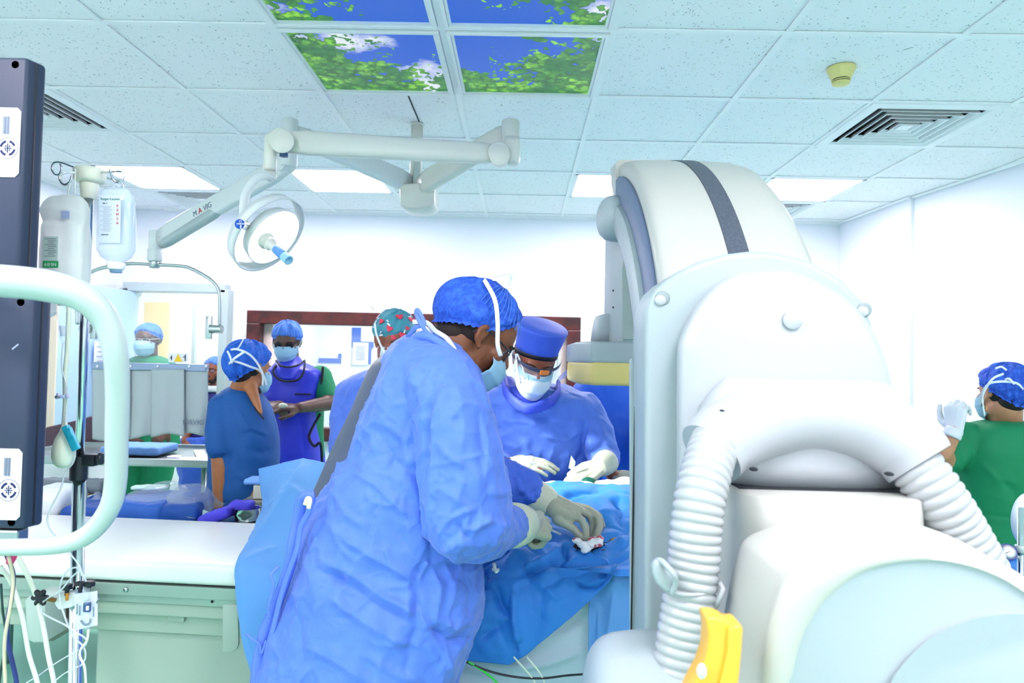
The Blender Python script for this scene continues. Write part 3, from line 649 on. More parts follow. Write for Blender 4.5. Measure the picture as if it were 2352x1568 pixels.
tag(soft('roller_clamp', [xf(box((0, 0, 0), (.013, .009, .046), .002), basis(P(165, 1006, 1.318), (1, 0, -.02), (0, -1, 0)) @ Matrix.Rotation(math.radians(-0), 4, 'Y') )], mat('teal_plastic', (40, 168, 196), .35), None, .0012, 1) if False else mob('roller_clamp', join(box(tuple(P(165, 1008, 1.318)), (.015, .009, .046), .0015, 2, Matrix.Rotation(math.radians(-27), 3, 'Y')), box(tuple(P(152, 982, 1.318)), (.012, .010, .008), .001, 1, Matrix.Rotation(math.radians(-27), 3, 'Y')), box(tuple(P(160, 996, 1.312)), (.010, .004, .012), .001, 1, Matrix.Rotation(math.radians(-27), 3, 'Y'))), mat('teal_plastic', (40, 168, 196), .35), None, False), 'teal roller clamp on the tubing beside the squeeze bulb', 'clamp')
# transducer plate and clamp low on the pole
tc_ = thing('transducer_holder', 'white transducer plate clamped low on the infusion pole', 'transducer', tuple(P(190, 1440, 1.37)))
mob('clamp_block', prism([P(x, y, 1.375) for x, y in ((120, 1366), (142, 1361), (172, 1358), (176, 1388), (160, 1396), (134, 1401), (126, 1390))], (0, .03, 0), .003), m_whitep, tc_, 30)
mob('screw', tube([P(154, 1378, 1.368), P(154, 1362, 1.368)], .003, 8), mat('amber_plastic', (220, 150, 40), .3), tc_)
for x, y, a in ((154, 1353, (0, 0, 1)), (186, 1346, (0, .2, 1)), (205, 1345, (.1, 0, 1))):
    mob('thumb_screw', join(lathe([(.004, -.012), (.004, 0), (.011, .001), (.011, .008), (.008, .01)], tuple(P(x, y, 1.372)), a, 8)), m_black, tc_, 30)
pl = mob('plate', prism([P(x, y, 1.36) for x, y in ((171, 1364), (222, 1357), (223, 1436), (171, 1448))], (0, .003, 0), .0008), mat('pale_lilac_plastic', (232, 236, 248), .4), tc_, False)
mob('transducer', join(tube([P(198, 1352, 1.352), P(198, 1378, 1.352)], .007, 14), tube([P(200, 1378, 1.352), P(201, 1385, 1.352)], .006, 12), tube([P(201, 1405, 1.352), P(202, 1445, 1.352)], .0045, 12)), m_clear, tc_)
mob('dial', join(box(tuple(P(200, 1394, 1.35)), (.013, .006, .018), .001)), mat('slate_blue', (60, 84, 130), .4), tc_, False)
mob('dial_window', box(tuple(P(201, 1396, 1.3455)), (.005, .003, .008), .0005), m_label, tc_, False)
mob('clip', join(tube(spline([P(186, 1425, 1.355), P(195, 1434, 1.35), P(206, 1430, 1.35), P(208, 1421, 1.355)], 5), .002, 8), tube([P(222, 1384, 1.356), P(227, 1374, 1.35)], .0015, 8), *[tube([P(x, 1386+4*k, 1.357), P(x, 1410+3*k, 1.357)], .0009, 6) for k, x in enumerate((177, 183, 215))]), m_grey, tc_)
mob('star_knob', join(*[capsule(P(92, 1372, 1.34)+V((0, 0, 0)), .006, P(92+14*math.cos(a), 1372+14*math.sin(a), 1.34), .0055, 10) for a in np.arange(6)*1.047]), m_black, tc_)
mob('clamp_rod', tube([P(95, 1372, 1.345), P(126, 1378, 1.372)], .0045, 10), mat('brass', (180, 130, 60), .3, .8), tc_)
for i, (pts, r) in enumerate([([(190, 1320), (175, 1303), (150, 1315), (138, 1345), (138, 1380), (147, 1410), (158, 1440), (172, 1465), (192, 1485), (196, 1510), (184, 1530)], .0018), ([(198, 1335), (192, 1322), (182, 1312), (160, 1330), (140, 1355), (115, 1370), (97, 1385), (96, 1405), (120, 1420), (150, 1435), (172, 1450), (196, 1465), (198, 1478), (188, 1490)], .0018),
        ([(203, 1446), (200, 1470), (186, 1490), (184, 1508), (194, 1530), (197, 1568), (198, 1640)], .0022), ([(180, 1492), (140, 1515), (110, 1535), (90, 1550), (60, 1568)], .0012), ([(180, 1530), (150, 1545), (128, 1562), (110, 1580)], .0012)]):
    tag(mob('infusion_tube', tube(spline([P(x, y, 1.345-.008*i) for x, y in pts], 8), r, 8), m_tub if i != 2 else m_creamw), ['thin clear tube looping left over the transducer plate', 'thin clear tube curling round the star knob', 'off-white tube hanging from the transducer plate', 'thin clear tube running down left across the green floor', 'lowest thin clear tube leaving the pole to the left'][i], 'tube', 'thin tubes around the infusion pole')
# ---------------------------------------------------------------- ceiling suspension with ring lamp and lead shield
sp_ = thing('ceiling_suspension', 'cream ceiling-hung column with two folding arms', 'surgical lamp arm', (P(958, 282, 3.33).x, 3.33, CEIL))
xc = P(958, 300, 3.33).x; zb = P(958, 478, 3.33).z
mob('column', join(tube([(xc, 3.33, CEIL+.01), (xc, 3.33, zb+.08)], .030, 28), lathe([(.031, -.004), (.033, -.002), (.033, 0)], (xc, 3.33, CEIL), (0, 0, 1), 28)), m_enam, sp_)
hub = [P(x, y, 3.24) for x, y in ((917, 421), (997, 417), (998, 470), (985, 477), (955, 481), (935, 479), (918, 472))]
mob('hub', prism(hub, (0, .18, 0), .012), m_enam, sp_, 30)
def arm(p0, p1, w0, h0, w1, h1, e=3.2, n=24, k=10, bow=0):
    p0, p1 = V(p0), V(p1); d = (p1-p0).normalized(); s = d.cross(V((0, 0, 1))).normalized(); u = s.cross(d); rg = []
    for i in range(k+1):
        f = i/k; w_ = w0+(w1-w0)*f; h_ = h0+(h1-h0)*f; 
        if i in (0, k): w_ *= .7; h_ *= .8
        rg.append(sellipse(p0+(p1-p0)*f+u*bow*math.sin(math.pi*f), s*w_, u*h_, n, e))
    return loft(rg)
A0 = V((xc+.03, 3.30, P(975, 395, 3.3).z)); A1 = P(1165, 318, 2.72)
mob('extension_arm', join(arm(P(966, 425, 3.28), P(1172, 303, 2.74), .032, .055, .03, .045), lathe([(.033, -.085), (.036, -.08), (.036, .062), (.033, .066)], tuple(P(1172, 315, 2.72)), (0, 0, 1), 26)), m_enam, sp_)
mob('extension_arm', join(arm(P(940, 420, 3.3), P(672, 305, 2.86), .03, .05, .028, .042), lathe([(.031, -.13), (.034, -.125), (.034, .066), (.031, .07)], tuple(P(665, 312, 2.84)), (0, 0, 1), 26)), m_enam2, sp_)
mob('rating_plate', box(tuple(P(957, 397, 3.29)), (.03, .004, .11)), m_frame, sp_, False)
# spring arm A towards the lamp
s1, s2 = P(1150, 354, 2.68), P(650, 326, 2.42)
sa = mob('spring_arm', join(arm(s1, s2, .027, .040, .024, .044, 3.5), lathe([(.039, -.033), (.043, -.03), (.043, .03), (.039, .033)], tuple(P(1147, 355, 2.66)), (.05, 1, 0), 32)), m_enam, sp_)
mob('joint_cover', lathe([(.0405, 0), (.0405, .004), (.039, .006)], tuple(P(1147, 356, 2.628)), (.05, -1, 0), 32), m_enam, sa); mob('joint_cover', lathe([(.042, 0), (.042, .004), (.040, .006)], tuple(P(649, 325, 2.388)), (.05, -1, 0), 32), m_enam, sa)
mob('elbow', loft([sellipse(P(1177, y, 2.7), (w_, 0, 0), (0, w_*1.1, 0), 24, 3) for y, w_ in ((318, .03), (330, .032), (362, .031), (376, .026), (379, .016))]), m_enam, sp_)
mob('joint', join(lathe([(.036, -.034), (.041, -.03), (.041, .03), (.036, .034)], tuple(P(649, 325, 2.42)), (.05, 1, 0), 32), arm(P(640, 330, 2.42), P(617, 330, 2.42), .025, .033, .02, .03), lathe([(.020, 0), (.0225, -.004), (.0225, -.105), (.020, -.11)], tuple(P(622, 322, 2.42)), (0, 0, 1), 24), ell(P(624, 322, 2.42), (.026, .026, .028))), m_enam, sp_)
mob('joint_underside', lathe([(.015, 0), (.015, -.012)], tuple(P(652, 352, 2.41)), (0, 0, 1), 18), mat('slate_blue', (60, 84, 130), .4), sp_)
# spring arm B towards the shield, lettered
b1, b2 = P(660, 378, 2.86), P(365, 548, 3.24)
sb = mob('spring_arm', join(arm(b1, b2, .026, .046, .026, .048, 3.6), lathe([(.038, -.03), (.04, -.026), (.04, .026), (.038, .03)], tuple(P(655, 374, 2.86)), (.5, .85, 0), 28)), m_enam2, sp_)
mob('lower_cover', arm(b1+(b2-b1)*.5+V((0, -.003, -.03)), b1+(b2-b1)*.97+V((0, -.003, -.042)), .027, .022, .027, .02, 3), m_frame, sb)
bd = (b2-b1).normalized(); bn = V((-bd.y, bd.x, 0)).normalized(); bn = -bn if bn.y > 0 else bn; bu_ = (-bd).cross(-bn) if False else bd.cross(bn); bu_ = -bu_ if bu_.z < 0 else bu_
def onarm(s, size, m, px, py, up=0):
    o = b1+(b2-b1)*((px-660)/(365-660)); return text('lettering', s, size, m, sb, basis(o+bn*.0275+bu_*up, -bd, bu_), .0006)
onarm('M', .036, m_print2, 468, 0); onarm('A', .036, m_red, 480, 0); onarm('VIG', .036, m_print2, 497, 0); onarm('-', .02, m_red, 378, 0, -.01)
mob('end_joint', join(lathe([(.028, .02), (.031, .015), (.031, -.075), (.028, -.08)], tuple(P(358, 540, 3.25)), (0, 0, 1), 26), lathe([(.030, 0), (.033, -.004), (.033, -.055), (.028, -.06)], tuple(P(356, 572, 3.25)), (0, 0, 1), 26)), m_enam2, sp_)
mob('swivel', lathe([(.023, 0), (.024, -.004), (.024, -.028), (.02, -.032)], tuple(P(355, 600, 3.25)), (0, 0, 1), 24), m_steel, sp_)
# the ring lamp
LC = P(615, 536, 2.35); tocam = (CAM-LC).normalized(); _e = P(715, 620, 2.35)-LC; _e = (_e-tocam*_e.dot(tocam)).normalized(); ln = (tocam*.58+_e*.815).normalized()
lp = thing('ring_lamp', 'white ring-shaped surgical lamp switched on, with taped handle', 'surgical lamp', tuple(LC))
lx_, ly_, _ = frame(ln)
def ringband(r0, r1, h0, h1, t_, c=LC, n=56):
    return loft([[c+ln*h+(lx_*math.cos(2*math.pi*k/n)+ly_*math.sin(2*math.pi*k/n))*r for k in range(n)] for r, h in ((r0, h0), (r0+t_, h0), (r1+t_, h1), (r1, h1), (r0, h0))], False)
mob('outer_ring', ringband(.139, .145, -.026, .014, .005), m_enam2, lp)
LC2 = P(630, 546, 2.345)-ln*.006
mob('lamp_housing', join(ringband(.096, .106, -.03, .006, .004, LC2), lathe([(.001, -.05), (.06, -.048), (.09, -.034), (.096, -.028)], tuple(LC2), tuple(ln), 48)), m_enam2, lp)
mob('lens', lathe([(.001, -.004), (.095, -.004), (.095, -.010)], tuple(LC2), tuple(ln), 56), mat('lamp_lens', (255, 255, 255), .4, emit=((255, 252, 246), LAMP_E)), lp)
h0 = P(583, 528, 2.30); hd_ = (P(690, 621, 2.16)-h0).normalized()
mob('strut', join(capsule(P(566, 520, 2.31), .014, P(600, 534, 2.31), .016), capsule(P(553, 515, 2.145), .012, P(566, 519, 2.30), .013), tube([P(575, 523, 2.31), LC2-ln*.02], .014, 12)), m_enam2, lp)
def onh(prof, m, nm, par=lp): return mob(nm, lathe(prof, tuple(h0), tuple(hd_), 26), m, par)
onh([(.012, .0), (.013, .02), (.006, .052), (.006, .056)], m_steel, 'handle_cone')
hnd = onh([(.006, .052), (.014, .056), (.016, .066), (.019, .076), (.030, .080), (.030, .086), (.021, .089), (.020, .104), (.022, .106), (.022, .112), (.015, .115), (.0145, .165), (.014, .168)], m_enam, 'handle')
onh([(.0155, .146), (.0165, .15), (.0158, .17), (.0165, .19), (.0155, .196)], mat('blue_tape', (92, 150, 226), .6, bump=(120, .4)), 'blue_tape', hnd)
onh([(.0152, .190), (.016, .20), (.0155, .222), (.016, .225), (.0125, .227), (.0115, .215)], mat('pale_blue_sleeve', (150, 204, 232), .5, bump=(90, .4)), 'sleeve', hnd)
mob('gooseneck', tube(spline([P(621, 408, 2.40), P(611, 404, 2.38), P(590, 410, 2.36), P(569, 436, 2.34), P(560, 470, 2.32), P(560, 512, 2.31)], 10), .0145, 20), m_enam2, lp)
mob('collar', lathe([(.019, .006), (.019, -.014), (.016, -.018)], tuple(P(622, 400, 2.41)), (0, 0, 1), 20), m_enam, lp)
kb = mob('control_button', lathe([(.0155, 0), (.0155, .006), (.014, .008)], tuple(P(552, 515, 2.13)), (-.1, -1, 0), 26), mat('royal_blue', (20, 84, 190), .4), lp)
mob('button_symbol', join(box(tuple(P(553, 521, 2.119)), (.004, .002, .011)), box(tuple(P(552, 514, 2.119)), (.022, .002, .003)), tube([P(552, 508, 2.120)+V((math.cos(a)*.0035, 0, math.sin(a)*.0035)) for a in np.arange(12)*.5236], .0007, 5, False, True)), m_label, kb)
ld = bpy.data.lights.new('glove_spot', 'SPOT'); ld.energy = 150; ld.spot_size = math.radians(30); ld.spot_blend = .7; ld.shadow_soft_size = .08; ld.color = (1, .99, .96)
lo = bpy.data.objects.new('glove_spot', ld); C.objects.link(lo); lo.location = LC+ln*.03; lo.rotation_euler = (P(1330, 1080, 2.45)-lo.location).to_track_quat('-Z', 'Y').to_euler()  # added spot that brightens the gloved hands, aimed apart from the ring lamp's face
# ---------------------------------------------------------------- hanging lead shield
SD = 3.25
sh = thing('lead_shield', 'clear acrylic radiation shield with grey lead curtain hanging from the lettered arm', 'radiation shield', tuple(P(350, 1008, SD)))
yr = [P(*p, SD) for p in ((355, 607), (420, 611), (446, 620), (478, 638), (497, 655), (504, 675), (505, 700), (504, 752))]
yl = [P(*p, SD) for p in ((355, 607), (300, 605), (250, 612), (215, 622), (190, 640), (178, 665), (177, 700), (178, 745))]
mob('yoke', join(tube(spline(yr, 8), .0085, 12), tube(spline(yl, 8), .0085, 12)), m_steel, sh)
for x, px in ((480, 1), (216, -1)):
    mob('bracket', join(box(tuple(P(x, 752, SD-.01)), (.028, .02, .11), .003), lathe([(.022, 0), (.022, .055)], tuple(P(x+3*px, 755, SD-.01)), (px, 0, 0), 22)), m_steel, sh, 40)
mob('acrylic_panel', prism([P(x, y, SD) for x, y in ((214, 840), (479, 840), (479, 668), (468, 656), (226, 652), (214, 664))], (0, .012, 0), .002), m_clear2 if 'm_clear2' in globals() else mat('acrylic', (232, 244, 250), .02, alpha=.10), sh, False)
mob('top_rail', box(tuple(P(346, 842, SD-.005)), (.548, .035, .035), .004), mat('blue_grey_rail', (140, 158, 182), .35, .4), sh, False)
for x in (224, 300, 363, 435, 474): mob('bolt', lathe([(.007, 0), (.006, .004)], tuple(P(x, 841, SD-.023)), (0, -1, 0), 12), m_label, sh)
m_lead = mat('grey_lead_vinyl', (168, 182, 182), .42, bump=(40, .15))
for k, (xl, xr_, yb, dd) in enumerate(((213, 300, 1008, 0), (288, 362, 1004, .012), (348, 424, 1000, -.012), (410, 478, 998, .006))):
    def fn(u, v, xl=xl, xr_=xr_, yb=yb, dd=dd, k=k):
        x = xl+(xr_-xl)*u; y = 848+(yb-848+4*math.sin(u*5+k))*v
        return P(x, y, SD-.018+dd-.014*math.sin(u*math.pi)*v-.008*math.sin(u*9+k*2+v*2)*v)
    mob('curtain_strip', thick(grid(fn, 22, 26), .004), m_lead, sh)
text('lettering', 'MAVIG', .034, m_print2, sh, basis(P(444, 970, SD-.045), (1, 0, 0), (0, 0, 1)), .0006)
o, M, ww, hh = plate_px('warning_label', 387, 811, 432, 832, SD-.004, m_label, sh)
mob('warning_triangle', prism([M @ V(p) for p in ((-.02, -.018, .001), (.02, -.018, .001), (0, .019, .001))], M.to_3x3() @ V((0, 0, .001))), mat('warning_yellow', (246, 206, 20), .5), o, False)
mob('pictogram', xf(join(box((-.032, 0, .001), (.005, .022, .001)), box((-.037, 0, .001), (.008, .004, .001)), box((.034, 0, .001), (.005, .03, .001)), box((.028, .004, .001), (.012, .004, .001))), M), m_black, o, False)
# ================================================================= the examination table
tu = V((1, -.065, 0)).normalized(); tn = V((.065, 1, 0)).normalized(); TO = V((-1.14, 1.965, 0)); TZ = .95
def T(s, w_, z): return TO+tu*s+tn*w_+V((0, 0, z))
TR = Matrix((tu, tn, V((0, 0, 1)))).transposed()
tb = thing('examination_table', 'long white examination table with grey rails and pedestal', 'operating table', tuple(T(.4, .25, 0)))
def tbox(s0, s1, w0, w1, z0, z1, bev=0, seg=3): return box(tuple(T((s0+s1)/2, (w0+w1)/2, (z0+z1)/2)), (s1-s0, w1-w0, z1-z0), bev, seg, TR)
m_top = mat('white_table_top', (240, 242, 236), .3, coat=.3)
m_tgr = mat('pale_green_grey_steel', (164, 182, 166), .4)
mob('table_top', tbox(-1.3, 2.35, 0, .50, TZ-.062, TZ, .018, 4), m_top, tb, 40)
mob('side_rail', join(tbox(-1.3, 1.7, .004, .05, TZ-.10, TZ-.066, .002), tbox(-1.3, 1.7, .02, .05, TZ-.125, TZ-.10, .002)), mat('dull_rail_steel', (160, 176, 166), .4, .6), tb, False)
mob('under_beam', join(tbox(-1.05, 1.6, .03, .47, TZ-.165, TZ-.125, .006), tbox(-.99, 1.6, .06, .44, TZ-.225, TZ-.165, .004)), m_tgr, tb, False)
for s in (.02, .45): mob('rail_bolt', lathe([(.008, 0), (.006, .004)], tuple(T(s, .004, TZ-.083)), tuple(-tn), 14), m_steel, tb)
for s in (-.13, .27, .4): mob('rail_hole', lathe([(.004, 0), (.004, .001)], tuple(T(s, .019, TZ-.11)), tuple(-tn), 10), m_dark, tb)
mob('pedestal', join(tbox(-.12, .95, .08, .42, 0.02, TZ-.225, .012), tbox(-.2, 1.1, .02, .48, 0, .05, .01)), m_tgr, tb, 30)
mob('hanging_tab', prism([P(x, y, 1.90) for x, y in ((511, 1388), (547, 1389), (548, 1480), (543, 1492), (530, 1498), (511, 1497))], (0, .008, 0), .002), m_tgr, tb, 30)
mob('side_bracket', tbox(.12, .17, .05, .08, TZ-.186, TZ-.166, .002), m_tgr, tb, False)
cb = thing('control_box', 'grey-green control box hanging under the left end of the table', 'control box', tuple(P(100, 1475, 1.86)))
mob('front_shell', prism([P(x, y, 1.84) for x, y in ((55, 1380), (62, 1371), (103, 1374), (103, 1476), (75, 1477), (62, 1470))], (0, .10, 0), .006), mat('grey_green_plastic', (176, 194, 184), .5), cb, 30)
mob('rear_shell', prism([P(x, y, 1.93) for x, y in ((100, 1400), (165, 1420), (160, 1450), (118, 1474), (100, 1475))], (0, .06, 0), .01), mat('dark_taupe_plastic', (112, 112, 104), .5), cb, 30)
mob('shaded_side', prism([P(x, y, 1.925) for x, y in ((104, 1378), (160, 1385), (165, 1425), (104, 1400))], (0, .05, 0), .003), mat('dark_brown', (66, 52, 44), .5), cb, False)  # dark brown colour paints the shading on the side of the box
mob('warning_strip', join(box(tuple(P(109, 1378, 1.915)), (.012, .004, .03), .001)), m_cream, cb, False)
# ---------------------------------------------------------------- instrument table behind, trolleys and packs
tr = thing('steel_tray_table', 'long steel instrument table behind the lead curtain', 'instrument table', (-1.95, 3.7, 0))
mob('tray', join(box((-2.03, 3.62, 1.0), (1.04, .56, .02), .004), box((-2.03, 3.345, 1.012), (1.04, .012, .034), .003), box((-2.03, 3.895, 1.012), (1.04, .012, .034), .003), box((-1.51, 3.62, 1.012), (.012, .56, .034), .003), box((-2.55, 3.62, 1.012), (.012, .56, .034), .003)), m_steel, tr, False)
for x in (-2.5, -1.56):
    for y in (3.39, 3.85): mob('leg', tube([(x, y, 0), (x, y, .99)], .014, 12), m_steel, tr)
mob('lower_shelf', box((-2.03, 3.62, .3), (.94, .46, .015), .003), m_steel, tr, False)
m_drap = mat('sky_blue_drape', (104, 170, 240), .6, bump=(260, .12), sheen=.1)
m_packb = mat('blue_fabric_pack', (20, 74, 156), .6); m_packl = mat('light_blue_fabric', (120, 172, 240), .6)
m_wrap = mat('clear_wrap', (214, 228, 240), .1, alpha=.25, coat=.5)
def pack(name, label, cat, c, s, m, seed=1, voxel=.008, amp=.008, rz=0, group=None):
    me = remesh([box(c, s, min(s)*.3, 3, Matrix.Rotation(rz, 3, 'Z'))], voxel, 4); displace(me, [(9, amp, seed), (25, amp*.3, seed+3)]); o = mo(name, me, m); return tag(o, label, cat, group)
a = P(322, 1046, 3.6); pack('folded_drape', 'folded light blue drape lying on the steel instrument table', 'drape', (a.x, 3.6, 1.04), (.30, .22, .045), m_packl, 4, .007, .005)
a = P(440, 1050, 3.5); tag(mob('paper_strip', join(box((a.x, 3.6, 1.015), (.05, .4, .003), rot=Matrix.Rotation(.5, 3, 'Z')), box((a.x+.06, 3.46, 1.016), (.2, .07, .004), rot=Matrix.Rotation(-.1, 3, 'Z'))), m_pap, None, False), 'white paper strips lying on the steel table near the nurse', 'paper')
a = P(402, 1052, 3.45); tag(mob('gauze_pad', box((a.x, 3.44, 1.022), (.05, .06, .02), .006), m_pap, None, 30), 'small white pad lying on the steel table', 'gauze')
tag(mob('storage_box', prism([V((x, 3.95, z)) for x, z in ((-2.76, .945), (-2.45, .945), (-2.45, 1.16), (-2.50, 1.17), (-2.60, 1.14), (-2.76, 1.10))], (0, .25, 0), .01), mat('dark_maroon', (84, 62, 74), .5), None, 30), 'dark maroon box behind the steel instrument table', 'box')
tag(mob('side_cabinet', join(box((-2.62, 4.08, .475), (.28, .30, .93), .008)), m_white, None, False), 'white cabinet under the dark maroon box', 'cabinet')
t2 = thing('supply_trolley', 'low trolley of wrapped packs behind the far edge of the table', 'trolley', (-1.72, 2.9, 0))
mob('shelf', box((-1.78, 2.715, .885), (.9, .33, .02), .004), m_steel, t2, False)
for x in (-2.18, -1.38):
    for y in (2.58, 2.85): mob('leg', tube([(x, y, 0), (x, y, .885)], .012, 12), m_steel, t2)
for i, (x, y, w_, h_, lb, mm, rz) in enumerate(((255, 1165, .22, .06, 'dark blue wrapped pack beside the infusion pole', m_packb, .1), (362, 1160, .24, .085, 'blue surgical pack in clear wrap behind the table, left of the nurse', mat('mid_blue_pack', (36, 92, 180), .55), -.15), (440, 1163, .14, .075, 'blue surgical pack in clear wrap touching the nurse', m_packb, .2))):
    a = P(x, y, 2.74); pack('surgical_pack', lb, 'surgical pack', (a.x, 2.71, .897+h_/2), (w_, .27, h_), mm, i+5, .008, .010, rz, 'wrapped surgical packs on the trolley')
def wrapfn(cx, cy, cz, lx, ly, h, sd):
    def fn(u, v):
        x = (u-.5)*lx; y = (v-.5)*ly; bump_ = max(0, 1-(abs(u-.5)*2)**3)*max(0, 1-(abs(v-.5)*2)**3); q = np.array([[x*9+sd, y*9, sd*3.1]])
        return V((cx+x, cy+y, cz+h*bump_+.03*float(perlin(q)[0])+.012*abs(float(perlin(q*2.3)[0]))))
    return fn
for k, (x, lb) in enumerate(((368, 'crinkled clear plastic wrap over the middle blue pack'), (440, 'crinkled clear plastic wrap over the blue pack by the nurse'))):
    a = P(x, 1150, 2.74); tag(mob('plastic_wrap', grid(wrapfn(a.x, 2.72, .925, .26 if k == 0 else .18, .28, .10, k*3.3+1), 40, 40), m_wrap), lb, 'plastic wrap', 'clear wraps over the packs')
a = P(148, 1152, 2.75); pack('cotton_bag', 'white stuffed plastic bag behind the table, left of the infusion pole', 'bag', (a.x, 2.70, .955), (.15, .2, .11), mat('white_bag', (232, 240, 242), .35), 9, .008, .01)
a = P(165, 1118, 2.85); o = pack('grey_pouch', 'grey plastic pouch with an orange edge lying behind the infusion pole', 'pouch', (a.x, 2.83, .99), (.32, .08, .05), mat('grey_pouch', (106, 118, 124), .4), 11, .007, .01)
mob('orange_edge', tube(spline([P(125, 1130, 2.9), P(150, 1138, 2.88), P(165, 1150, 2.87)], 5)+spline([P(190, 1140, 2.88), P(205, 1135, 2.9), P(224, 1131, 2.92)], 5), .0035, 8), mat('orange_tape', (226, 120, 40), .5), o)
tag(mob('strap', ribbon([P(360, 1190, 2.75), P(400, 1162, 2.76), P(425, 1150, 2.8), P(452, 1137, 2.85)], .012, .001), mat('orange_tape', (226, 120, 40), .5)), 'thin orange-brown strap lying across the wrapped blue packs', 'strap')
a = P(222, 1168, 2.72); bt_ = thing('small_bottle', 'small clear bottle with a green label behind the pole', 'bottle', (a.x, 2.72, .897))
mob('body', lathe([(.001, 0), (.022, 0), (.023, .004), (.023, .06), (.012, .075), (.012, .09), (.001, .092)], (a.x, 2.72, .897), (0, 0, 1), 22), m_clear, bt_); mob('label', lathe([(.0235, .012), (.0235, .04)], (a.x, 2.72, .897), (0, 0, 1), 22, False), mat('green_print', (56, 178, 110), .6), bt_)
a = P(385, 1130, 2.9); pack('glove_packet', 'crumpled pale green-white packet on top of the wrapped packs', 'packet', (a.x, 2.76, 1.005), (.13, .05, .014), mat('mint_white', (206, 236, 224), .4), 13, .006, .008, .2)
for k, (x0, x1) in enumerate(((270, 425), (425, 482))):
    a, b_ = P(x0, 1183, 2.62), P(x1, 1188, 2.62)
    tag(mob('sheet_edge', loft([sellipse(P(x0+(x1-x0)*f, 1192-13*math.sin(f*2.6), 2.66), (0, .02, 0), (0, 0, .014*math.sin(.3+f*2.5)+.004), 12) for f in np.linspace(0, 1, 9)]), mat('mint_white', (206, 236, 224), .4)), 'rolled pale mint edge of the %s wrapped pack' % ('middle' if k == 0 else 'rightmost'), 'sheet')
t3 = thing('small_instrument_stand', 'small steel stand carrying bowl and boxes behind the hanging blue drape', 'instrument stand', (-1.0, 2.72, 0))
mob('tray', box((-1.0, 2.72, .905), (.42, .3, .016), .004), m_steel, t3, False); mob('post', tube([(-1.0, 2.78, 0.02), (-1.0, 2.78, .90)], .016, 14), m_steel, t3)
mob('base', join(box((-1.0, 2.78, .02), (.4, .05, .035), .008), box((-1.0, 2.78, .02), (.05, .3, .035), .008)), m_steel, t3, False)
a = P(567, 1180, 2.62); bw = thing('steel_bowl', 'polished steel bowl by the edge of the hanging blue drape', 'bowl', (a.x, 2.62, .914))
mob('bowl', lathe([(.001, 0), (.035, 0), (.042, .004), (.048, .03), (.05, .05), (.052, .051), (.048, .049), (.044, .012), (.001, .008)], (a.x, 2.62, .914), (0, 0, 1), 36, False), m_chrome, bw); mob('contents', ell((a.x, 2.62, .935), (.03, .03, .012)), mat('salmon_gauze', (240, 180, 160), .7), bw)
a = P(578, 1152, 2.75)
tag(mob('metal_box', box((a.x+.01, 2.78, .94), (.10, .1, .05), .003), mat('perforated_steel', (176, 176, 150), .4, .5, bump=(180, .6, 'voronoi')), None, False), 'olive perforated steel box beside the bowl', 'box')
tag(mob('cardboard_box', box((a.x+.035, 2.80, .995), (.07, .08, .055), .003), mat('beige_card', (206, 204, 186), .6), None, False), 'beige carton standing on the perforated steel box', 'box')
pack('folded_cloth', 'folded pale blue cloth on top of the beige carton', 'cloth', (a.x+.015, 2.80, 1.035), (.11, .09, .022), m_packl, 3, .005, .004)
a = P(535, 1172, 2.70); me = remesh([box((a.x-.02, 2.60, .935), (.12, .08, .04), .012, 3, Matrix.Rotation(-.35, 3, 'Y')), box((a.x+.05, 2.66, .955), (.09, .07, .05), .014)], .006, 3); displace(me, [(14, .008, 5)]); tag(mo('purple_cloth', me, mat('violet_cloth', (74, 66, 214), .6)), 'crumpled violet-blue cloth beside the steel bowl', 'cloth')
# ================================================================= the C-arm scanner on the right
ca = thing('c_arm_scanner', 'huge white C-arm X-ray machine with dark-striped arc and ribbed hoses filling the right side', 'x-ray machine', (.6, 1.2, 0))
m_sc = mat('scanner_white', (172, 177, 181), .38, coat=.15); m_scc = mat('scanner_cream', (182, 184, 176), .4, coat=.15)
m_scg = mat('scanner_grey', (158, 171, 174), .4, bump=(420, .06)); m_scb = mat('scanner_slate', (96, 112, 140), .45); m_str = mat('dark_strip', (66, 74, 88), .5, bump=(500, .2), var=(260, (84, 90, 102), 1))
m_yel = mat('detector_yellow', (214, 196, 122), .4); m_gap = m_dark
YC, ZC = 2.2, 1.15
def arcband(prof, a0, a1, n=60, close=True):
    rg = []
    for i in range(n+1):
        a = math.radians(a0+(a1-a0)*i/n); rg.append([V((x, YC-r*math.cos(a), ZC+r*math.sin(a))) for x, r in prof])
    return loft(rg, close)
band = [(.283, .93), (.277, .985), (.281, 1.000), (.292, 1.008), (.315, 1.012), (.42, 1.013), (.55, 1.012), (.585, 1.006), (.603, .99), (.608, .96), (.606, .90), (.30, .90)]
mob('arc_cover', arcband(band, 18, 81), m_scc, ca, 50)
mob('arc_end_lip', arcband([(.268, .955), (.265, 1.004), (.275, 1.016), (.44, 1.019), (.60, 1.014), (.612, .99), (.61, .9), (.28, .9)], 78, 84, 6), m_scc, ca, 50)
mob('dark_strip', arcband([(.422, 1.010), (.423, 1.0155), (.466, 1.0155), (.467, 1.010)], 18, 80, 60), m_str, ca, 50)
mob('inner_track', arcband([(.266, .895), (.264, .955), (.272, .968), (.285, .968), (.285, .895)], 12, 76, 50), m_scb, ca, 50)
mob('inner_arch', arcband([(.262, .80), (.250, .83), (.249, .876), (.256, .892), (.285, .898), (.36, .898), (.37, .82), (.33, .795)], 10, 69, 50), m_scg, ca, 50)
mob('arch_rim', arcband([(.262, .858), (.258, .868), (.262, .878), (.275, .88), (.28, .86)], 20, 58, 40), m_sc, ca)
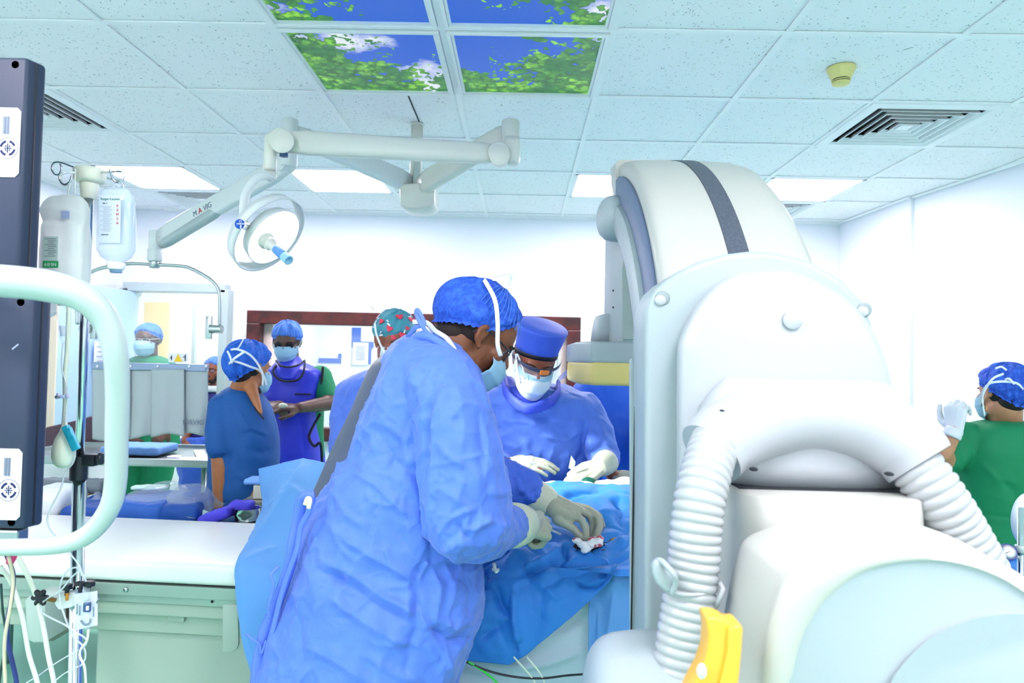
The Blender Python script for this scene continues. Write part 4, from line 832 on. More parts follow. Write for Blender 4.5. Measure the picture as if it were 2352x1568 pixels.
sec = [(.262, 2.18), (.262, 2.06), (.268, 2.02), (.292, 1.955), (.30, 1.95), (.50, 1.95), (.50, 2.18)]
mob('detector_column', prism([V((x, y, 1.605)) for x, y in sec], (0, 0, .37), .012), m_scg, ca, 40)
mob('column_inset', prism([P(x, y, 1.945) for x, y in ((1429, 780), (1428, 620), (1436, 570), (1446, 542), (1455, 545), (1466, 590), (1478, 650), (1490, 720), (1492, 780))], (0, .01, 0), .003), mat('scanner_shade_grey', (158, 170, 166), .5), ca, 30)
for y in (667, 706): mob('column_screw', lathe([(.003, 0), (.003, .002)], tuple(P(1409, y, 2.0)), (-1, -.4, 0), 10), m_gap, ca)
kx = P(1434, 503, 1.95)
mob('side_drum', lathe([(.062, 0), (.066, -.004), (.066, -.035), (.062, -.052), (.05, -.066), (.034, -.074), (.012, -.078), (.001, -.078)], tuple(kx), (1, .15, 0), 36), m_scg, ca)
mob('detector_neck', loft([sellipse(P((xl+xr)/2, y, 2.12), ((xr-xl)/2/FP*2.12, 0, 0), (0, .07, 0), 28, 3.5) for y, xl, xr in ((786, 1358, 1420), (760, 1361, 1420), (735, 1366, 1420), (727, 1370, 1420), (724, 1378, 1418))]), m_scg, ca)
oct_ = [(.203, 1.95), (.66, 1.95), (.70, 2.0), (.70, 2.4), (.66, 2.45), (.20, 2.45), (.163, 2.4), (.163, 2.06)]
mob('detector_housing', prism([V((x-.003, y, 1.548)) for x, y in oct_], (0, 0, .062), .008), m_scg, ca, 30)
mob('flat_detector', prism([V((x, y, 1.484)) for x, y in oct_], (0, 0, .07), .012), m_yel, ca, 30)
mob('detector_tab', ell(P(1322, 812, 2.1), (.008, .01, .008)), m_sc, ca)
# gantry plate
pf = [(1482, 2200), (1482, 800), (1484, 720), (1492, 688), (1506, 664), (1530, 642), (1560, 622), (1600, 602), (1660, 583), (1725, 575), (1783, 578), (1859, 597), (1936, 641), (1985, 692), (2006, 740), (2018, 800), (2020, 900), (2020, 2200)]
bm_pts = [P(x, y, 1.2) for x, y in pf]
mob('gantry_plate', prism(bm_pts, (0, .14, 0), .012, 4), m_scg, ca, 40)
mob('plate_seam', box((P(1482, 1100, 1.2).x-.0005, 1.315, 1.2), (.003, .004, .6)), m_gap, ca, False)
mob('side_cover', prism([P(x, y, 1.325) for x, y in ((1448, 1600), (1447, 830), (1451, 822), (1456, 830), (1458, 1600))], (0, .012, 0), .002), m_scg, ca, False)
for x, y in ((1520, 686), (1984, 712)):
    c_ = P(x, y, 1.2); mob('bolt_recess', ell(c_+V((.001, 0, .001)), (.0135, .003, .013)), mat('recess_grey', (132, 146, 146), .5), ca); mob('bolt_cap', ell(c_+V((-.003, -.002, -.003)), (.0105, .004, .0095)), m_sc, ca)
# rounded front dome: nested outlines with a soft edge
dl = [(1556, 1300), (1554, 1000), (1554, 860), (1556, 797), (1564, 767), (1591, 713), (1630, 663), (1668, 637), (1706, 624), (1783, 618), (1840, 628), (1897, 655), (1955, 694), (1993, 740), (2020, 790), (2043, 858), (2055, 930), (2062, 1000), (2066, 1300)]
dls = [V((x, y, 0)) for x, y in dl]; dls = spline(dls, 5)
cxp, cyp = 1810, 960
def outl(s, d, off=0): return [P(cxp+(p.x-cxp)*s, cyp+(p.y-cyp)*s+off, d) for p in dls]
rg = [outl(1.0, 1.215), outl(1.0, 1.18), outl(.998, 1.166), outl(.992, 1.156), outl(.98, 1.1475), outl(.965, 1.142), outl(.93, 1.137), outl(.8, 1.13), outl(.5, 1.122), outl(.2, 1.12)]
mob('front_dome', loft(rg), m_sc, ca, 80)
c_ = P(1820, 735, 1.1225); mob('round_cap', lathe([(.0155, -.004), (.0155, .0015), (.0145, .0025), (.001, .003)], tuple(c_), (.0, -1, .05), 32), m_sc, ca)
# collar tube that carries the hoses
cl = spline([P(1632, 1040, 1.03), P(1668, 1005, 1.045), P(1740, 972, 1.07), P(1850, 955, 1.085), P(1975, 972, 1.07), P(2070, 1020, 1.045), P(2112, 1066, 1.03)], 10)
mob('hose_collar', tube(cl, [.052, .0545, .0555, .056, .0565, .056, .055, .0545, .051], 40), m_sc, ca, 50)
mob('collar_saddle', loft([outl(.97, 1.13, 0), outl(.95, 1.12, 0)]) if False else loft([sellipse(P(1850, y, 1.115), (w_, 0, 0), (0, dd, 0), 40, 3) for y, w_, dd in ((870, .13, .01), (900, .15, .045), (940, .17, .055), (1000, .175, .06), (1060, .155, .06), (1104, .142, .06))]), m_sc, ca)
for x, y in ((1658, 944), (1731, 1077), (2042, 1088), (2110, 968)): mob('screw_recess', ell(P(x, y, 1.0 if y > 1000 else 1.02), (.006, .008, .003)), m_gap, ca)
mob('gap_line', box(tuple(P(1860, 1113, 1.10)), (.262, .12, .007)), m_gap, ca, False)
mob('neck_cover', loft([sellipse(P(1871, y, 1.07), (w_, 0, 0), (0, dd, 0), 44, 3.4) for y, w_, dd in ((1119, .134, .10), (1123, .1365, .105), (1190, .138, .108), (1260, .145, .11), (1400, .15, .12), (1600, .15, .12))]), m_scc, ca)
mob('side_tab', prism([P(x, y, 1.17) for x, y in ((2050, 912), (2066, 918), (2072, 926), (2071, 941), (2050, 941))], (0, .03, 0), .003), mat('grey_blue_tab', (150, 172, 200), .4), ca, 30)
# foreground cover
Bk = [(1636, 2100), (1645, 1600), (1655, 1480), (1667, 1390), (1683, 1310), (1698, 1258), (1712, 1236), (1742, 1220), (1800, 1201), (1870, 1188), (1950, 1183), (2040, 1189), (2120, 1207), (2200, 1238), (2280, 1282), (2352, 1322), (2440, 1385), (2520, 1480), (2560, 1600), (2570, 2100)]
Fr = [(1738, 2100), (1745, 1600), (1752, 1490), (1763, 1425), (1782, 1362), (1796, 1333), (1810, 1318), (1850, 1299), (1900, 1280), (1960, 1266), (2040, 1257), (2120, 1257), (2200, 1267), (2270, 1286), (2330, 1312), (2400, 1355), (2470, 1420), (2530, 1500), (2570, 1620), (2580, 2100)]
Rm = [(1795, 2100), (1806, 1640), (1822, 1540), (1842, 1465), (1866, 1418), (1893, 1380), (1925, 1351), (1962, 1325), (2000, 1307), (2045, 1295), (2100, 1288), (2155, 1289), (2210, 1298), (2262, 1314), (2320, 1342), (2390, 1392), (2450, 1450), (2500, 1540), (2540, 1650), (2550, 2100)]
def ol(pts, d, mixp=None, f=0):
    q = pts if mixp is None else [(a[0]+(b_[0]-a[0])*f, a[1]+(b_[1]-a[1])*f) for a, b_ in zip(pts, mixp)]
    return [P(v.x, v.y, d) for v in spline([V((x, y, 0)) for x, y in q], 4)]
rg = [ol(Bk, 1.0), ol(Bk, .955), ol(Bk, .94, Fr, .03), ol(Bk, .90, Fr, .30), ol(Bk, .85, Fr, .72), ol(Bk, .828, Fr, .93), ol(Fr, .815, Rm, .03), ol(Fr, .806, Rm, .12), ol(Fr, .800, Rm, .45), ol(Fr, .797, Rm, .9), ol(Fr, .800, Rm, 1.0)]
mob('foreground_cover', loft(rg, False), m_scc, ca, 80)
Rc = [(Rm[k][0]*.5+2180*.5, Rm[k][1]*.5+1700*.5) for k in range(len(Rm))]
mob('round_face', loft([ol(Fr, .800, Rm, 1.0), ol(Rm, .806, Rc, .01), ol(Rm, .806, Rc, .3), ol(Rm, .806, Rc, 1.0), ol(Rm, .806, Rc, 1.9)], True), m_scg, ca, 80)
Dc = [(2035, 2100), (2036, 1620), (2043, 1568), (2062, 1537), (2082, 1512), (2110, 1484), (2144, 1458), (2175, 1440), (2206, 1427), (2236, 1417), (2268, 1410), (2310, 1405), (2352, 1405), (2400, 1412), (2450, 1432), (2490, 1470), (2520, 1540), (2530, 2100)]
mob('raised_disc', loft([ol(Dc, .808), ol(Dc, .799), [P(v.x, v.y, .794) for v in spline([V((2200+(x-2200)*.985, 1700+(y-1700)*.985, 0)) for x, y in Dc], 4)]]), m_scg, ca, 50)
mob('face_slot', tube([P(2168, 1297, .802), P(2200, 1308, .803), P(2270, 1335, .803), P(2352, 1376, .803)], [.0018, .0028, .0028], 8), mat('slot_grey', (140, 156, 164), .5), ca)
# lower left rounded cover
mob('lower_cover', lathe([(.001, -.083), (.04, -.0825), (.07, -.081), (.09, -.078), (.105, -.074), (.117, -.068), (.126, -.060), (.132, -.051), (.1365, -.040), (.139, -.025), (.141, -.01), (.143, .03), (.146, .12), (.146, .3)], tuple(P(1475, 1695, .98)), (1, 0, 0), 96), m_scg, ca)
# yellow handle
hd2 = [(1622, 1416), (1648, 1418), (1666, 1424), (1676, 1434), (1702, 1432), (1708, 1446), (1705, 1500), (1698, 1568), (1690, 1660), (1555, 1660), (1590, 1580), (1612, 1540), (1625, 1500), (1628, 1455)]
yh = mob('yellow_handle', prism([P(x, y, .765) for x, y in hd2], (0, .035, 0), .004), mat('warning_yellow_paint', (236, 180, 56), .35, coat=.2), ca, 30)
mob('handle_ridge', prism([P(x, y, .758) for x, y in ((1674, 1440), (1703, 1436), (1704, 1500), (1696, 1568), (1688, 1660), (1640, 1660), (1655, 1568), (1672, 1500))], (0, .012, 0), .003), MATS['warning_yellow_paint'], yh, 30)
mob('release_button', ell(P(1612, 1541, .762), (.0055, .005, .0085)), mat('button_grey', (206, 216, 220), .4), yh)
# ribbed hoses
m_hose = mat('ribbed_hose', (170, 175, 176), .22, coat=.3)
def hose(name, pts, r, pitch=.0125, seg=40):
    c_ = spline(pts, 40); L_ = [0]
    for a_, b__ in zip(c_, c_[1:]): L_.append(L_[-1]+(b__-a_).length)
    n_ = int(L_[-1]/pitch*8); s_ = np.linspace(0, L_[-1], n_+1); A_ = np.array([tuple(v) for v in c_])
    q = [V((np.interp(t, L_, A_[:, 0]), np.interp(t, L_, A_[:, 1]), np.interp(t, L_, A_[:, 2]))) for t in s_]
    rr = [r*(.89+.125*abs(math.sin(math.pi*t/pitch))**.55) for t in s_]
    return mob(name, tube(q, rr, seg), m_hose, ca)
hose('ribbed_hose', [P(1648, 1000, 1.03), P(1628, 1060, .99), P(1610, 1130, .965), P(1600, 1200, .955), P(1594, 1280, .95), P(1584, 1360, .945), P(1571, 1450, .94), P(1560, 1540, .935), P(1552, 1700, .93)], .0355)
hose('ribbed_hose', [P(2070, 1040, 1.04), P(2118, 1090, 1.02), P(2160, 1150, 1.01), P(2200, 1215, 1.01), P(2246, 1300, 1.01), P(2290, 1400, 1.02)], .0385, .0135)
hose('ribbed_hose', [P(2080, 1085, 1.2), P(2092, 1130, 1.2), P(2104, 1180, 1.2), P(2130, 1260, 1.2)], .024, .012)
mob('hose_clip', join(tube(spline([P(1500, 1300, .93), P(1508, 1288, .92), P(1522, 1290, .905), P(1545, 1316, .895), P(1552, 1335, .90), P(1545, 1362, .905)], 6), [.004]*4, 10), prism([P(x, y, .905) for x, y in ((1504, 1286), (1522, 1289), (1530, 1310), (1556, 1328), (1547, 1366), (1528, 1360), (1508, 1340), (1499, 1318), (1500, 1298))], (0, .012, 0), .005)), m_scg, ca, 40)
mob('hose_strap', tube([P(1585+62*math.cos(a), 1334+22*math.sin(a)+10, .948-.038*math.sin(a)) for a in np.arange(28)*2*math.pi/28], .0028, 8, False, True), m_sc, ca)
mob('strap_buckle', join(tube([P(1652, 1338, .93), P(1661, 1352, .925), P(1650, 1378, .925), P(1640, 1396, .93)], .004, 8)), m_sc, ca)
# cart down to the floor
mob('cart_body', join(box((.72, 1.27, .42), (.5, .3, .55), .03), box((.85, .98, .35), (.6, .3, .4), .03)), m_scg, ca, 40)
for x, y in ((.5, 1.3), (.95, 1.3), (.65, .9), (1.1, .9)): mob('castor', lathe([(.05, -.02), (.06, -.014), (.06, .014), (.05, .02)], (x, y, .06), (1, 0, 0), 24), m_black, ca)
# gas stand at the right edge
gs = thing('flowmeter_stand', 'chrome post with white oval cover and round gauge at the right edge', 'gas stand', (P(2345, 1270, 1.75).x, 1.75, 0))
m_gr = P(2345, 1200, 1.75)
mob('post', tube([(m_gr.x, 1.75, 0.02), (m_gr.x, 1.75, P(2345, 1165, 1.75).z)], .008, 16), m_chrome, gs)
mob('nut', lathe([(.012, 0), (.014, .002), (.014, .016), (.012, .018)], tuple(P(2345, 1268, 1.75)), (0, 0, 1), 16), m_frame, gs)
mob('oval_cover', loft([sellipse(P(2362, 1195, 1.80+dy), (.046*s, 0, 0), (0, 0, .072*s), 40) for s, dy in ((.9, .02), (1, .012), (1, .0), (.93, -.008), (.5, -.012), (.02, -.013))]), mat('pale_blue_white', (218, 230, 242), .35), gs)
mob('gauge', lathe([(.021, .012), (.021, -.004), (.019, -.007), (.0185, -.005)], tuple(P(2314, 1268, 1.75)), (.3, 1, -.5), 30), mat('navy_rim', (44, 66, 150), .35), gs)
mob('gauge_face', lathe([(.0185, 0), (.001, -.001)], tuple(P(2314, 1268, 1.75)+V((-.001, -.005, .002))), (.3, 1, -.5), 30), m_label, gs)
mob('gauge_needle', tube([P(2310, 1270, 1.742), P(2320, 1266, 1.742)], .0006, 6), m_black, gs)
mob('arm', tube([P(2316, 1276, 1.755), P(2345, 1278, 1.75)], .006, 12), m_steel, gs)
mob('base', join(*[box((m_gr.x, 1.75, .02), (.4, .05, .035), .01, 2, Matrix.Rotation(a, 3, 'Z')) for a in (0, 1.57)]), m_steel, gs, False)
# ================================================================= people: shared builders
def skin(n, c): return mat(n, c, .45, sss=.08, var=(22, tuple(int(x*.86) for x in c), .5), bump=(160, .12))
SK1 = skin('dark_brown_skin', (126, 74, 44)); SK2 = skin('brown_skin', (150, 86, 62)); SK3 = skin('deep_brown_skin', (96, 68, 54)); SK4 = skin('warm_brown_skin', (168, 108, 66)); SK5 = skin('tan_skin', (190, 138, 104))
m_hair = mat('black_hair', (24, 20, 20), .7, bump=(90, .5))
m_gown = mat('blue_gown_fabric', (80, 120, 218), .62, bump=(340, .25), sheen=.2, var=(26, (88, 128, 224), .7), crush=(9, 1.0))
m_gown2 = mat('mid_blue_gown_fabric', (74, 124, 234), .6, bump=(340, .2), var=(20, (66, 112, 226), .7), crush=(8, .5))
m_gown3 = mat('violet_blue_gown', (66, 106, 214), .6, bump=(300, .2), crush=(9, .6))
m_bouf = mat('bouffant_blue', (28, 76, 186), .75, bump=(260, .6), var=(70, (58, 112, 220), .7), crush=(20, .35))
m_bouf2 = mat('bouffant_pale_blue', (78, 128, 216), .75, bump=(200, .5))
m_bouf3 = mat('bouffant_deep_blue', (28, 92, 196), .75, bump=(200, .6), var=(40, (44, 112, 214), .8))
m_mask = mat('mask_blue', (146, 190, 212), .7, bump=(300, .15)); m_maskw = mat('mask_white', (212, 224, 230), .7, bump=(300, .15))
m_tie = mat('white_tie', (226, 234, 240), .7); m_tieb = mat('blue_tie', (96, 128, 236), .65, bump=(400, .3))
m_glove = mat('latex_glove', (206, 208, 184), .42, bump=(110, .35), sss=.05); m_glove2 = mat('thin_latex_glove', (170, 170, 150), .42, bump=(110, .35), sss=.05)
m_apron = mat('grey_lead_apron', (78, 88, 110), .5, bump=(200, .2)); m_lead2 = mat('royal_blue_lead_apron', (50, 62, 206), .42, bump=(60, .1), var=(5, (44, 52, 196), .8))
m_green = mat('green_scrubs', (0, 124, 80), .7, bump=(260, .15)); m_scrub = mat('teal_blue_scrubs', (14, 80, 148), .7, bump=(260, .15), var=(8, (16, 84, 152), .8)); m_navy = mat('navy_scrubs', (40, 42, 110), .7)
m_eyew = mat('eye_white', (226, 222, 214), .25); m_iris = mat('dark_iris', (30, 20, 16), .2); m_trim = mat('black_trim', (18, 24, 36), .6)
m_lens = mat('clear_lens', (220, 232, 246), .02, alpha=.09)
class Head:
    def __init__(s, c, f, u=(0, 0, 1), k=1.0):
        s.c = V(c); s.f = V(f).normalized(); u = V(u); s.u = (u-s.f*u.dot(s.f)).normalized(); s.r = s.f.cross(s.u); s.k = k
        s.R = Matrix((s.r, s.f, s.u)).transposed()
    def __call__(s, x, y, z): return s.c + (s.r*x+s.f*y+s.u*z)*s.k
    def e(s, c, r, tilt=None): return ell(s(*c), [q*s.k for q in r], s.R if tilt is None else s.R @ tilt)
    def parts(s, neck=None, nr=.058, beard=False):
        o = [s.e((0, -.014, .034), (.0765, .097, .086)), s.e((0, .03, .03), (.066, .064, .066)), s.e((0, .032, -.018), (.062, .06, .07)), s.e((0, .022, -.066), (.053, .058, .042)), s.e((0, .066, -.098), (.024, .022, .019)),
             s.e((0, .083, .026), (.048, .014, .010)), capsule(s(0, .088, .016), .0085*s.k, s(0, .112, -.018), .0125*s.k), s.e((.012, .101, -.026), (.0095, .011, .008)), s.e((-.012, .101, -.026), (.0095, .011, .008)),
             s.e((0, .087, -.052), (.025, .012, .0065)), s.e((0, .085, -.063), (.022, .012, .0065))]+[s.e((g*.031, .0715, .0135), (.017, .0125, .0065)) for g in (-1, 1)]+[s.e((g*.031, .071, -.006), (.015, .011, .005)) for g in (-1, 1)]
        for g in (-1, 1):
            o += [s.e((g*.044, .055, -.016), (.022, .026, .02)), s.e((g*.040, .015, -.06), (.02, .035, .03))]
            a = [s(g*.073, .005, -.026), s(g*.078, -.003, -.027), s(g*.082, -.016, -.010), s(g*.085, -.021, .009), s(g*.083, -.013, .022), s(g*.078, -.002, .021), s(g*.075, .005, .009)]
            o += [tube(spline(a, 4), .0045*s.k, 8), s.e((g*.077, -.010, .0), (.006, .016, .024)), s.e((g*.076, .004, -.026), (.006, .007, .009))]
        if neck is not None:
            nb = V(neck); o += [capsule(s(0, -.022, -.045), nr*s.k, nb, nr*1.12*s.k)]
        return o
    def eyes(s, par, closed=False, skinm=None):
        for g in (-1, 1):
            if not closed:
                e_ = mob('eye', s.e((g*.030, .0680, .0045), (.0130, .0115, .0095)), m_eyew, par); mob('iris', s.e((g*.030, .0777, .004), (.0052, .0026, .0052)), m_iris, e_)
            else: mob('eyelid', s.e((g*.031, .0735, .004), (.0145, .0118, .0100)), skinm, par)
            mob('eyebrow', tube(spline([s(g*.014, .0955, .022), s(g*.030, .0935, .029), s(g*.050, .078, .024)], 4), .0032*s.k, 8, True, False, (1, .7)), m_hair, par)
    def hair(s, par, m=None): return mob('hair', join(s.e((0, -.023, .022), (.0760, .081, .076)), s.e((0, -.050, -.026), (.056, .046, .046))), m or m_hair, par)
    def cap(s, par, m, zf=.075, zs=.02, zb=-.03, puff=1.0, N=26, back=0, seed=0, top=0, am=1, ruffle=True):
        na, ne = 144, 44; cz, cy = .03, -.014-back*.3; rx, ry, rz = .088*puff, (.106+back)*puff, (.098+top)*puff; rnd = random.Random(seed); ph = [rnd.uniform(0, 6.28) for _ in range(6)]
        rg = []
        for i in range(ne+1):
            ring = []
            for j in range(na):
                az = 2*math.pi*j/na; cf = math.cos(az); zr = (zf*max(cf, 0)**1.2 + zb*max(-cf, 0)**1.2 + zs*(1-abs(cf)**1.2)); er = math.asin(max(-.95, min(.95, (zr-cz)/rz))); t = i/ne
                e_ = math.pi/2*.985 + (er-math.pi/2*.985)*min(t/.93, 1)
                g = t**1.5
                pl = am*(.0024*math.sin(az*N+ph[0]+1.3*math.sin(az*3+ph[1])) + .0012*math.sin(az*N*1.7+ph[2]))*g + am*.004*math.sin(az*5+ph[3]+t*4)*math.sin(t*3.1)+am*.0022*math.sin(az*11+ph[4]-t*7)
                sc_ = 1 + (0 if t < .80 else -(.10*((t-.80)/.13)**2 if t < .93 else .10-.035*(t-.93)/.07*(1 if ruffle else 0)))
                R_ = sc_+pl/.09; x = rx*R_*math.cos(e_)*math.sin(az); y = ry*R_*math.cos(e_)*math.cos(az)*(1 if cf > 0 else 1.0); z = rz*(1+pl/.09)*math.sin(e_)
                if t > .93: z -= .009*(t-.93)/.07*(1+.3*math.sin(az*N))
                ring.append(s(x, cy+y, cz+z))
            rg.append(ring)
        return mob('cap', loft(rg, False), m, par)
    def mask(s, par, m, zt=.004, zb=-.122, w_=1, out=0, fold=True, cent=0, span=74):
        def fn(u, v):
            a = (u*2-1)*math.radians(span); pr = [(.0, .106), (.25, .129), (.5, .127), (.8, .108), (1, .064)]
            ry = np.interp(v, [p[0] for p in pr], [p[1] for p in pr])+out; rx = np.interp(v, [0, .5, 1], [.071, .071, .055])*w_
            side = abs(u*2-1)**2; z = zt+(zb-zt)*v; z = z*(1-side*.45)+(-.035)*side*.45
            if v > .85: z += .01*(1-side)*(v-.85)/.15
            ry += .0028*abs(math.sin(v*math.pi*3.5)) if fold else 0
            return s(math.sin(a)*rx*1.04, math.cos(a)*ry*(1) - .0*side, z)
        return mob('mask', thick(grid(fn, 34, 26), .0015*s.k), m, par)
    def local(s, pts): return [s(*p) for p in pts]
    def glasses(s, par, m, r=.021, zc=.004, lens=None, y=.096):
        g_ = []
        for g in (-1, 1): g_.append(tube([s(g*.033+r*1.15*math.cos(a), y-.010*(abs(math.cos(a)*1.15*r+.033*1))*0-.0022*(1+g*math.cos(a))*4, zc+r*.82*math.sin(a)) for a in np.arange(24)*.2618], .0017*s.k, 8, False, True))
        g_.append(tube(spline([s(-.012, y+.001, zc+.006), s(0, y+.004, zc+.009), s(.012, y+.001, zc+.006)], 4), .0017*s.k, 8))
        for g in (-1, 1): g_.append(tube([s(g*.058, y-.016, zc+.008), s(g*.074, y-.05, zc+.010), s(g*.082, -.004, zc+.014), s(g*.081, -.03, zc-.012)], .0022*s.k, 8))
        o = mob('glasses', join(*g_), m, par)
        if lens: mob('lens', join(*[s.e((g*.033, y-.009, zc), (r*1.12, .0015, r*.8)) for g in (-1, 1)]), lens, o)
        return o
def hand(w, d, n, side=1, k=1.0, curl=(35, 40, 25), thumb=25, rs=1.0, spread=1.0, palm=True):
    "w wrist, d along the hand, n back of the hand; side=+1 thumb on d x n side"
    w, d = V(w), V(d).normalized(); n = V(n); n = (n-d*n.dot(d)).normalized(); x = d.cross(n)*side; o = []
    def pt(a, b, c): return w+(x*a+d*b+n*c)*k
    kn = [(.030, .090, .0), (.010, .094, .004), (-.010, .090, .003), (-.029, .081, -.002)]; ln_ = [(.042, .026, .021), (.047, .030, .022), (.043, .028, .021), (.034, .021, .018)]; rr = [.0098, .010, .0096, .0085]
    for (a, b, c), L_, r in zip(kn, ln_, rr):
        base = pt(a, b, c); o.append(capsule(pt(a*.55, .008, 0), .0145*k*rs, base, .0125*k*rs, 10, 4)); ang = 0; cur = base; dd = (d + x*a*2.2*spread).normalized()
        for L, cu, q in zip(L_, curl, (1, .93, .84)):
            ang += math.radians(cu); di = dd*math.cos(ang)-n*math.sin(ang); nx = cur+di*L*k; o.append(capsule(cur, r*q*k*rs, nx, r*q*.92*k*rs, 10, 4)); cur = nx
    t = math.radians(thumb); c0 = pt(.022, .018, -.006); c1 = c0+(d*.55+x*.75*math.cos(t)-n*.6*math.sin(t)).normalized()*.044*k; c2 = c1+(d*.86+x*.35*math.cos(t)-n*.6*math.sin(t)).normalized()*.033*k; c3 = c2+(d*.95+x*.05-n*.45*math.sin(t)).normalized()*.026*k
    o += [capsule(c0, .016*k*rs, c1, .0125*k*rs, 10, 4), capsule(c1, .0122*k*rs, c2, .0108*k*rs, 10, 4), capsule(c2, .0105*k*rs, c3, .009*k*rs, 10, 4)]
    return o
def chain(pts, rs, d=None):
    q = [V(p) for p in pts]; return [capsule(q[i], rs[i], q[i+1], rs[i+1]) for i in range(len(q)-1)]
def pc(pts):  # pixel chain: (x, y, depth, radius)
    q = [P(x, y, d) for x, y, d, r in pts]; return [capsule(q[i], pts[i][3], q[i+1], pts[i+1][3]) for i in range(len(q)-1)]
def legs(cx, cy, z, w_=.09, r=.085, fr=.05): # simple standing legs down to the floor
    o = []
    for g in (-1, 1): o += chain([(cx+g*w_, cy, z), (cx+g*w_, cy, z*.52), (cx+g*w_, cy+.01, .09)], [r, r*.72, fr])
    return o
def shoes(par, cx, cy, w_=.09, f=(0, -1), m=None):
    for g in (-1, 1):
        c_ = V((cx+g*w_+f[0]*.05, cy+f[1]*.05, .042)); a = math.atan2(f[0], -f[1]); mob('shoe', ell(c_, (.045, .13, .042), Matrix.Rotation(a, 3, 'Z')), m or m_black, par)
def rib(name, pts, w_, m, par, t=.0009, up=None): return mob(name, ribbon(pts, w_, t, up, 6), m, par)
# ================================================================= leading surgeon (foreground)
s1p = thing('person', 'surgeon in blue gown, bouffant cap and black glasses leaning over the table, largest figure', 'person', (P(880, 1500, 1.66).x, 1.66, 0))
H1 = Head(P(1092, 766, 1.73), (.74, .34, -.58), (.52, .08, .84), 1.02)
far_fingers = [ # gloved far hand pinching the gauze: lists of (px,py,depth,radius)
    [(1262, 1152, 2.00, .030), (1300, 1166, 1.99, .026), (1330, 1172, 1.99, .015)],
    [(1272, 1165, 1.98, .030), (1300, 1180, 1.975, .024), (1318, 1188, 1.975, .014)],
    [(1282, 1192, 1.965, .018), (1300, 1204, 1.96, .0125), (1318, 1214, 1.96, .0112), (1335, 1235, 1.955, .0095)],
    [(1318, 1182, 1.98, .0135), (1336, 1194, 1.965, .0112), (1345, 1212, 1.955, .0106), (1348, 1243, 1.95, .0088)],
    [(1330, 1172, 2.0, .0135), (1354, 1183, 2.0, .0112), (1362, 1204, 2.0, .0104), (1358, 1234, 1.985, .0088)],
    [(1328, 1166, 2.02, .0135), (1354, 1173, 2.01, .0118), (1374, 1188, 1.99, .011), (1378, 1210, 1.975, .0104), (1368, 1237, 1.965, .0088)],
    [(1320, 1162, 2.04, .0125), (1350, 1167, 2.045, .0105), (1376, 1184, 2.05, .0095), (1384, 1206, 2.04, .009)]]
def scl(f, k): return [[(x, y, d, r*k) for x, y, d, r in q] for q in f]
near_hand = hand(P(1192, 1200, 1.74), (.66, .66, -.22), (.25, -.62, .74), -1, 1.10, (72, 82, 45), 30)
body = H1.parts(P(985, 850, 1.72), .062)+[xf(rows([(800, 925, 1040, 1.73, .06), (860, 890, 1085, 1.72, .12), (1000, 820, 1100, 1.72, .14), (1200, 735, 1060, 1.7, .14), (1400, 700, 1040, 1.68, .14), (1500, 700, 1030, 1.67, .12)]), Matrix())]
body += chain([(-.47, 1.68, .85), (-.50, 1.68, .45), (-.52, 1.70, .09)], [.10, .07, .05])+chain([(-.27, 1.70, .85), (-.27, 1.68, .45), (-.27, 1.70, .09)], [.10, .07, .05])
body += pc([(1000, 870, 1.6, .05), (1050, 1060, 1.52, .045), (1078, 1190, 1.52, .042), (1140, 1215, 1.63, .036), (1192, 1203, 1.74, .028)])+pc([(1040, 900, 1.86, .05), (1090, 1080, 1.95, .040), (1200, 1115, 1.99, .034), (1262, 1152, 2.0, .026)])
body += hand(P(1192, 1200, 1.74), (.66, .66, -.22), (.25, -.62, .74), -1, 1.10, (72, 82, 45), 30, .72)+sum([pc(q) for q in scl(far_fingers, .75)], [])
soft('body', body, SK1, s1p, .0045, 5)
H1.eyes(s1p); 
m_hair2 = mat('short_hair', (44, 32, 26), .8, bump=(200, .5)); H1.hair(s1p, m_hair2)
H1.cap(s1p, m_bouf, .108, .018, -.034, 1.02, 40, .008, 4, .002, .9)
# fine gathered lines of the cap
for k in range(13):
    a = math.radians(25+k*7.5); pts = []
    for t in np.linspace(.12, .86, 12):
        e_ = math.pi/2*(1-t)+(.1)*t; pts.append(H1(.0915*1.01*math.cos(e_)*math.sin(a+.02*math.sin(t*5+k)), -.016+.1125*math.cos(e_)*math.cos(a+.02*math.sin(t*5+k)), .03+.1035*math.sin(e_)))
    mob('cap_pleat', tube(pts, .0011, 6), m_bouf2, s1p)
H1.mask(s1p, m_mask, -.010, -.130, span=60)
gl = H1.glasses(s1p, m_black, .023, .004, m_lens, .100)
rib('mask_tie', [P(1150, 818, 1.63), P(1143, 790, 1.615), P(1143, 740, 1.61), P(1137, 690, 1.615), P(1118, 652, 1.65), P(1108, 638, 1.70)], .0105, m_tie, s1p, .0009, (0, -1, 0))
rib('mask_tie', [P(1080, 628, 1.70), P(1100, 634, 1.70), P(1122, 640, 1.70), P(1147, 643, 1.70)], .008, m_tie, s1p, .0009, (0, -1, 0))
rib('mask_tie', [P(1118, 642, 1.71), P(1145, 632, 1.72), P(1168, 627, 1.72), P(1174, 632, 1.72), P(1171, 648, 1.73), P(1166, 664, 1.73)], .006, m_tie, s1p, .0009, (0, -1, 0))
rib('mask_tie', [P(948, 740, 1.66), P(968, 738, 1.65), P(985, 744, 1.64), P(1000, 760, 1.63), P(1025, 776, 1.62), P(1042, 800, 1.61), P(1060, 832, 1.61), P(1075, 852, 1.62)], .0115, m_tie, s1p, .0012, (0, -1, 0))
rib('mask_tie', [P(968, 738, 1.65), P(976, 752, 1.64), P(990, 762, 1.64), P(984, 772, 1.64)], .010, m_tie, s1p, .0012, (0, -1, 0))
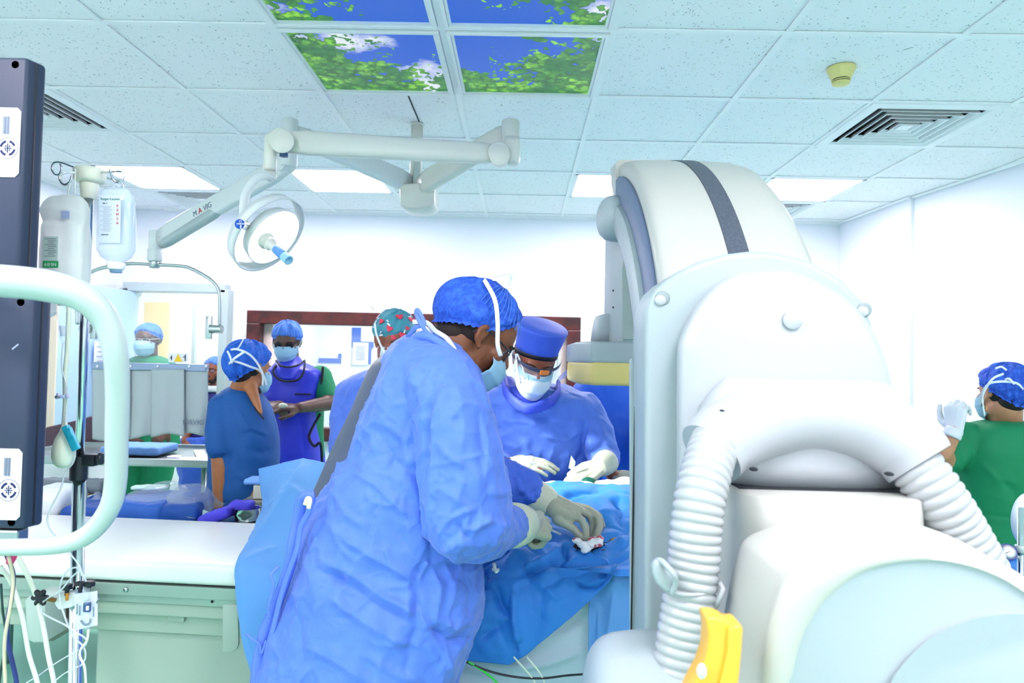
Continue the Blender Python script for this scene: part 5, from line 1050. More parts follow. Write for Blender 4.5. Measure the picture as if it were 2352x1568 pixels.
fl = [([(1012, 868), (985, 950), (976, 1060), (978, 1180), (988, 1275)], 9, -.016), ([(1030, 880), (1000, 940), (990, 1010)], 8, .008), ([(978, 1075), (1060, 1055), (1150, 1033)], 5, .004), ([(1005, 1240), (1030, 1195), (1065, 1175), (1100, 1160)], 7, .010),
      ([(1062, 1210), (1085, 1213), (1112, 1200), (1132, 1178)], 6, .012), ([(1050, 1196), (1062, 1222), (1088, 1240)], 5, -.010), ([(1120, 1260), (1140, 1225), (1152, 1190)], 6, .009), ([(1030, 1256), (1060, 1240), (1095, 1252)], 6, .008), ([(1150, 1240), (1160, 1205), (1172, 1180)], 5, -.008),
      ([(1000, 1010), (1010, 1100), (1000, 1180)], 10, -.006), ([(1050, 900), (1065, 980), (1060, 1040)], 11, .006), ([(1100, 930), (1105, 1000), (1120, 1060)], 9, -.006), ([(1070, 1080), (1050, 1150), (1020, 1200)], 9, .006), ([(1120, 1090), (1115, 1150), (1090, 1180)], 8, -.006),
      ([(900, 860), (880, 960), (830, 1060)], 14, .006), ([(960, 900), (930, 980), (905, 1050)], 12, -.006), ([(940, 870), (975, 850), (1010, 850)], 8, .006), ([(870, 1000), (905, 1060), (950, 1090), (975, 1130)], 7, -.008), ([(800, 1080), (860, 1110), (915, 1160), (970, 1200)], 8, .009),
      ([(915, 1000), (890, 1100), (870, 1160), (850, 1240)], 8, -.007), ([(760, 1120), (800, 1180), (840, 1210)], 8, .007), ([(740, 1180), (800, 1240), (900, 1300), (965, 1345)], 10, .011), ([(730, 1270), (800, 1310), (880, 1370), (975, 1410)], 12, .015), ([(735, 1300), (800, 1340), (880, 1400), (960, 1440)], 9, -.010),
      ([(750, 1365), (830, 1420), (900, 1460), (980, 1490)], 11, .013), ([(690, 1250), (730, 1330), (740, 1430), (750, 1500)], 10, .009), ([(660, 1340), (690, 1430), (700, 1540)], 10, -.009), ([(940, 1330), (960, 1370), (955, 1420)], 6, -.012), ([(900, 1200), (940, 1260), (975, 1330)], 8, -.008),
      ([(990, 1300), (1010, 1350), (1000, 1420), (1040, 1440), (1085, 1420)], 9, .012), ([(985, 1440), (1030, 1470), (1085, 1462)], 8, -.012), ([(960, 1400), (985, 1450), (1020, 1500), (1040, 1560)], 10, .012), ([(1060, 1300), (1075, 1360), (1070, 1420)], 10, -.007), ([(1020, 1290), (1040, 1340), (1035, 1400)], 9, .007),
      ([(960, 1340), (975, 1300), (985, 1285)], 5, .01), ([(955, 1410), (930, 1400), (905, 1380)], 5, .008), ([(960, 1430), (940, 1480), (930, 1560)], 8, -.009), ([(840, 1500), (900, 1540), (960, 1560)], 9, .009), ([(700, 1480), (780, 1520), (860, 1570)], 9, .009), ([(790, 1200), (780, 1260), (790, 1300)], 6, .006), ([(880, 1240), (900, 1290), (930, 1320)], 6, .007),
      ([(820, 960), (850, 1000), (860, 1060)], 6, .006), ([(905, 930), (930, 925), (945, 960)], 5, .006), ([(930, 1120), (925, 1190), (940, 1230)], 6, .006), ([(840, 1120), (855, 1150), (900, 1160), (920, 1130)], 5, .007)]
gown = [rows([(772, 962, 1004, 1.70, .05), (790, 925, 1035, 1.70, .09), (815, 902, 1062, 1.69, .12), (846, 885, 1085, 1.69, .15), (900, 861, 1108, 1.69, .17), (951, 838, 1112, 1.69, .18), (1057, 790, 1112, 1.68, .18), (1136, 742, 1112, 1.68, .18), (1215, 706, 1100, 1.67, .18), (1268, 690, 1096, 1.67, .18), (1321, 672, 1100, 1.66, .185), (1374, 655, 1102, 1.66, .19), (1427, 635, 1096, 1.66, .19), (1480, 618, 1084, 1.66, .19), (1568, 598, 1052, 1.66, .19), (1750, 590, 1040, 1.66, .19), (1960, 590, 1030, 1.66, .19)], 2.3, 64)]
gown += pc([(975, 858, 1.63, .075), (1010, 890, 1.57, .082), (1035, 960, 1.52, .088), (1056, 1050, 1.50, .090), (1066, 1130, 1.50, .092), (1070, 1178, 1.50, .092)])+pc([(1070, 1178, 1.50, .092), (1096, 1210, 1.54, .066), (1140, 1217, 1.62, .052), (1174, 1207, 1.71, .040)])
soft('gown', gown, m_gown, s1p, .0046, 2, [(4.0, .016, 1, (1, 1, .8)), (5.5, .020, 2, (1.3, 1, .7), 1), (11, .016, 5, (1, 1, .8), 1), (25, .0055, 6, (1, 1, 1), 1)], fl)
sl = pc([(1030, 910, 1.86, .06), (1060, 1000, 1.92, .072), (1105, 1085, 1.97, .068), (1165, 1108, 1.98, .062), (1205, 1118, 1.985, .050), (1236, 1141, 2.0, .034)])
soft('far_sleeve', sl, m_gown3, s1p, .0045, 3, [(10, .008, 3), (12, .012, 6, (1, 1, 1), 1), (26, .005, 8, (1, 1, 1), 1)], [([(1180, 1080), (1190, 1120), (1230, 1150)], 6, .01), ([(1165, 1100), (1195, 1090), (1225, 1110)], 6, -.01)])
soft('lead_apron', [rows([(788, 915, 1000, 1.72, .06), (815, 884, 1040, 1.72, .10), (846, 853, 1060, 1.72, .13), (951, 805, 1060, 1.72, .15), (1057, 755, 1060, 1.71, .15), (1136, 721, 1040, 1.71, .15), (1215, 682, 1020, 1.70, .15), (1240, 684, 1010, 1.70, .15), (1330, 705, 1010, 1.69, .13)], 2.3, 48)], m_apron, s1p, .007, 4, [(8, .003, 4)])
soft('collar', [tube(spline([P(940, 790, 1.62), P(968, 772, 1.60), P(1000, 782, 1.585), P(1040, 815, 1.57), P(1068, 850, 1.58), P(1092, 890, 1.62)], 6), .010, 12, True, False, (1, 1.2))], m_gown, s1p, .004, 2)
def glove(name, vfs, par, m=None, vox=.003): return soft(name, vfs, m or m_glove, par, vox, 3, [(60, .0006, 3), (22, .0012, 8)])
glove('glove', sum([pc(q) for q in far_fingers], [])+[loft([sellipse(P(x, y, 2.0), (0, .02, r_*.35), (.25*r_, 0, r_*.0), 8) for x, y, r_ in ((1262, 1152, .01),)]*2)] if False else sum([pc(q) for q in far_fingers], []), s1p, m_glove2)
def cuffband(p0, p1, r0, r1, m, par, name='glove_cuff'):
    p0, p1 = V(p0), V(p1); ax = (p1-p0); L = ax.length
    return mob(name, lathe([(r0*.9, 0), (r0, .002), (r0*1.03, L*.25), (r0*.99+0*r1, L*.5), ((r0+r1)/2*1.04, L*.7), (r1, L), (r1*.9, L+.003)], tuple(p0), tuple(ax), 36), m, par)
cuffband(P(1220, 1134, 2.0), P(1268, 1157, 2.0), .0465, .037, m_glove, s1p)
glove('glove', near_hand+pc([(1186, 1204, 1.73, .043), (1202, 1203, 1.76, .042), (1222, 1203, 1.80, .036)]), s1p, m_glove2)
cuffband(P(1170, 1207, 1.70), P(1206, 1202, 1.77), .0545, .044, m_glove, s1p)
rib('gown_tie', [P(935, 775, 1.62), P(955, 752, 1.60), P(975, 745, 1.59), P(960, 712, 1.60), P(956, 722, 1.60), P(968, 745, 1.59), P(985, 770, 1.59), P(1000, 780, 1.58)], .010, m_tieb, s1p, .001, (0, -1, 0))
rib('gown_tie', [P(722, 1142, 1.50), P(700, 1142, 1.51), P(690, 1160, 1.52), P(684, 1200, 1.53), P(675, 1240, 1.53), P(668, 1290, 1.54), P(652, 1340, 1.55), P(630, 1400, 1.56), P(612, 1440, 1.56), P(596, 1500, 1.56), P(588, 1568, 1.56), P(582, 1700, 1.57)], .026, m_tieb, s1p, .004, (.4, -1, 0))
rib('gown_tie', [P(716, 1150, 1.49), P(706, 1180, 1.50), P(690, 1210, 1.51), P(682, 1260, 1.52), P(664, 1310, 1.53), P(645, 1370, 1.54), P(628, 1440, 1.54), P(612, 1500, 1.545), P(606, 1568, 1.55), P(600, 1700, 1.55)], .014, m_tieb, s1p, .003, (-.3, -1, 0))
rib('gown_tie', [P(640, 1300, 1.535), P(622, 1320, 1.53), P(628, 1345, 1.53), P(616, 1395, 1.535), P(620, 1420, 1.54)], .008, m_tieb, s1p, .001, (0, -1, 0))
rib('gown_tie', [P(565, 1455, 1.56), P(580, 1468, 1.55), P(596, 1480, 1.55), P(600, 1500, 1.55), P(612, 1470, 1.55)], .006, m_tieb, s1p, .001, (0, -1, 0))
mob('tie_tag', ribbon([P(700, 1160, 1.485), P(706, 1145, 1.482), P(712, 1148, 1.48), P(708, 1168, 1.48)], .010, .001, (0, -1, 0)), mat('cream_tag', (226, 222, 190), .6), s1p)
for x in (-.52, -.27): mob('shoe', ell((x+.05, 1.66, .042), (.13, .045, .042)), m_black, s1p)
tag(mob('forceps', join(tube([P(1236, 1204, 1.80), P(1262, 1214, 1.84), P(1288, 1226, 1.88)], .0019, 8), tube([P(1236, 1209, 1.80), P(1262, 1217, 1.84), P(1287, 1228, 1.88)], .0016, 8)), mat('bright_instrument', (230, 236, 240), .3, .4)), 'thin metal forceps held in the near gloved hand of the leading surgeon', 'forceps')
# ================================================================= second surgeon, facing the viewer
s2p = thing('person', 'surgeon facing the viewer with flat-topped blue cap, visor and white mask', 'person', (P(1250, 1300, 2.80).x, 2.80, 0))
H2 = Head(P(1228, 826, 2.64), (.12, -.84, -.50), (.20, -.45, .86), 1.02)
lh = hand(P(1386, 1066, 2.56), (-.75, -.28, -.40), (.1, -.5, .8), 1, 1.12, (25, 30, 20), 35); rh = hand(P(1160, 1064, 2.60), (.92, -.1, .05), (0, -.35, .9), -1, 1.08, (14, 14, 10), 10)
body = H2.parts(P(1225, 930, 2.74), .06)+[rows([(905, 1165, 1290, 2.8, .06), (950, 1125, 1370, 2.8, .10), (1060, 1125, 1365, 2.82, .11), (1200, 1140, 1350, 2.84, .12)])]+chain([P(1150, 950, 2.78), P(1110, 1060, 2.70), P(1160, 1064, 2.6)], [.05, .04, .028])+chain([P(1350, 950, 2.78), P(1400, 1060, 2.70), P(1386, 1066, 2.56)], [.05, .04, .028])+legs(P(1245, 900, 2.84).x, 2.86, .85)
body += hand(P(1386, 1066, 2.56), (-.75, -.28, -.40), (.1, -.5, .8), 1, 1.12, (25, 30, 20), 35, .75)+hand(P(1160, 1064, 2.60), (.92, -.1, .05), (0, -.35, .9), -1, 1.08, (14, 14, 10), 10, .75)
soft('body', body, SK2, s2p, .006, 4); H2.eyes(s2p, True, SK2); H2.hair(s2p)
# flat-topped cap in the head's own frame
def hring(z, rx, ry, y0=-.012, tilt=0, n=48): return [H2(rx*math.sin(a), y0+ry*math.cos(a), z+tilt*math.cos(a)) for a in np.arange(n)*2*math.pi/n]
mob('cap', loft([hring(.028, .080, .100, tilt=.028), hring(.06, .083, .103, tilt=.02), hring(.09, .088, .107, tilt=.012), hring(.120, .092, .110, tilt=.014), hring(.134, .0955, .113, tilt=.018), hring(.138, .0945, .112, tilt=.018), hring(.141, .090, .106, tilt=.018), hring(.146, .05, .06, tilt=.01), hring(.147, .004, .004)], True), mat('flat_cap_blue', (62, 96, 214), .6, bump=(200, .2), crush=(6, .4)), s2p)
mob('cap_band', loft([hring(.020, .0805, .1005, tilt=.030), hring(.019, .0825, .1025, tilt=.030), hring(.036, .0835, .104, tilt=.028), hring(.038, .0815, .102, tilt=.028)], False), m_trim, s2p)
H2.mask(s2p, m_maskw, -.004, -.138, 1.05, .006)
mob('mask_blue_panel', thick(grid(lambda u, v: H2(math.sin((u*2-1)*1.1)*.0755, math.cos((u*2-1)*1.1)*(.118+.008*math.sin(v*3.1))+.002, -.012-.052*v+.012*abs(u*2-1)), 24, 8), .001), m_mask, s2p)
mob('visor', thick(grid(lambda u, v: H2(math.sin((u*2-1)*1.35)*.098, math.cos((u*2-1)*1.35)*.128-.01, .030-.075*v*(1-.5*abs(u*2-1)**3)), 34, 8), .001), m_lens, s2p)
mob('visor_band', thick(grid(lambda u, v: H2(math.sin((u*2-1)*1.3)*.0985, math.cos((u*2-1)*1.3)*.1285-.01, .032-.014*v), 34, 3), .0014), mat('smoky_band', (64, 70, 96), .3, alpha=.8), s2p)
mob('visor_badge', thick(grid(lambda u, v: H2(math.sin(-.35+u*.36)*.100, math.cos(-.35+u*.36)*.130-.01, .028-.020*v), 8, 4), .001), mat('orange_badge', (255, 140, 50), .5), s2p)
mob('visor_shield_tip', prism([P(x, y, 2.55) for x, y in ((1282, 866), (1300, 850), (1314, 838), (1319, 840), (1314, 852), (1296, 868), (1282, 876))], (0, .002, 0)), mat('tinted_clear', (150, 170, 246), .1, alpha=.4), s2p, False)
rib('mask_tie', [H2(-.075, .06, -.03), H2(-.083, .03, 0), H2(-.086, -.01, .03)], .007, m_tie, s2p); rib('mask_tie', [H2(.075, .06, -.03), H2(.083, .03, 0), H2(.086, -.01, .03)], .007, m_tie, s2p)
rib('mask_tie', [P(1185, 812, 2.56), P(1188, 845, 2.55), P(1196, 880, 2.55)], .008, m_tie, s2p, .001, (0, -1, 0)); rib('mask_tie', [P(1188, 812, 2.55), P(1200, 842, 2.54), P(1206, 870, 2.54)], .005, m_tie, s2p, .001, (0, -1, 0))
soft('thyroid_collar', [tube(spline([P(1158, 862, 2.80), P(1160, 895, 2.68), P(1180, 922, 2.60), P(1215, 938, 2.56), P(1255, 928, 2.58), P(1280, 905, 2.66), P(1282, 880, 2.78)], 6), .009, 14, True, False, (1, 2.6), (0, 0, 1))]+[tube(spline([P(1165, 880, 2.78), P(1180, 905, 2.70), P(1220, 920, 2.66), P(1270, 905, 2.72)], 6), .035, 12)], mat('blue_collar', (56, 80, 206), .6), s2p, .007, 3, [(16, .004, 3)])
g2f = [([(1140, 965), (1240, 972), (1345, 965)], 5, .006), ([(1200, 1000), (1215, 1040), (1210, 1100)], 8, .008), ([(1240, 1000), (1300, 1010), (1330, 990)], 6, .01), ([(1180, 945), (1215, 960), (1260, 960)], 6, -.008), ([(1300, 1100), (1335, 1040), (1345, 970)], 7, -.014), ([(1355, 1000), (1360, 1040), (1380, 1060)], 6, .010), ([(1140, 990), (1160, 1020), (1200, 1030)], 6, .008), ([(1160, 900), (1180, 930), (1220, 945), (1270, 935), (1295, 900)], 5, .010), ([(1270, 1030), (1260, 1070), (1270, 1110)], 7, .008), ([(1370, 960), (1385, 1000), (1400, 1050)], 6, .008)]
gw = [rows([(885, 1150, 1296, 2.78, .09), (898, 1120, 1325, 2.78, .12), (925, 1098, 1368, 2.78, .14), (970, 1085, 1378, 2.80, .15), (1050, 1085, 1370, 2.82, .16), (1150, 1095, 1365, 2.84, .17), (1300, 1105, 1370, 2.85, .18), (1500, 1105, 1370, 2.86, .18)], 2.3, 56)]+chain([P(1345, 935, 2.78), P(1372, 1000, 2.72), P(1388, 1050, 2.66), P(1388, 1062, 2.60)], [.062, .066, .058, .044])+chain([P(1140, 940, 2.78), P(1105, 1030, 2.74), P(1128, 1070, 2.68), P(1154, 1066, 2.62)], [.062, .064, .055, .042])
soft('gown', gw, m_gown, s2p, .007, 3, [(5, .012, 8), (8, .012, 9, (1, 1, 1), 1), (18, .005, 7, (1, 1, 1), 1)], g2f)
glove('glove', lh, s2p, m_glove, .0036); glove('glove', rh, s2p, m_glove, .0038)
cuffband(P(1396, 1058, 2.60), P(1374, 1074, 2.54), .046, .036, m_glove, s2p)
shoes(s2p, P(1245, 900, 2.84).x, 2.86)
tag(mob('scalpel', join(tube([P(1205, 1060, 2.52), P(1232, 1065, 2.50)], .0045, 10, True, False, (1, .6)), tube([P(1232, 1065, 2.50), P(1257, 1071, 2.48)], .003, 8, True, False, (1, .5))), mat('bright_instrument', (230, 236, 240), .3, .4)), 'slim pale instrument held flat in the hand of the surgeon facing the viewer', 'scalpel')
# ================================================================= assistant with the heart-print cap
s3p = thing('person', 'assistant in blue gown and teal cap printed with red hearts', 'person', (P(880, 1200, 3.05).x, 3.05, 0))
H3 = Head(P(906, 786, 2.98), (.50, -.78, -.30), (.10, -.1, 1), 1.02)
body = H3.parts(P(905, 865, 3.03), .06)+[rows([(845, 870, 950, 3.05, .06), (880, 800, 1000, 3.05, .10), (1000, 790, 1000, 3.06, .11), (1150, 800, 1000, 3.07, .12)])]+chain([P(800, 900, 3.03), P(785, 1000, 2.98), P(860, 1080, 2.8)], [.05, .04, .03])+chain([P(1000, 900, 3.03), P(1010, 1000, 2.98), P(980, 1080, 2.8)], [.05, .04, .03])+hand(P(860, 1080, 2.8), (.6, -.6, -.1), (0, 0, 1))+hand(P(980, 1080, 2.8), (-.3, -.9, -.1), (0, 0, 1), -1)+legs(P(890, 900, 3.07).x, 3.08, .85)
soft('body', body, SK2, s3p, .007, 4); H3.eyes(s3p)
m_heart = bpy.data.materials.new('heart_print'); m_heart.use_nodes = True; m_heart.node_tree.nodes['Principled BSDF'].inputs['Base Color'].default_value = rgb(70, 150, 168); m_heart.node_tree.nodes['Principled BSDF'].inputs['Roughness'].default_value = .7
H3.cap(s3p, m_heart, .060, .028, -.02, 1.04, 9, .0, 7, .010, .8, False)
m_hred = mat('heart_red', (232, 64, 92), .7); m_hwh = mat('print_white', (240, 238, 240), .7)
def on_cap(az, z, dr=.0012):
    rx, ry, rz, cz, cy = .088*1.04+.004, .106*1.04+.004, .108*1.04+.004, .03, -.014; e_ = math.asin(max(-.98, min(.98, (z-cz)/rz)))
    def q(a, e2): return H3((rx+dr)*math.cos(e2)*math.sin(a), cy+(ry+dr)*math.cos(e2)*math.cos(a), cz+(rz+dr)*math.sin(e2))
    c_ = q(az, e_); return c_, (q(az+.05, e_)-c_).normalized(), (q(az, e_+.05)-c_).normalized()
def heart(az, z, s, rot=0):
    c_, tx, ty = on_cap(az, z); pts = []
    for k in range(24):
        t = 2*math.pi*k/24; hx = 16*math.sin(t)**3/17; hy = (13*math.cos(t)-5*math.cos(2*t)-2*math.cos(3*t)-math.cos(4*t))/17
        X = hx*math.cos(rot)-hy*math.sin(rot); Y = hx*math.sin(rot)+hy*math.cos(rot); pts.append(c_+tx*X*s+ty*Y*s)
    nrm = tx.cross(ty).normalized(); 
    return prism([c_+(p-c_)*1.25 for p in pts], nrm*.002*(1 if nrm.dot(c_-H3.c) > 0 else -1))
# azimuth: 0 = face, negative/positive to the sides
mob('printed_hearts', join(*[heart(a, z, s, r) for a, z, s, r in ((-.55, .118, .013, .3), (.35, .125, .014, -.3), (.75, .075, .013, .1), (-.1, .088, .0085, .5), (-.95, .065, .011, -.4), (-.35, .062, .007, 0), (.15, .060, .013, .1), (1.3, .09, .012, 0), (-1.6, .08, .012, .2), (-1.25, .11, .010, .2), (.5, .045, .010, .4), (2.2, .09, .013, 0), (3.0, .06, .013, 0), (-2.3, .06, .012, 0))]), m_hred, s3p, False)
_r = random.Random(4); mob('printed_pills', join(*[(lambda c_, tx, ty, s, a: prism([c_+(tx*math.cos(a)-ty*math.sin(a))*x*s+(tx*math.sin(a)+ty*math.cos(a))*y*s for x, y in ((-1, -.4), (1, -.4), (1.3, 0), (1, .4), (-1, .4), (-1.3, 0))], (c_-H3.c).normalized()*.0016))(*on_cap(_r.uniform(-3.1, 3.1), _r.uniform(.035, .13)), _r.uniform(.005, .0085), _r.uniform(0, 3)) for _ in range(46)]), m_hwh, s3p, False)
H3.mask(s3p, m_maskw)
rib('mask_tie', [P(861, 742, 2.88), P(864, 765, 2.87), P(874, 792, 2.86), P(890, 822, 2.85), P(894, 835, 2.86)], .009, m_tie, s3p, .001, (0, -1, 0)); rib('mask_tie', [P(863, 708, 2.93), P(852, 703, 2.93), P(860, 712, 2.92)], .006, m_tie, s3p)
rib('mask_tie', [H3(-.05, .08, -.08), H3(-.075, .03, -.085), H3(-.07, -.04, -.09)], .009, m_tie, s3p)
soft('undershirt', [tube([P(905, 848, 3.03)+V((math.cos(a)*.075, math.sin(a)*.07, .012*math.cos(a))) for a in np.arange(24)*.2618], .016, 10, False, True)], m_navy, s3p, .006, 2)
soft('gown', [rows([(848, 862, 955, 3.04, .08), (858, 830, 985, 3.04, .11), (875, 795, 1015, 3.04, .14), (910, 772, 1035, 3.04, .15), (970, 770, 1030, 3.05, .16), (1060, 772, 1030, 3.06, .17), (1200, 765, 1040, 3.07, .18), (1400, 760, 1045, 3.08, .18)], 2.3, 56)]+chain([P(805, 905, 3.02), P(788, 965, 2.98), P(786, 1030, 2.92), P(850, 1078, 2.82)], [.065, .062, .060, .04])+chain([P(1010, 905, 3.02), P(1020, 1000, 2.98), P(985, 1078, 2.82)], [.065, .062, .04]), m_gown, s3p, .008, 3, [(5, .012, 11), (8, .012, 12, (1, 1, 1), 1), (18, .005, 13, (1, 1, 1), 1)], [([(812, 880), (790, 930), (800, 980)], 6, .01), ([(835, 870), (825, 930), (805, 990)], 6, -.01), ([(780, 970), (800, 1000), (830, 1010)], 6, .01), ([(850, 900), (845, 960), (825, 1020)], 7, .008)])
shoes(s3p, P(890, 900, 3.07).x, 3.08)
# ================================================================= surgeon behind the detector
s4p = thing('person', 'gowned figure standing behind the yellow detector box, head hidden by it', 'person', (P(1410, 1200, 3.32).x, 3.32, 0))
H4 = Head(P(1412, 800, 3.24), (-.2, -.9, -.3), (0, 0, 1), 1)
h4 = hand(P(1408, 1092, 2.70), (.9, -.1, -.1), (-.1, -.4, .9), -1, 1.0, (20, 30, 20), 20)
soft('body', H4.parts(P(1412, 880, 3.30), .058)+[rows([(880, 1360, 1465, 3.32, .07), (950, 1345, 1480, 3.32, .11), (1200, 1350, 1480, 3.32, .12)])]+chain([P(1350, 920, 3.30), P(1350, 1030, 2.95), P(1408, 1092, 2.70)], [.05, .04, .026])+chain([P(1470, 920, 3.30), P(1500, 1030, 2.95), P(1480, 1100, 2.75)], [.05, .04, .026])+hand(P(1480, 1100, 2.75), (-.5, -.8, -.1), (0, 0, 1))+hand(P(1408, 1092, 2.70), (.9, -.1, -.1), (-.1, -.4, .9), -1, 1.0, (20, 30, 20), 20, .75)+legs(P(1412, 900, 3.32).x, 3.34, .85), SK2, s4p, .008, 4)
H4.cap(s4p, m_bouf2); H4.mask(s4p, m_mask); H4.eyes(s4p)
soft('gown', [rows([(866, 1350, 1480, 3.29, .09), (880, 1326, 1500, 3.29, .12), (905, 1312, 1520, 3.30, .14), (960, 1312, 1525, 3.31, .16), (1100, 1318, 1520, 3.32, .17), (1400, 1320, 1520, 3.34, .17)], 2.3, 48)]+chain([P(1350, 925, 3.28), P(1352, 1020, 2.95), P(1376, 1075, 2.82), P(1396, 1088, 2.74)], [.065, .065, .055, .038])+chain([P(1485, 925, 3.28), P(1505, 1030, 2.95), P(1485, 1095, 2.78)], [.065, .065, .04]), mat('deep_blue_gown', (44, 104, 220), .6, bump=(300, .2)), s4p, .009, 3, [(6, .010, 15), (9, .010, 16, (1, 1, 1), 1)], [([(1345, 880), (1360, 930), (1350, 1000)], 6, -.01), ([(1390, 940), (1385, 1010), (1400, 1070)], 7, .01)])
glove('glove', h4, s4p, m_glove2, .004); shoes(s4p, P(1412, 900, 3.32).x, 3.34)
# ================================================================= nurse in teal-blue scrubs
s5p = thing('person', 'nurse in teal-blue scrubs and blue bouffant cap turned away, bare arm hanging', 'person', (P(555, 1300, 3.08).x, 3.08, 0))
H5 = Head(P(573, 848, 3.06), (.42, .90, -.14), (-.05, 0, 1), .95)
n5 = P(548, 915, 3.08)
arm5 = pc([(508, 948, 3.0, .044), (508, 1040, 2.97, .043), (508, 1078, 2.96, .040), (507, 1130, 2.95, .034), (505, 1178, 2.93, .026)])
soft('body', H5.parts(n5, .050)+chain([P(574, 884, 3.03), P(586, 915, 2.995), P(598, 948, 2.965)], [.031, .021, .011])+[rows([(905, 510, 600, 3.1, .07), (950, 500, 615, 3.1, .11), (1100, 490, 622, 3.1, .13), (1180, 470, 620, 3.1, .14), (1230, 480, 615, 3.1, .13)])]+arm5+hand(P(505, 1180, 2.93), (.05, -.05, -1), (-.8, -.5, 0), 1, .95, (20, 25, 20), 20)+chain([P(602, 950, 3.15), P(612, 1040, 3.14), P(608, 1110, 2.98)], [.040, .034, .024])+hand(P(608, 1110, 2.98), (-.3, -.3, -.8), (.2, -.6, .3), -1, .9)+legs(P(548, 900, 3.1).x, 3.1, .85), SK4, s5p, .006, 4); H5.eyes(s5p); H5.hair(s5p)
H5.cap(s5p, m_bouf3, .085, .015, -.060, 1.04, 24, .012, 12, .006, 1.4); H5.mask(s5p, m_mask)
mob('earring', tube([H5(-.084, .004, -.036)+V((0, 0, 0))+H5.f*.006*math.cos(a)*1+H5.u*.006*math.sin(a) for a in np.arange(10)*.628], .0012, 6, False, True), mat('gold', (230, 190, 110), .3, .9), s5p)
rib('mask_tie', [P(603, 886, 2.99), P(603, 860, 2.96), P(590, 832, 2.93), P(570, 812, 2.91), P(545, 802, 2.92), P(530, 803, 2.95)], .0095, m_tie, s5p, .0012, (0, -1, 0))
rib('mask_tie', [P(610, 876, 3.0), P(598, 852, 2.97), P(575, 842, 2.93), P(548, 832, 2.91), P(532, 830, 2.92), P(524, 838, 2.95)], .0095, m_tie, s5p, .0012, (0, -1, 0))
rib('mask_tie', [P(530, 832, 2.905), P(540, 822, 2.89), P(562, 807, 2.885)], .011, m_tie, s5p, .002, (0, -1, 0)); rib('mask_tie', [P(533, 835, 2.905), P(528, 818, 2.90), P(522, 806, 2.91)], .009, m_tie, s5p, .0015, (0, -1, 0)); rib('mask_tie', [P(545, 802, 2.92), P(552, 792, 2.92), P(565, 766, 2.93)], .006, m_tie, s5p, .001, (0, -1, 0))
rib('mask_tie', [P(600, 850, 2.975), P(608, 868, 2.99), P(612, 884, 3.0)], .010, m_tie, s5p, .0015, (0, -1, 0))
soft('scrub_top', [rows([(886, 534, 574, 3.09, .06), (896, 518, 590, 3.09, .09), (910, 504, 604, 3.09, .115), (930, 495, 615, 3.09, .135), (960, 490, 624, 3.09, .15), (1000, 488, 633, 3.09, .16), (1040, 490, 635, 3.09, .16), (1090, 488, 634, 3.09, .16), (1140, 476, 634, 3.09, .17), (1175, 462, 634, 3.09, .18), (1215, 462, 632, 3.09, .17)], 2.3, 48)]+pc([(514, 936, 3.02, .066), (507, 985, 2.98, .062), (507, 1024, 2.965, .060)])+chain([P(602, 945, 3.15), P(612, 1020, 3.14)], [.05, .05]), m_scrub, s5p, .006, 3, [(5, .008, 21), (11, .003, 22)],
     [([(540, 935), (575, 985), (620, 1000)], 7, .008), ([(545, 1000), (580, 990), (610, 1005)], 6, -.008), ([(530, 980), (535, 1030), (525, 1070)], 7, -.010), ([(560, 1030), (600, 1040), (625, 1030)], 8, -.007), ([(540, 1090), (580, 1105), (630, 1098)], 8, .008), ([(550, 1120), (600, 1125), (632, 1118)], 6, -.007), ([(490, 1036), (507, 1040), (535, 1034)], 4, .004)])
mob('neck_trim', tube(spline([P(582, 920, 2.99), P(588, 940, 2.965), P(600, 955, 2.95), P(606, 962, 2.95)], 5), .004, 8), m_trim, s5p)
soft('scrub_trousers', [rows([(1130, 462, 625, 3.09, .16), (1165, 454, 630, 3.09, .185), (1200, 452, 628, 3.09, .18), (1240, 460, 625, 3.09, .165), (1300, 475, 622, 3.09, .13)])]+legs(P(548, 900, 3.1).x, 3.1, .62, .085, .10, .075), m_scrub, s5p, .009, 4, [(6, .006, 25)]); shoes(s5p, P(548, 900, 3.1).x, 3.1, .085, (.7, .7), m_white)
# ================================================================= man in the royal blue lead apron
s6p = thing('person', 'man in royal blue lead apron over green scrubs, looking down at his hands', 'person', (P(670, 1200, 3.98).x, 3.98, 0))
H6 = Head(P(660, 786, 3.93), (.10, -.93, -.30), (0, 0, 1), .94); c6 = P(668, 900, 4.0).x
hl = hand(P(688, 936, 3.72), (-.85, -.4, .05), (.1, -.35, .9), -1, 1.05, (30, 40, 25), 25); hr = hand(P(612, 930, 3.74), (.8, -.45, .05), (-.2, -.4, .85), 1, 1.05, (45, 50, 30), 25)
soft('body', H6.parts(P(664, 850, 4.0), .06)+[rows([(850, 635, 710, 4.0, .08), (900, 615, 735, 4.0, .12), (1080, 620, 735, 4.0, .13)])]+chain([P(738, 862, 4.0), P(758, 925, 3.92), P(688, 936, 3.72)], [.055, .045, .030])+chain([P(608, 862, 4.0), P(592, 925, 3.92), P(612, 930, 3.74)], [.055, .045, .030])+hl+hr+legs(c6, 4.0, .85), SK3, s6p, .007, 4); H6.eyes(s6p)
H6.cap(s6p, m_bouf2, .062, .02, -.02, 1.03, 30, 0, 31, .004); H6.mask(s6p, m_mask); H6.glasses(s6p, m_black, .021, .006, mat('dark_lens', (30, 26, 36), .1, alpha=.7), .100)
rib('mask_tie', [H6(-.07, .05, -.03), H6(-.082, .02, .0), H6(-.084, -.02, .03)], .008, m_tie, s6p); rib('mask_tie', [H6(.07, .05, -.03), H6(.082, .02, .0), H6(.084, -.02, .03)], .008, m_tie, s6p)
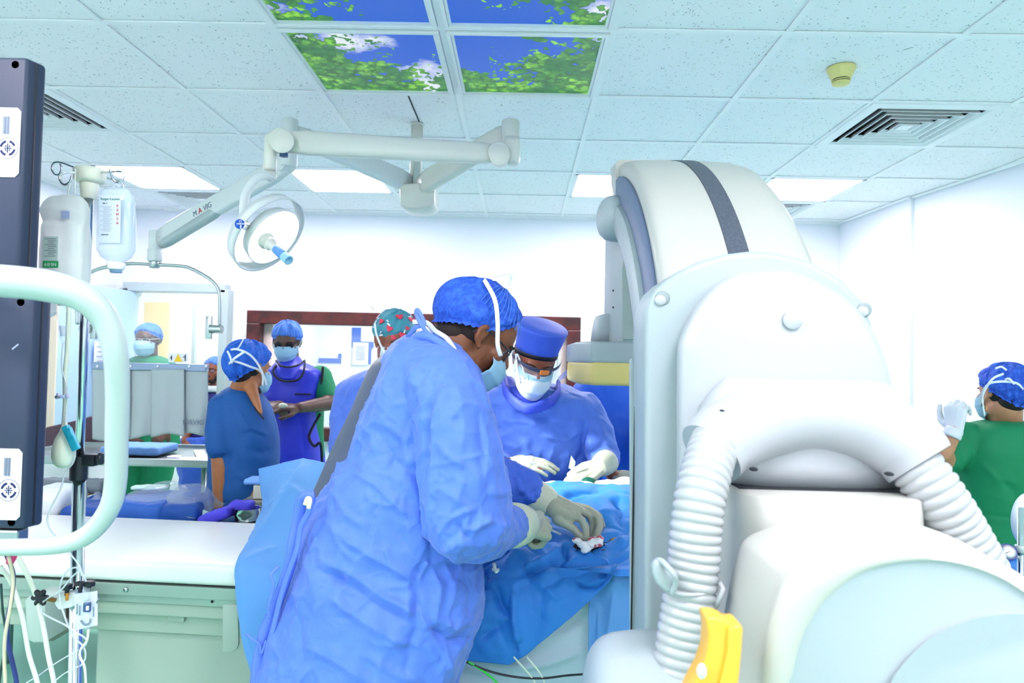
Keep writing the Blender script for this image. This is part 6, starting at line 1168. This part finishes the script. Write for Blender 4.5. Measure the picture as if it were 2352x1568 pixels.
soft('scrub_shirt', [rows([(842, 640, 712, 4.0, .10), (858, 606, 745, 4.0, .12), (900, 605, 742, 4.0, .13), (1100, 612, 742, 4.0, .14)])]+chain([P(735, 866, 4.0), P(753, 912, 3.95)], [.07, .062])+chain([P(612, 866, 4.0), P(597, 915, 3.95)], [.07, .062])+legs(c6, 4.0, .8, .09, .1, .08), m_green, s6p, .009, 3, [(8, .006, 33)])
soft('lead_apron', [rows([(832, 652, 690, 3.98, .09), (842, 626, 716, 3.98, .13), (856, 608, 742, 3.98, .155), (890, 606, 738, 3.98, .165), (950, 607, 732, 3.98, .165), (1020, 612, 738, 3.98, .17), (1120, 618, 745, 3.98, .18), (1210, 622, 750, 3.98, .19)], 2.6, 56)], m_lead2, s6p, .008, 4, [(4, .010, 35)], [([(640, 960), (650, 1020), (640, 1100)], 9, .01), ([(690, 960), (700, 1040)], 9, -.01)])
soft('thyroid_collar', [rows([(818, 642, 686, 3.97, .07), (828, 638, 692, 3.95, .085), (842, 628, 700, 3.92, .115), (856, 632, 697, 3.90, .12), (870, 645, 686, 3.875, .11)], 2.2, 36)], m_lead2, s6p, .007, 3)
mob('collar_trim', tube(spline([P(x, y, d) for x, y, d in ((634, 838, 3.82), (627, 852, 3.79), (632, 864, 3.77), (646, 873, 3.755), (664, 876, 3.75), (684, 872, 3.755), (695, 860, 3.77), (699, 845, 3.79), (700, 830, 3.83))], 6), .006, 8), m_trim, s6p)
mob('collar_trim', tube(spline([P(x, y, d) for x, y, d in ((634, 828, 3.84), (646, 840, 3.79), (664, 843, 3.78), (685, 838, 3.79), (700, 827, 3.85))], 6), .0055, 8), m_trim, s6p)
mob('pocket_edge', box(tuple(P(696, 905, 3.806)), (.09, .008, .009)), m_trim, s6p)
mob('side_trim', join(tube(spline([P(742, 842, 3.93), P(738, 880, 3.92), P(734, 930, 3.92)], 5), .008, 8), tube(spline([P(736, 950, 3.88), P(716, 985, 3.84), P(710, 1005, 3.83), P(722, 1024, 3.83), P(736, 1018, 3.85), P(740, 1060, 3.9), P(745, 1100, 3.9)], 6), .008, 8)), m_trim, s6p)
tag(mob('rolled_glove', ell(P(650, 931, 3.63), (.024, .018, .014)), m_glove), 'small pale roll held between the hands of the man in the blue lead apron', 'roll'); shoes(s6p, c6, 4.0)
# ================================================================= man in green scrubs behind the shield
s7p = thing('person', 'man in green scrubs, blue cap and mask seen through the clear shield', 'person', (P(342, 1200, 4.95).x, 4.95, 0))
H7 = Head(P(339, 783, 4.90), (.02, -1, -.03), (0, 0, 1), 1.0)
soft('body', H7.parts(P(340, 832, 4.95), .058)+[rows([(820, 318, 362, 4.95, .07), (850, 295, 388, 4.95, .11), (1000, 300, 390, 4.95, .12)])]+chain([P(292, 850, 4.95), P(285, 930, 4.92), P(300, 985, 4.8)], [.05, .04, .028])+chain([P(392, 850, 4.95), P(400, 930, 4.92), P(385, 985, 4.8)], [.05, .04, .028])+hand(P(300, 985, 4.8), (.4, -.4, -.6), (-.5, -.5, .5))+hand(P(385, 985, 4.8), (-.4, -.4, -.6), (.5, -.5, .5), -1)+chain([P(318, 1010, 4.95), P(305, 1290, 4.95)], [.08, .05])+chain([P(372, 1010, 4.95), P(352, 1290, 4.95)], [.08, .05]), SK3, s7p, .009, 4); H7.eyes(s7p)
H7.cap(s7p, m_bouf2, .075, .03, -.02, 1.03, 24, 0, 41); H7.mask(s7p, m_mask); H7.glasses(s7p, mat('clear_frame', (210, 216, 220), .3), .02, .006, m_lens)
soft('scrub_shirt', [rows([(817, 318, 364, 4.94, .08), (824, 302, 380, 4.94, .11), (838, 286, 396, 4.94, .13), (900, 284, 400, 4.94, .14), (1020, 292, 408, 4.94, .15), (1036, 292, 408, 4.94, .15)])]+chain([P(296, 850, 4.95), P(287, 915, 4.92)], [.065, .06])+chain([P(390, 850, 4.95), P(398, 915, 4.92)], [.065, .06]), m_green, s7p, .01, 3, [(7, .006, 44)])
soft('scrub_trousers', [rows([(1018, 294, 405, 4.94, .14), (1060, 290, 400, 4.94, .14)])]+chain([P(320, 1050, 4.94), P(304, 1160, 4.94), P(298, 1285, 4.94)], [.10, .075, .07])+chain([P(370, 1050, 4.94), P(354, 1160, 4.94), P(345, 1285, 4.94)], [.105, .08, .07]), m_green, s7p, .01, 3, [(7, .006, 46)]); shoes(s7p, P(325, 1290, 4.95).x, 4.95, .075)
# ================================================================= bearded man in the doorway
s8p = thing('person', 'bearded man with blue cap, navy top and lowered white mask, partly hidden by the nurse', 'person', (P(492, 1200, 5.92).x, 5.92, 0))
H8 = Head(P(492, 852, 5.90), (-.15, -1, -.02), (0, 0, 1), .98)
soft('body', H8.parts(P(494, 900, 5.95), .06)+[rows([(895, 470, 520, 5.95, .08), (920, 450, 535, 5.95, .12), (1010, 450, 535, 5.95, .13)])]+chain([P(452, 925, 5.95), P(440, 975, 5.9), P(424, 1012, 5.75)], [.05, .04, .03])+chain([P(535, 925, 5.95), P(545, 990, 5.9), P(520, 1020, 5.75)], [.05, .04, .03])+hand(P(424, 1012, 5.75), (.4, -.5, -.4), (-.5, -.5, .5))+hand(P(520, 1020, 5.75), (-.4, -.5, -.4), (.5, -.5, .5), -1)+legs(P(494, 900, 5.95).x, 5.95, .6), SK2, s8p, .009, 4); H8.eyes(s8p)
mob('beard', join(H8.e((0, .05, -.088), (.048, .036, .030)), H8.e((0, .094, -.046), (.022, .010, .006)), H8.e((.046, .03, -.06), (.016, .034, .034)), H8.e((-.046, .03, -.06), (.016, .034, .034))), m_hair, s8p)
H8.cap(s8p, m_bouf2, .07, .04, -.01, 1.03, 24, 0, 51); H8.glasses(s8p, m_black, .02, .006, m_lens)
mob('lowered_mask', loft([sellipse(H8(0, .03, z), H8.r*.068, H8.f*r_, 28) for z, r_ in ((-.128, .065), (-.14, .078), (-.165, .08), (-.18, .06))]), m_maskw, s8p)
soft('scrub_top', [rows([(892, 474, 512, 5.94, .08), (904, 450, 530, 5.94, .12), (925, 436, 545, 5.94, .15), (1000, 440, 545, 5.94, .16), (1040, 440, 545, 5.94, .16)])]+chain([P(455, 925, 5.95), P(440, 965, 5.9)], [.075, .07])+chain([P(535, 925, 5.95), P(545, 970, 5.9)], [.075, .07]), m_navy, s8p, .011, 3, [(7, .006, 55)])
rib('hanging_tie', [P(506, 905, 5.76), P(503, 930, 5.75), P(498, 950, 5.74)], .02, m_tie, s8p, .003, (0, -1, 0)); rib('hanging_tie', [P(498, 915, 5.76), P(485, 925, 5.74), P(478, 932, 5.73), P(482, 945, 5.73), P(478, 955, 5.73)], .014, m_tie, s8p, .003, (0, -1, 0))
soft('gown_skirt', [rows([(1000, 430, 540, 5.9, .18), (1012, 418, 545, 5.9, .2), (1040, 412, 545, 5.9, .21), (1090, 416, 540, 5.9, .2), (1160, 425, 535, 5.9, .18)])], m_gown3, s8p, .011, 3, [(7, .02, 57), (15, .008, 58)]); shoes(s8p, P(494, 900, 5.95).x, 5.95)
# ================================================================= woman in green scrubs at the right
s9p = thing('person', 'woman in green scrubs seen from behind at the right edge, raising a gloved hand', 'person', (P(2310, 1300, 2.75).x, 2.75, 0))
H9 = Head(P(2304, 906, 2.72), (-.08, 1, -.06), (.05, 0, 1), .94); c9 = P(2310, 900, 2.75).x
h9 = hand(P(2192, 992, 2.62), (.10, .1, 1), (-.75, -.5, .1), -1, 1.0, (55, 60, 40), 20)
soft('body', H9.parts(P(2308, 980, 2.76), .056)+[rows([(985, 2250, 2360, 2.76, .08), (1050, 2230, 2400, 2.76, .12), (1250, 2240, 2400, 2.76, .13)])]+chain([P(2215, 1010, 2.74), P(2172, 1062, 2.70), P(2166, 1040, 2.64), P(2192, 992, 2.62)], [.05, .042, .034, .026])+chain([P(2405, 1010, 2.74), P(2430, 1120, 2.72), P(2380, 1200, 2.9)], [.05, .042, .028])+hand(P(2380, 1200, 2.9), (-.4, .7, 0), (0, 0, 1))+hand(P(2192, 992, 2.62), (.10, .1, 1), (-.75, -.5, .1), -1, 1.0, (55, 60, 40), 20, .75)+legs(c9, 2.76, .85), SK5, s9p, .006, 4); H9.eyes(s9p); H9.hair(s9p)
H9.cap(s9p, m_bouf, .08, .02, -.045, 1.02, 22, .010, 61, .004, 1.3); H9.mask(s9p, m_mask)
mob('earring', tube([P(2263, 937, 2.64)+V((.006*math.cos(a), 0, .006*math.sin(a))) for a in np.arange(10)*.628], .0012, 6, False, True), mat('gold', (230, 190, 110), .3, .9), s9p)
rib('mask_tie', [P(2252, 930, 2.66), P(2254, 905, 2.62), P(2270, 882, 2.58), P(2300, 876, 2.56), P(2335, 880, 2.57), P(2352, 895, 2.6)], .009, m_tie, s9p, .0012, (0, -1, 0)); rib('mask_tie', [P(2256, 925, 2.64), P(2260, 900, 2.60), P(2280, 870, 2.58), P(2305, 858, 2.59)], .009, m_tie, s9p, .0012, (0, -1, 0))
rib('mask_tie', [P(2286, 846, 2.62), P(2300, 842, 2.62), P(2312, 850, 2.61)], .008, m_tie, s9p, .0012, (0, -1, 0)); rib('mask_tie', [P(2308, 872, 2.56), P(2318, 870, 2.55), P(2330, 882, 2.55)], .009, m_tie, s9p, .0012, (0, -1, 0))
rib('mask_tie', [P(2257, 905, 2.62), P(2258, 930, 2.63), P(2262, 955, 2.65)], .007, m_tie, s9p, .0012, (0, -1, 0))
soft('scrub_top', [rows([(966, 2270, 2345, 2.74, .08), (974, 2235, 2375, 2.74, .11), (990, 2212, 2400, 2.74, .13), (1030, 2200, 2420, 2.74, .15), (1100, 2200, 2425, 2.74, .15), (1200, 2212, 2425, 2.74, .15), (1330, 2212, 2430, 2.74, .16), (1360, 2212, 2430, 2.74, .16)], 2.3, 48)]+chain([P(2222, 1005, 2.73), P(2196, 1035, 2.71), P(2186, 1052, 2.70)], [.062, .058, .055])+chain([P(2398, 1005, 2.73), P(2420, 1080, 2.72)], [.062, .06]), m_green, s9p, .007, 3, [(4.5, .010, 65), (11, .002, 66)],
     [([(2216, 985), (2212, 1040), (2216, 1090)], 5, -.008), ([(2300, 1100), (2330, 1130), (2345, 1180)], 8, -.010), ([(2250, 1060), (2290, 1100), (2340, 1110)], 9, .006), ([(2225, 1180), (2280, 1185), (2340, 1190)], 4, -.006)])
glove('glove', h9, s9p, mat('pale_glove', (214, 220, 226), .45), .004); cuffband(P(2184, 1004, 2.62), P(2193, 985, 2.62), .032, .030, MATS['pale_glove'], s9p)
soft('scrub_trousers', [rows([(1330, 2215, 2425, 2.74, .15), (1400, 2215, 2425, 2.74, .15)])]+legs(c9, 2.75, .72, .1, .11, .09), m_green, s9p, .01, 3, [(6, .006, 67)]); shoes(s9p, c9, 2.75, .1, (-.4, .9), m_white)
# ================================================================= patient and drapes
def drape(name, fn, nu, nv, m, label, crum=(), folds=(), t=.002, cat='drape', par=None):
    v, f = grid(fn, nu, nv); me = bpy.data.meshes.new(name); me.from_pydata([tuple(x) for x in v], [], f); me.update()
    c = sum((V(x) for x in v), V())/len(v); n0 = me.polygons[len(me.polygons)//2].normal; 
    mid = V(me.polygons[len(me.polygons)//2].center)
    if n0.dot(CAM-mid) < 0: me.flip_normals()
    displace(me, crum, folds, None, False)
    bm = bmesh.new(); bm.from_mesh(me); bmesh.ops.solidify(bm, geom=list(bm.faces), thickness=t); bm.to_mesh(me); bm.free()
    o = mo(name, me, m, par); 
    if label: tag(o, label, cat if par is None else None)
    return o
m_dr1 = mat('sky_blue_drape', (104, 170, 240), .6); m_dr2 = mat('mid_blue_drape', (44, 128, 214), .6, bump=(420, .18), var=(3, (50, 134, 218), .8)); m_dr3 = mat('light_blue_drape', (100, 160, 226), .6, bump=(420, .15)); m_sheet = mat('grey_white_sheet', (186, 204, 216), .6, bump=(60, .1))
pa = thing('person', 'patient lying on the table, hidden under blue drapes except hair and a patch of skin', 'person', (0, 2.2, .95))
xw = P(1350, 1245, 2.02)
soft('body', [ell((.10, 2.20, .99), (.28, .15, .045)), ell((-.16, 2.22, .99), (.10, .08, .045)), ell((.45, 2.14, .99), (.22, .13, .04))]+chain([(.6, 2.02, .995), (1.15, 2.0, .99)], [.045, .035])+chain([(.6, 2.18, .995), (1.15, 2.16, .99)], [.045, .035]), SK4, pa, .01, 5)
ss = P(1420, 1245, 1.98); mob('shoulder_skin', ell(tuple(ss), (.028, .04, .012)), mat('iodine_skin', (150, 122, 60), .4), pa)
_r = random.Random(2); hv = []
for k in range(150):
    a = _r.uniform(0, 6.28); q = P(1352+_r.uniform(-30, 36), 1252+_r.uniform(-6, 12), 1.93+_r.uniform(-.01, .03)); d_ = V((math.cos(a)*.6, -.5, _r.uniform(-.7, .4))).normalized()*_r.uniform(.008, .02); hv.append(tube([q, q+d_*.6+V((0, 0, .001)), q+d_], [.0011, .0008, .0003], 4))
hv.append(ell(tuple(P(1352, 1256, 1.955)), (.048, .03, .014)))
tag(mob('hair', join(*hv), m_hair, pa), None, None)
hem = [(1000, 1500), (1060, 1502), (1100, 1502), (1150, 1505), (1195, 1508), (1235, 1480), (1290, 1430), (1330, 1395), (1370, 1355), (1395, 1322), (1412, 1288), (1425, 1300), (1460, 1300), (1600, 1300)]
def dmain(u, v):
    x = -.30+1.66*u; px = 1206+x/1.88*FP; hz = P(px, np.interp(px, [h[0] for h in hem], [h[1] for h in hem]), 1.86).z
    lift = .035*math.exp(-((x+.02)/.12)**2)
    sec = [(2.74, .72), (2.60, .92), (2.50, 1.03), (2.38, 1.125), (2.27, 1.135), (2.17, 1.10), (2.08, 1.075), (2.0, 1.055), (1.940, 1.035), (1.870, 1.035+(hz-1.035)*.22), (1.822, 1.035+(hz-1.035)*.58), (1.808, hz)]
    rise = [0, 0, .2, 1, 1, .6, .3, .1, 0, 0, 0, 0]
    t = v**.8*(len(sec)-1); i = min(int(t), len(sec)-2); f = t-i
    p = [sec[max(i-1, 0)], sec[i], sec[i+1], sec[min(i+2, len(sec)-1)]]; cr = lambda k: .5*((2*p[1][k])+(p[2][k]-p[0][k])*f+(2*p[0][k]-5*p[1][k]+4*p[2][k]-p[3][k])*f*f+(3*p[1][k]-p[0][k]-3*p[2][k]+p[3][k])*f**3)
    side = np.interp(x, [-.3, -.18, .0, .1, .7], [-.9, -.6, .0, .25, .3])
    return V((x, cr(0)-.005*v+.0*side-.065*x, cr(1)+(rise[i]*(1-f)+rise[i+1]*f)*.03*side))
df = [([(1180, 1340), (1182, 1420), (1195, 1500)], 7, -.030), ([(1182, 1330), (1240, 1300), (1300, 1262), (1295, 1235)], 9, .022), ([(1190, 1310), (1260, 1270), (1290, 1240)], 6, -.02), ([(1060, 1340), (1110, 1290), (1200, 1240), (1280, 1215)], 10, .018), ([(1150, 1270), (1220, 1245), (1280, 1235)], 7, -.012), ([(1200, 1290), (1208, 1310), (1212, 1320)], 4, .012),
      ([(1230, 1330), (1270, 1365), (1285, 1380)], 8, -.014), ([(1130, 1350), (1150, 1390), (1172, 1420)], 8, .012), ([(1090, 1350), (1140, 1350), (1170, 1420)], 6, .010), ([(1100, 1470), (1140, 1440), (1170, 1425)], 8, .012), ([(1260, 1285), (1300, 1290), (1380, 1280), (1445, 1270)], 8, .020), ([(1255, 1295), (1320, 1300), (1400, 1290)], 5, -.016), ([(1320, 1330), (1340, 1345), (1380, 1350)], 6, .014), ([(1380, 1290), (1385, 1330), (1370, 1352)], 6, .012),
      ([(1380, 1240), (1410, 1225), (1445, 1215)], 6, .012), ([(1360, 1180), (1400, 1175), (1440, 1165)], 7, -.012), ([(1395, 1145), (1430, 1160), (1420, 1190), (1440, 1210)], 7, .014), ([(1290, 1140), (1340, 1125), (1400, 1115)], 7, .012), ([(1420, 1230), (1440, 1250)], 5, -.012), ([(1300, 1150), (1290, 1200)], 7, -.010), ([(1150, 1200), (1180, 1260), (1160, 1300)], 7, -.016), ([(1110, 1300), (1120, 1330), (1090, 1370)], 7, .014), ([(1230, 1200), (1260, 1220), (1300, 1230)], 7, .012), ([(1190, 1500), (1185, 1480), (1200, 1470)], 5, .012), ([(1100, 1400), (1105, 1450)], 6, -.008)]
drape('surgical_drape', dmain, 300, 190, m_dr2, 'wrinkled mid-blue drape over the patient, falling over the near table edge', [(3.5, .022, 71), (5.5, .022, 72, (1, 1, 1), 1), (11, .009, 73, (1, 1, 1), 1), (24, .003, 74, (1, 1, 1), 1)], [(a_, b__*1.1, c__*(1.5 if c__ > 0 else .8)) for a_, b__, c__ in df], .002)
drape('white_sheet', lambda u, v: V((-.32+.60*u, 1.874+.006*math.sin(u*7+v*3)-.065*(-.32+.6*u)-.02*v, .945-.52*v-.05*v*math.sin(u*5))), 60, 60, m_sheet, 'greyish white sheet hanging below the blue drape by the scanner', [(4, .006, 75)], [([(1160, 1530), (1250, 1520), (1340, 1490)], 12, .02), ([(1220, 1430), (1300, 1440), (1350, 1410)], 12, -.015)], .002, 'sheet')
drape('hanging_drape_panel', lambda u, v: V((P(1352+110*u, 1400, 1.84).x, 1.848+.008*math.sin(u*9)-.03*u, 1.0-.96*v)), 50, 120, m_dr3, 'paler blue drape strip hanging between the white sheet and the scanner plate', [(6, .014, 77), (9, .008, 78, (1, 1, 1), 1)], [([(1375, 1400), (1380, 1500), (1365, 1568)], 7, .012), ([(1410, 1360), (1400, 1450), (1420, 1540)], 8, .012)], .002)
R3 = [((594, 1076, 2.42), (695, 1052, 2.30), (745, 1062, 2.20), (800, 1120, 2.10)), ((598, 1118, 2.43), (676, 1096, 2.20), (740, 1140, 2.08), (800, 1190, 2.0)), ((603, 1160, 2.43), (640, 1160, 2.12), (720, 1200, 2.0), (800, 1240, 1.96)), ((590, 1197, 2.42), (606, 1210, 2.06), (690, 1250, 1.95), (800, 1290, 1.92)),
      ((566, 1250, 2.03), (575, 1252, 2.0), (680, 1280, 1.92), (800, 1320, 1.90)), ((543, 1292, 1.94), (552, 1294, 1.92), (670, 1320, 1.89), (800, 1350, 1.88)), ((541, 1340, 1.90), (552, 1342, 1.89), (665, 1365, 1.875), (800, 1385, 1.87)), ((547, 1405, 1.89), (560, 1407, 1.88), (670, 1420, 1.87), (800, 1430, 1.865)), ((562, 1490, 1.88), (576, 1491, 1.875), (680, 1500, 1.865), (800, 1510, 1.86)), ((580, 1568, 1.87), (594, 1568, 1.87), (690, 1575, 1.86), (800, 1580, 1.86)), ((600, 1750, 1.87), (615, 1750, 1.87), (700, 1755, 1.86), (800, 1760, 1.86)), ((612, 1960, 1.87), (625, 1960, 1.87), (700, 1960, 1.86), (800, 1960, 1.86))]
def crm(p, f): return .5*((2*p[1])+(p[2]-p[0])*f+(2*p[0]-5*p[1]+4*p[2]-p[3])*f*f+(3*p[1]-p[0]-3*p[2]+p[3])*f**3)
def dleft(u, v):
    t = v*(len(R3)-1); i = min(int(t), len(R3)-2); f = t-i; cols = []
    for c_ in range(4): cols.append(crm([V(R3[max(i-1, 0)][c_]), V(R3[i][c_]), V(R3[i+1][c_]), V(R3[min(i+2, len(R3)-1)][c_])], f))
    s = u*3; k = min(int(s), 2); g = s-k; q = cols[k]*(1-g)+cols[k+1]*g; return P(q.x, q.y, q.z)
drape('hanging_blue_drape', dleft, 110, 200, m_dr3, 'large light blue drape peaked over the table and hanging beside the leading surgeon', [(3, .006, 81), (5, .006, 82, (1, 1, 1), 1)], [([(700, 1055), (662, 1112), (606, 1210), (548, 1292)], 7, .010), ([(660, 1112), (700, 1140), (725, 1160)], 6, .012), ([(610, 1165), (660, 1130)], 5, .006), ([(548, 1296), (590, 1275), (640, 1255)], 6, .008), ([(690, 1055), (660, 1105), (655, 1120)], 5, -.012), ([(605, 1130), (615, 1160), (612, 1200)], 5, -.008)], .0015)
# gauze, swabs and things on the field
gz = remesh([ell(tuple(P(x, y, d)), (a, .014, b)) for x, y, d, a, b in ((1325, 1241, 1.93, .014, .007), (1338, 1250, 1.92, .015, .010), (1348, 1260, 1.915, .013, .010), (1358, 1250, 1.92, .016, .010), (1372, 1246, 1.92, .016, .012), (1365, 1240, 1.93, .018, .009), (1378, 1238, 1.93, .010, .010), (1342, 1264, 1.912, .009, .006))], .0025, 3)
displace(gz, [(60, .004, 91)]); m_gz = mat('bloodied_gauze', (244, 240, 240), .8, var=(48, (206, 40, 60), .9)); b = m_gz.node_tree
for n_ in b.nodes:
    if n_.type == 'MAP_RANGE': n_.inputs[1].default_value = .53; n_.inputs[2].default_value = .58
tag(mo('gauze', gz, m_gz), 'crumpled white gauze with red blood stains under the gloved fingertips', 'gauze')
gp = remesh([ell(tuple(P(1298, 1118, 2.45)), (.105, .07, .018)), ell(tuple(P(1262, 1120, 2.42)), (.05, .05, .016)), ell(tuple(P(1340, 1118, 2.43)), (.05, .05, .02))], .005, 3); displace(gp, [(14, .006, 95)])
tag(mo('surgical_pad', gp, mat('white_pad', (240, 248, 244), .7)), 'white folded pad brightly lit beneath the facing surgeon\'s hands', 'pad')
gd = remesh([ell(tuple(P(1308, 1124, 2.50)), (.112, .07, .022)), ell(tuple(P(1285, 1138, 2.44)), (.05, .04, .012)), ell(tuple(P(1352, 1112, 2.47)), (.03, .03, .024))], .006, 3); displace(gd, [(12, .006, 96)])
tag(mo('green_towel', gd, mat('dark_green_cloth', (0, 96, 78), .7)), 'dark green towel under the white pad', 'towel')
tag(soft('white_swab', [ell(tuple(P(1405, 1110, 2.44)), (.06, .04, .012)), ell(tuple(P(1440, 1108, 2.42)), (.05, .04, .018))], mat('white_pad', (240, 248, 244), .7), None, .005, 3, [(16, .006, 97)]), 'loose white swabs lying beside the pad near the scanner plate', 'swab')
mob('exposed_skin', ell(tuple(P(1370, 1114, 2.46)), (.022, .03, .014)), mat('reddish_skin', (206, 106, 70), .5), pa)
tag(mob('white_card', prism([P(x, y, 2.52) for x, y in ((1306, 1075), (1312, 1046), (1322, 1060), (1318, 1080))], (0, .003, 0)), m_label, None, False), 'small white triangular wrapper between the facing surgeon\'s gloves', 'wrapper')
sc2 = thing('stopcock', 'small white plastic stopcock clipped to the drape below the surgeon\'s sleeve', 'stopcock', tuple(P(1137, 1302, 1.80)))
mob('body', join(tube([P(1134, 1293, 1.80), P(1137, 1305, 1.80)], .0045, 10), tube([P(1130, 1307, 1.80), P(1147, 1309, 1.80)], .004, 10)), m_whitep, sc2); mob('dial', lathe([(.005, 0), (.005, .004)], tuple(P(1140, 1311, 1.793)), (0, -1, 0), 14), m_whitep, sc2)
mob('holder_bag', thick(grid(lambda u, v: P(1120+24*u, 1300+28*v, 1.806), 6, 6), .001), mat('blue_film', (30, 96, 200), .3, alpha=.5), sc2)
for pts, r, mm, lb in (([(1075, 1520), (1095, 1531), (1120, 1548), (1142, 1568), (1180, 1610)], .0028, mat('bright_green_cable', (60, 220, 70), .4), 'bright green cable below the blue drape'),
        ([(1072, 1520), (1110, 1536), (1150, 1548), (1200, 1556), (1250, 1557), (1300, 1551), (1352, 1547)], .0028, m_black, 'black cable sagging across the white sheet'),
        ([(1180, 1508), (1200, 1530), (1222, 1556), (1235, 1580)], .0022, m_creamw, 'off-white tube hanging from the drape hem'), ([(1210, 1508), (1240, 1545), (1256, 1580)], .0022, m_creamw, 'second off-white tube just right of the first under the drape hem')):
    tag(mob('cable' if 'cable' in lb else 'tube', tube(spline([P(x, y, 1.78) for x, y in pts], 6), r, 10), mm), lb, 'cable' if 'cable' in lb else 'tube', 'cables below the drape' if 'cable' in lb else 'off-white tubes below the drape')
tag(mob('floor_mat', box((P(1050, 1560, 1.8).x, 2.1, .012), (.5, .6, .02), .004), mat('teal_mat', (0, 96, 120), .5), None, False), 'dark teal mat on the floor under the drape', 'mat')
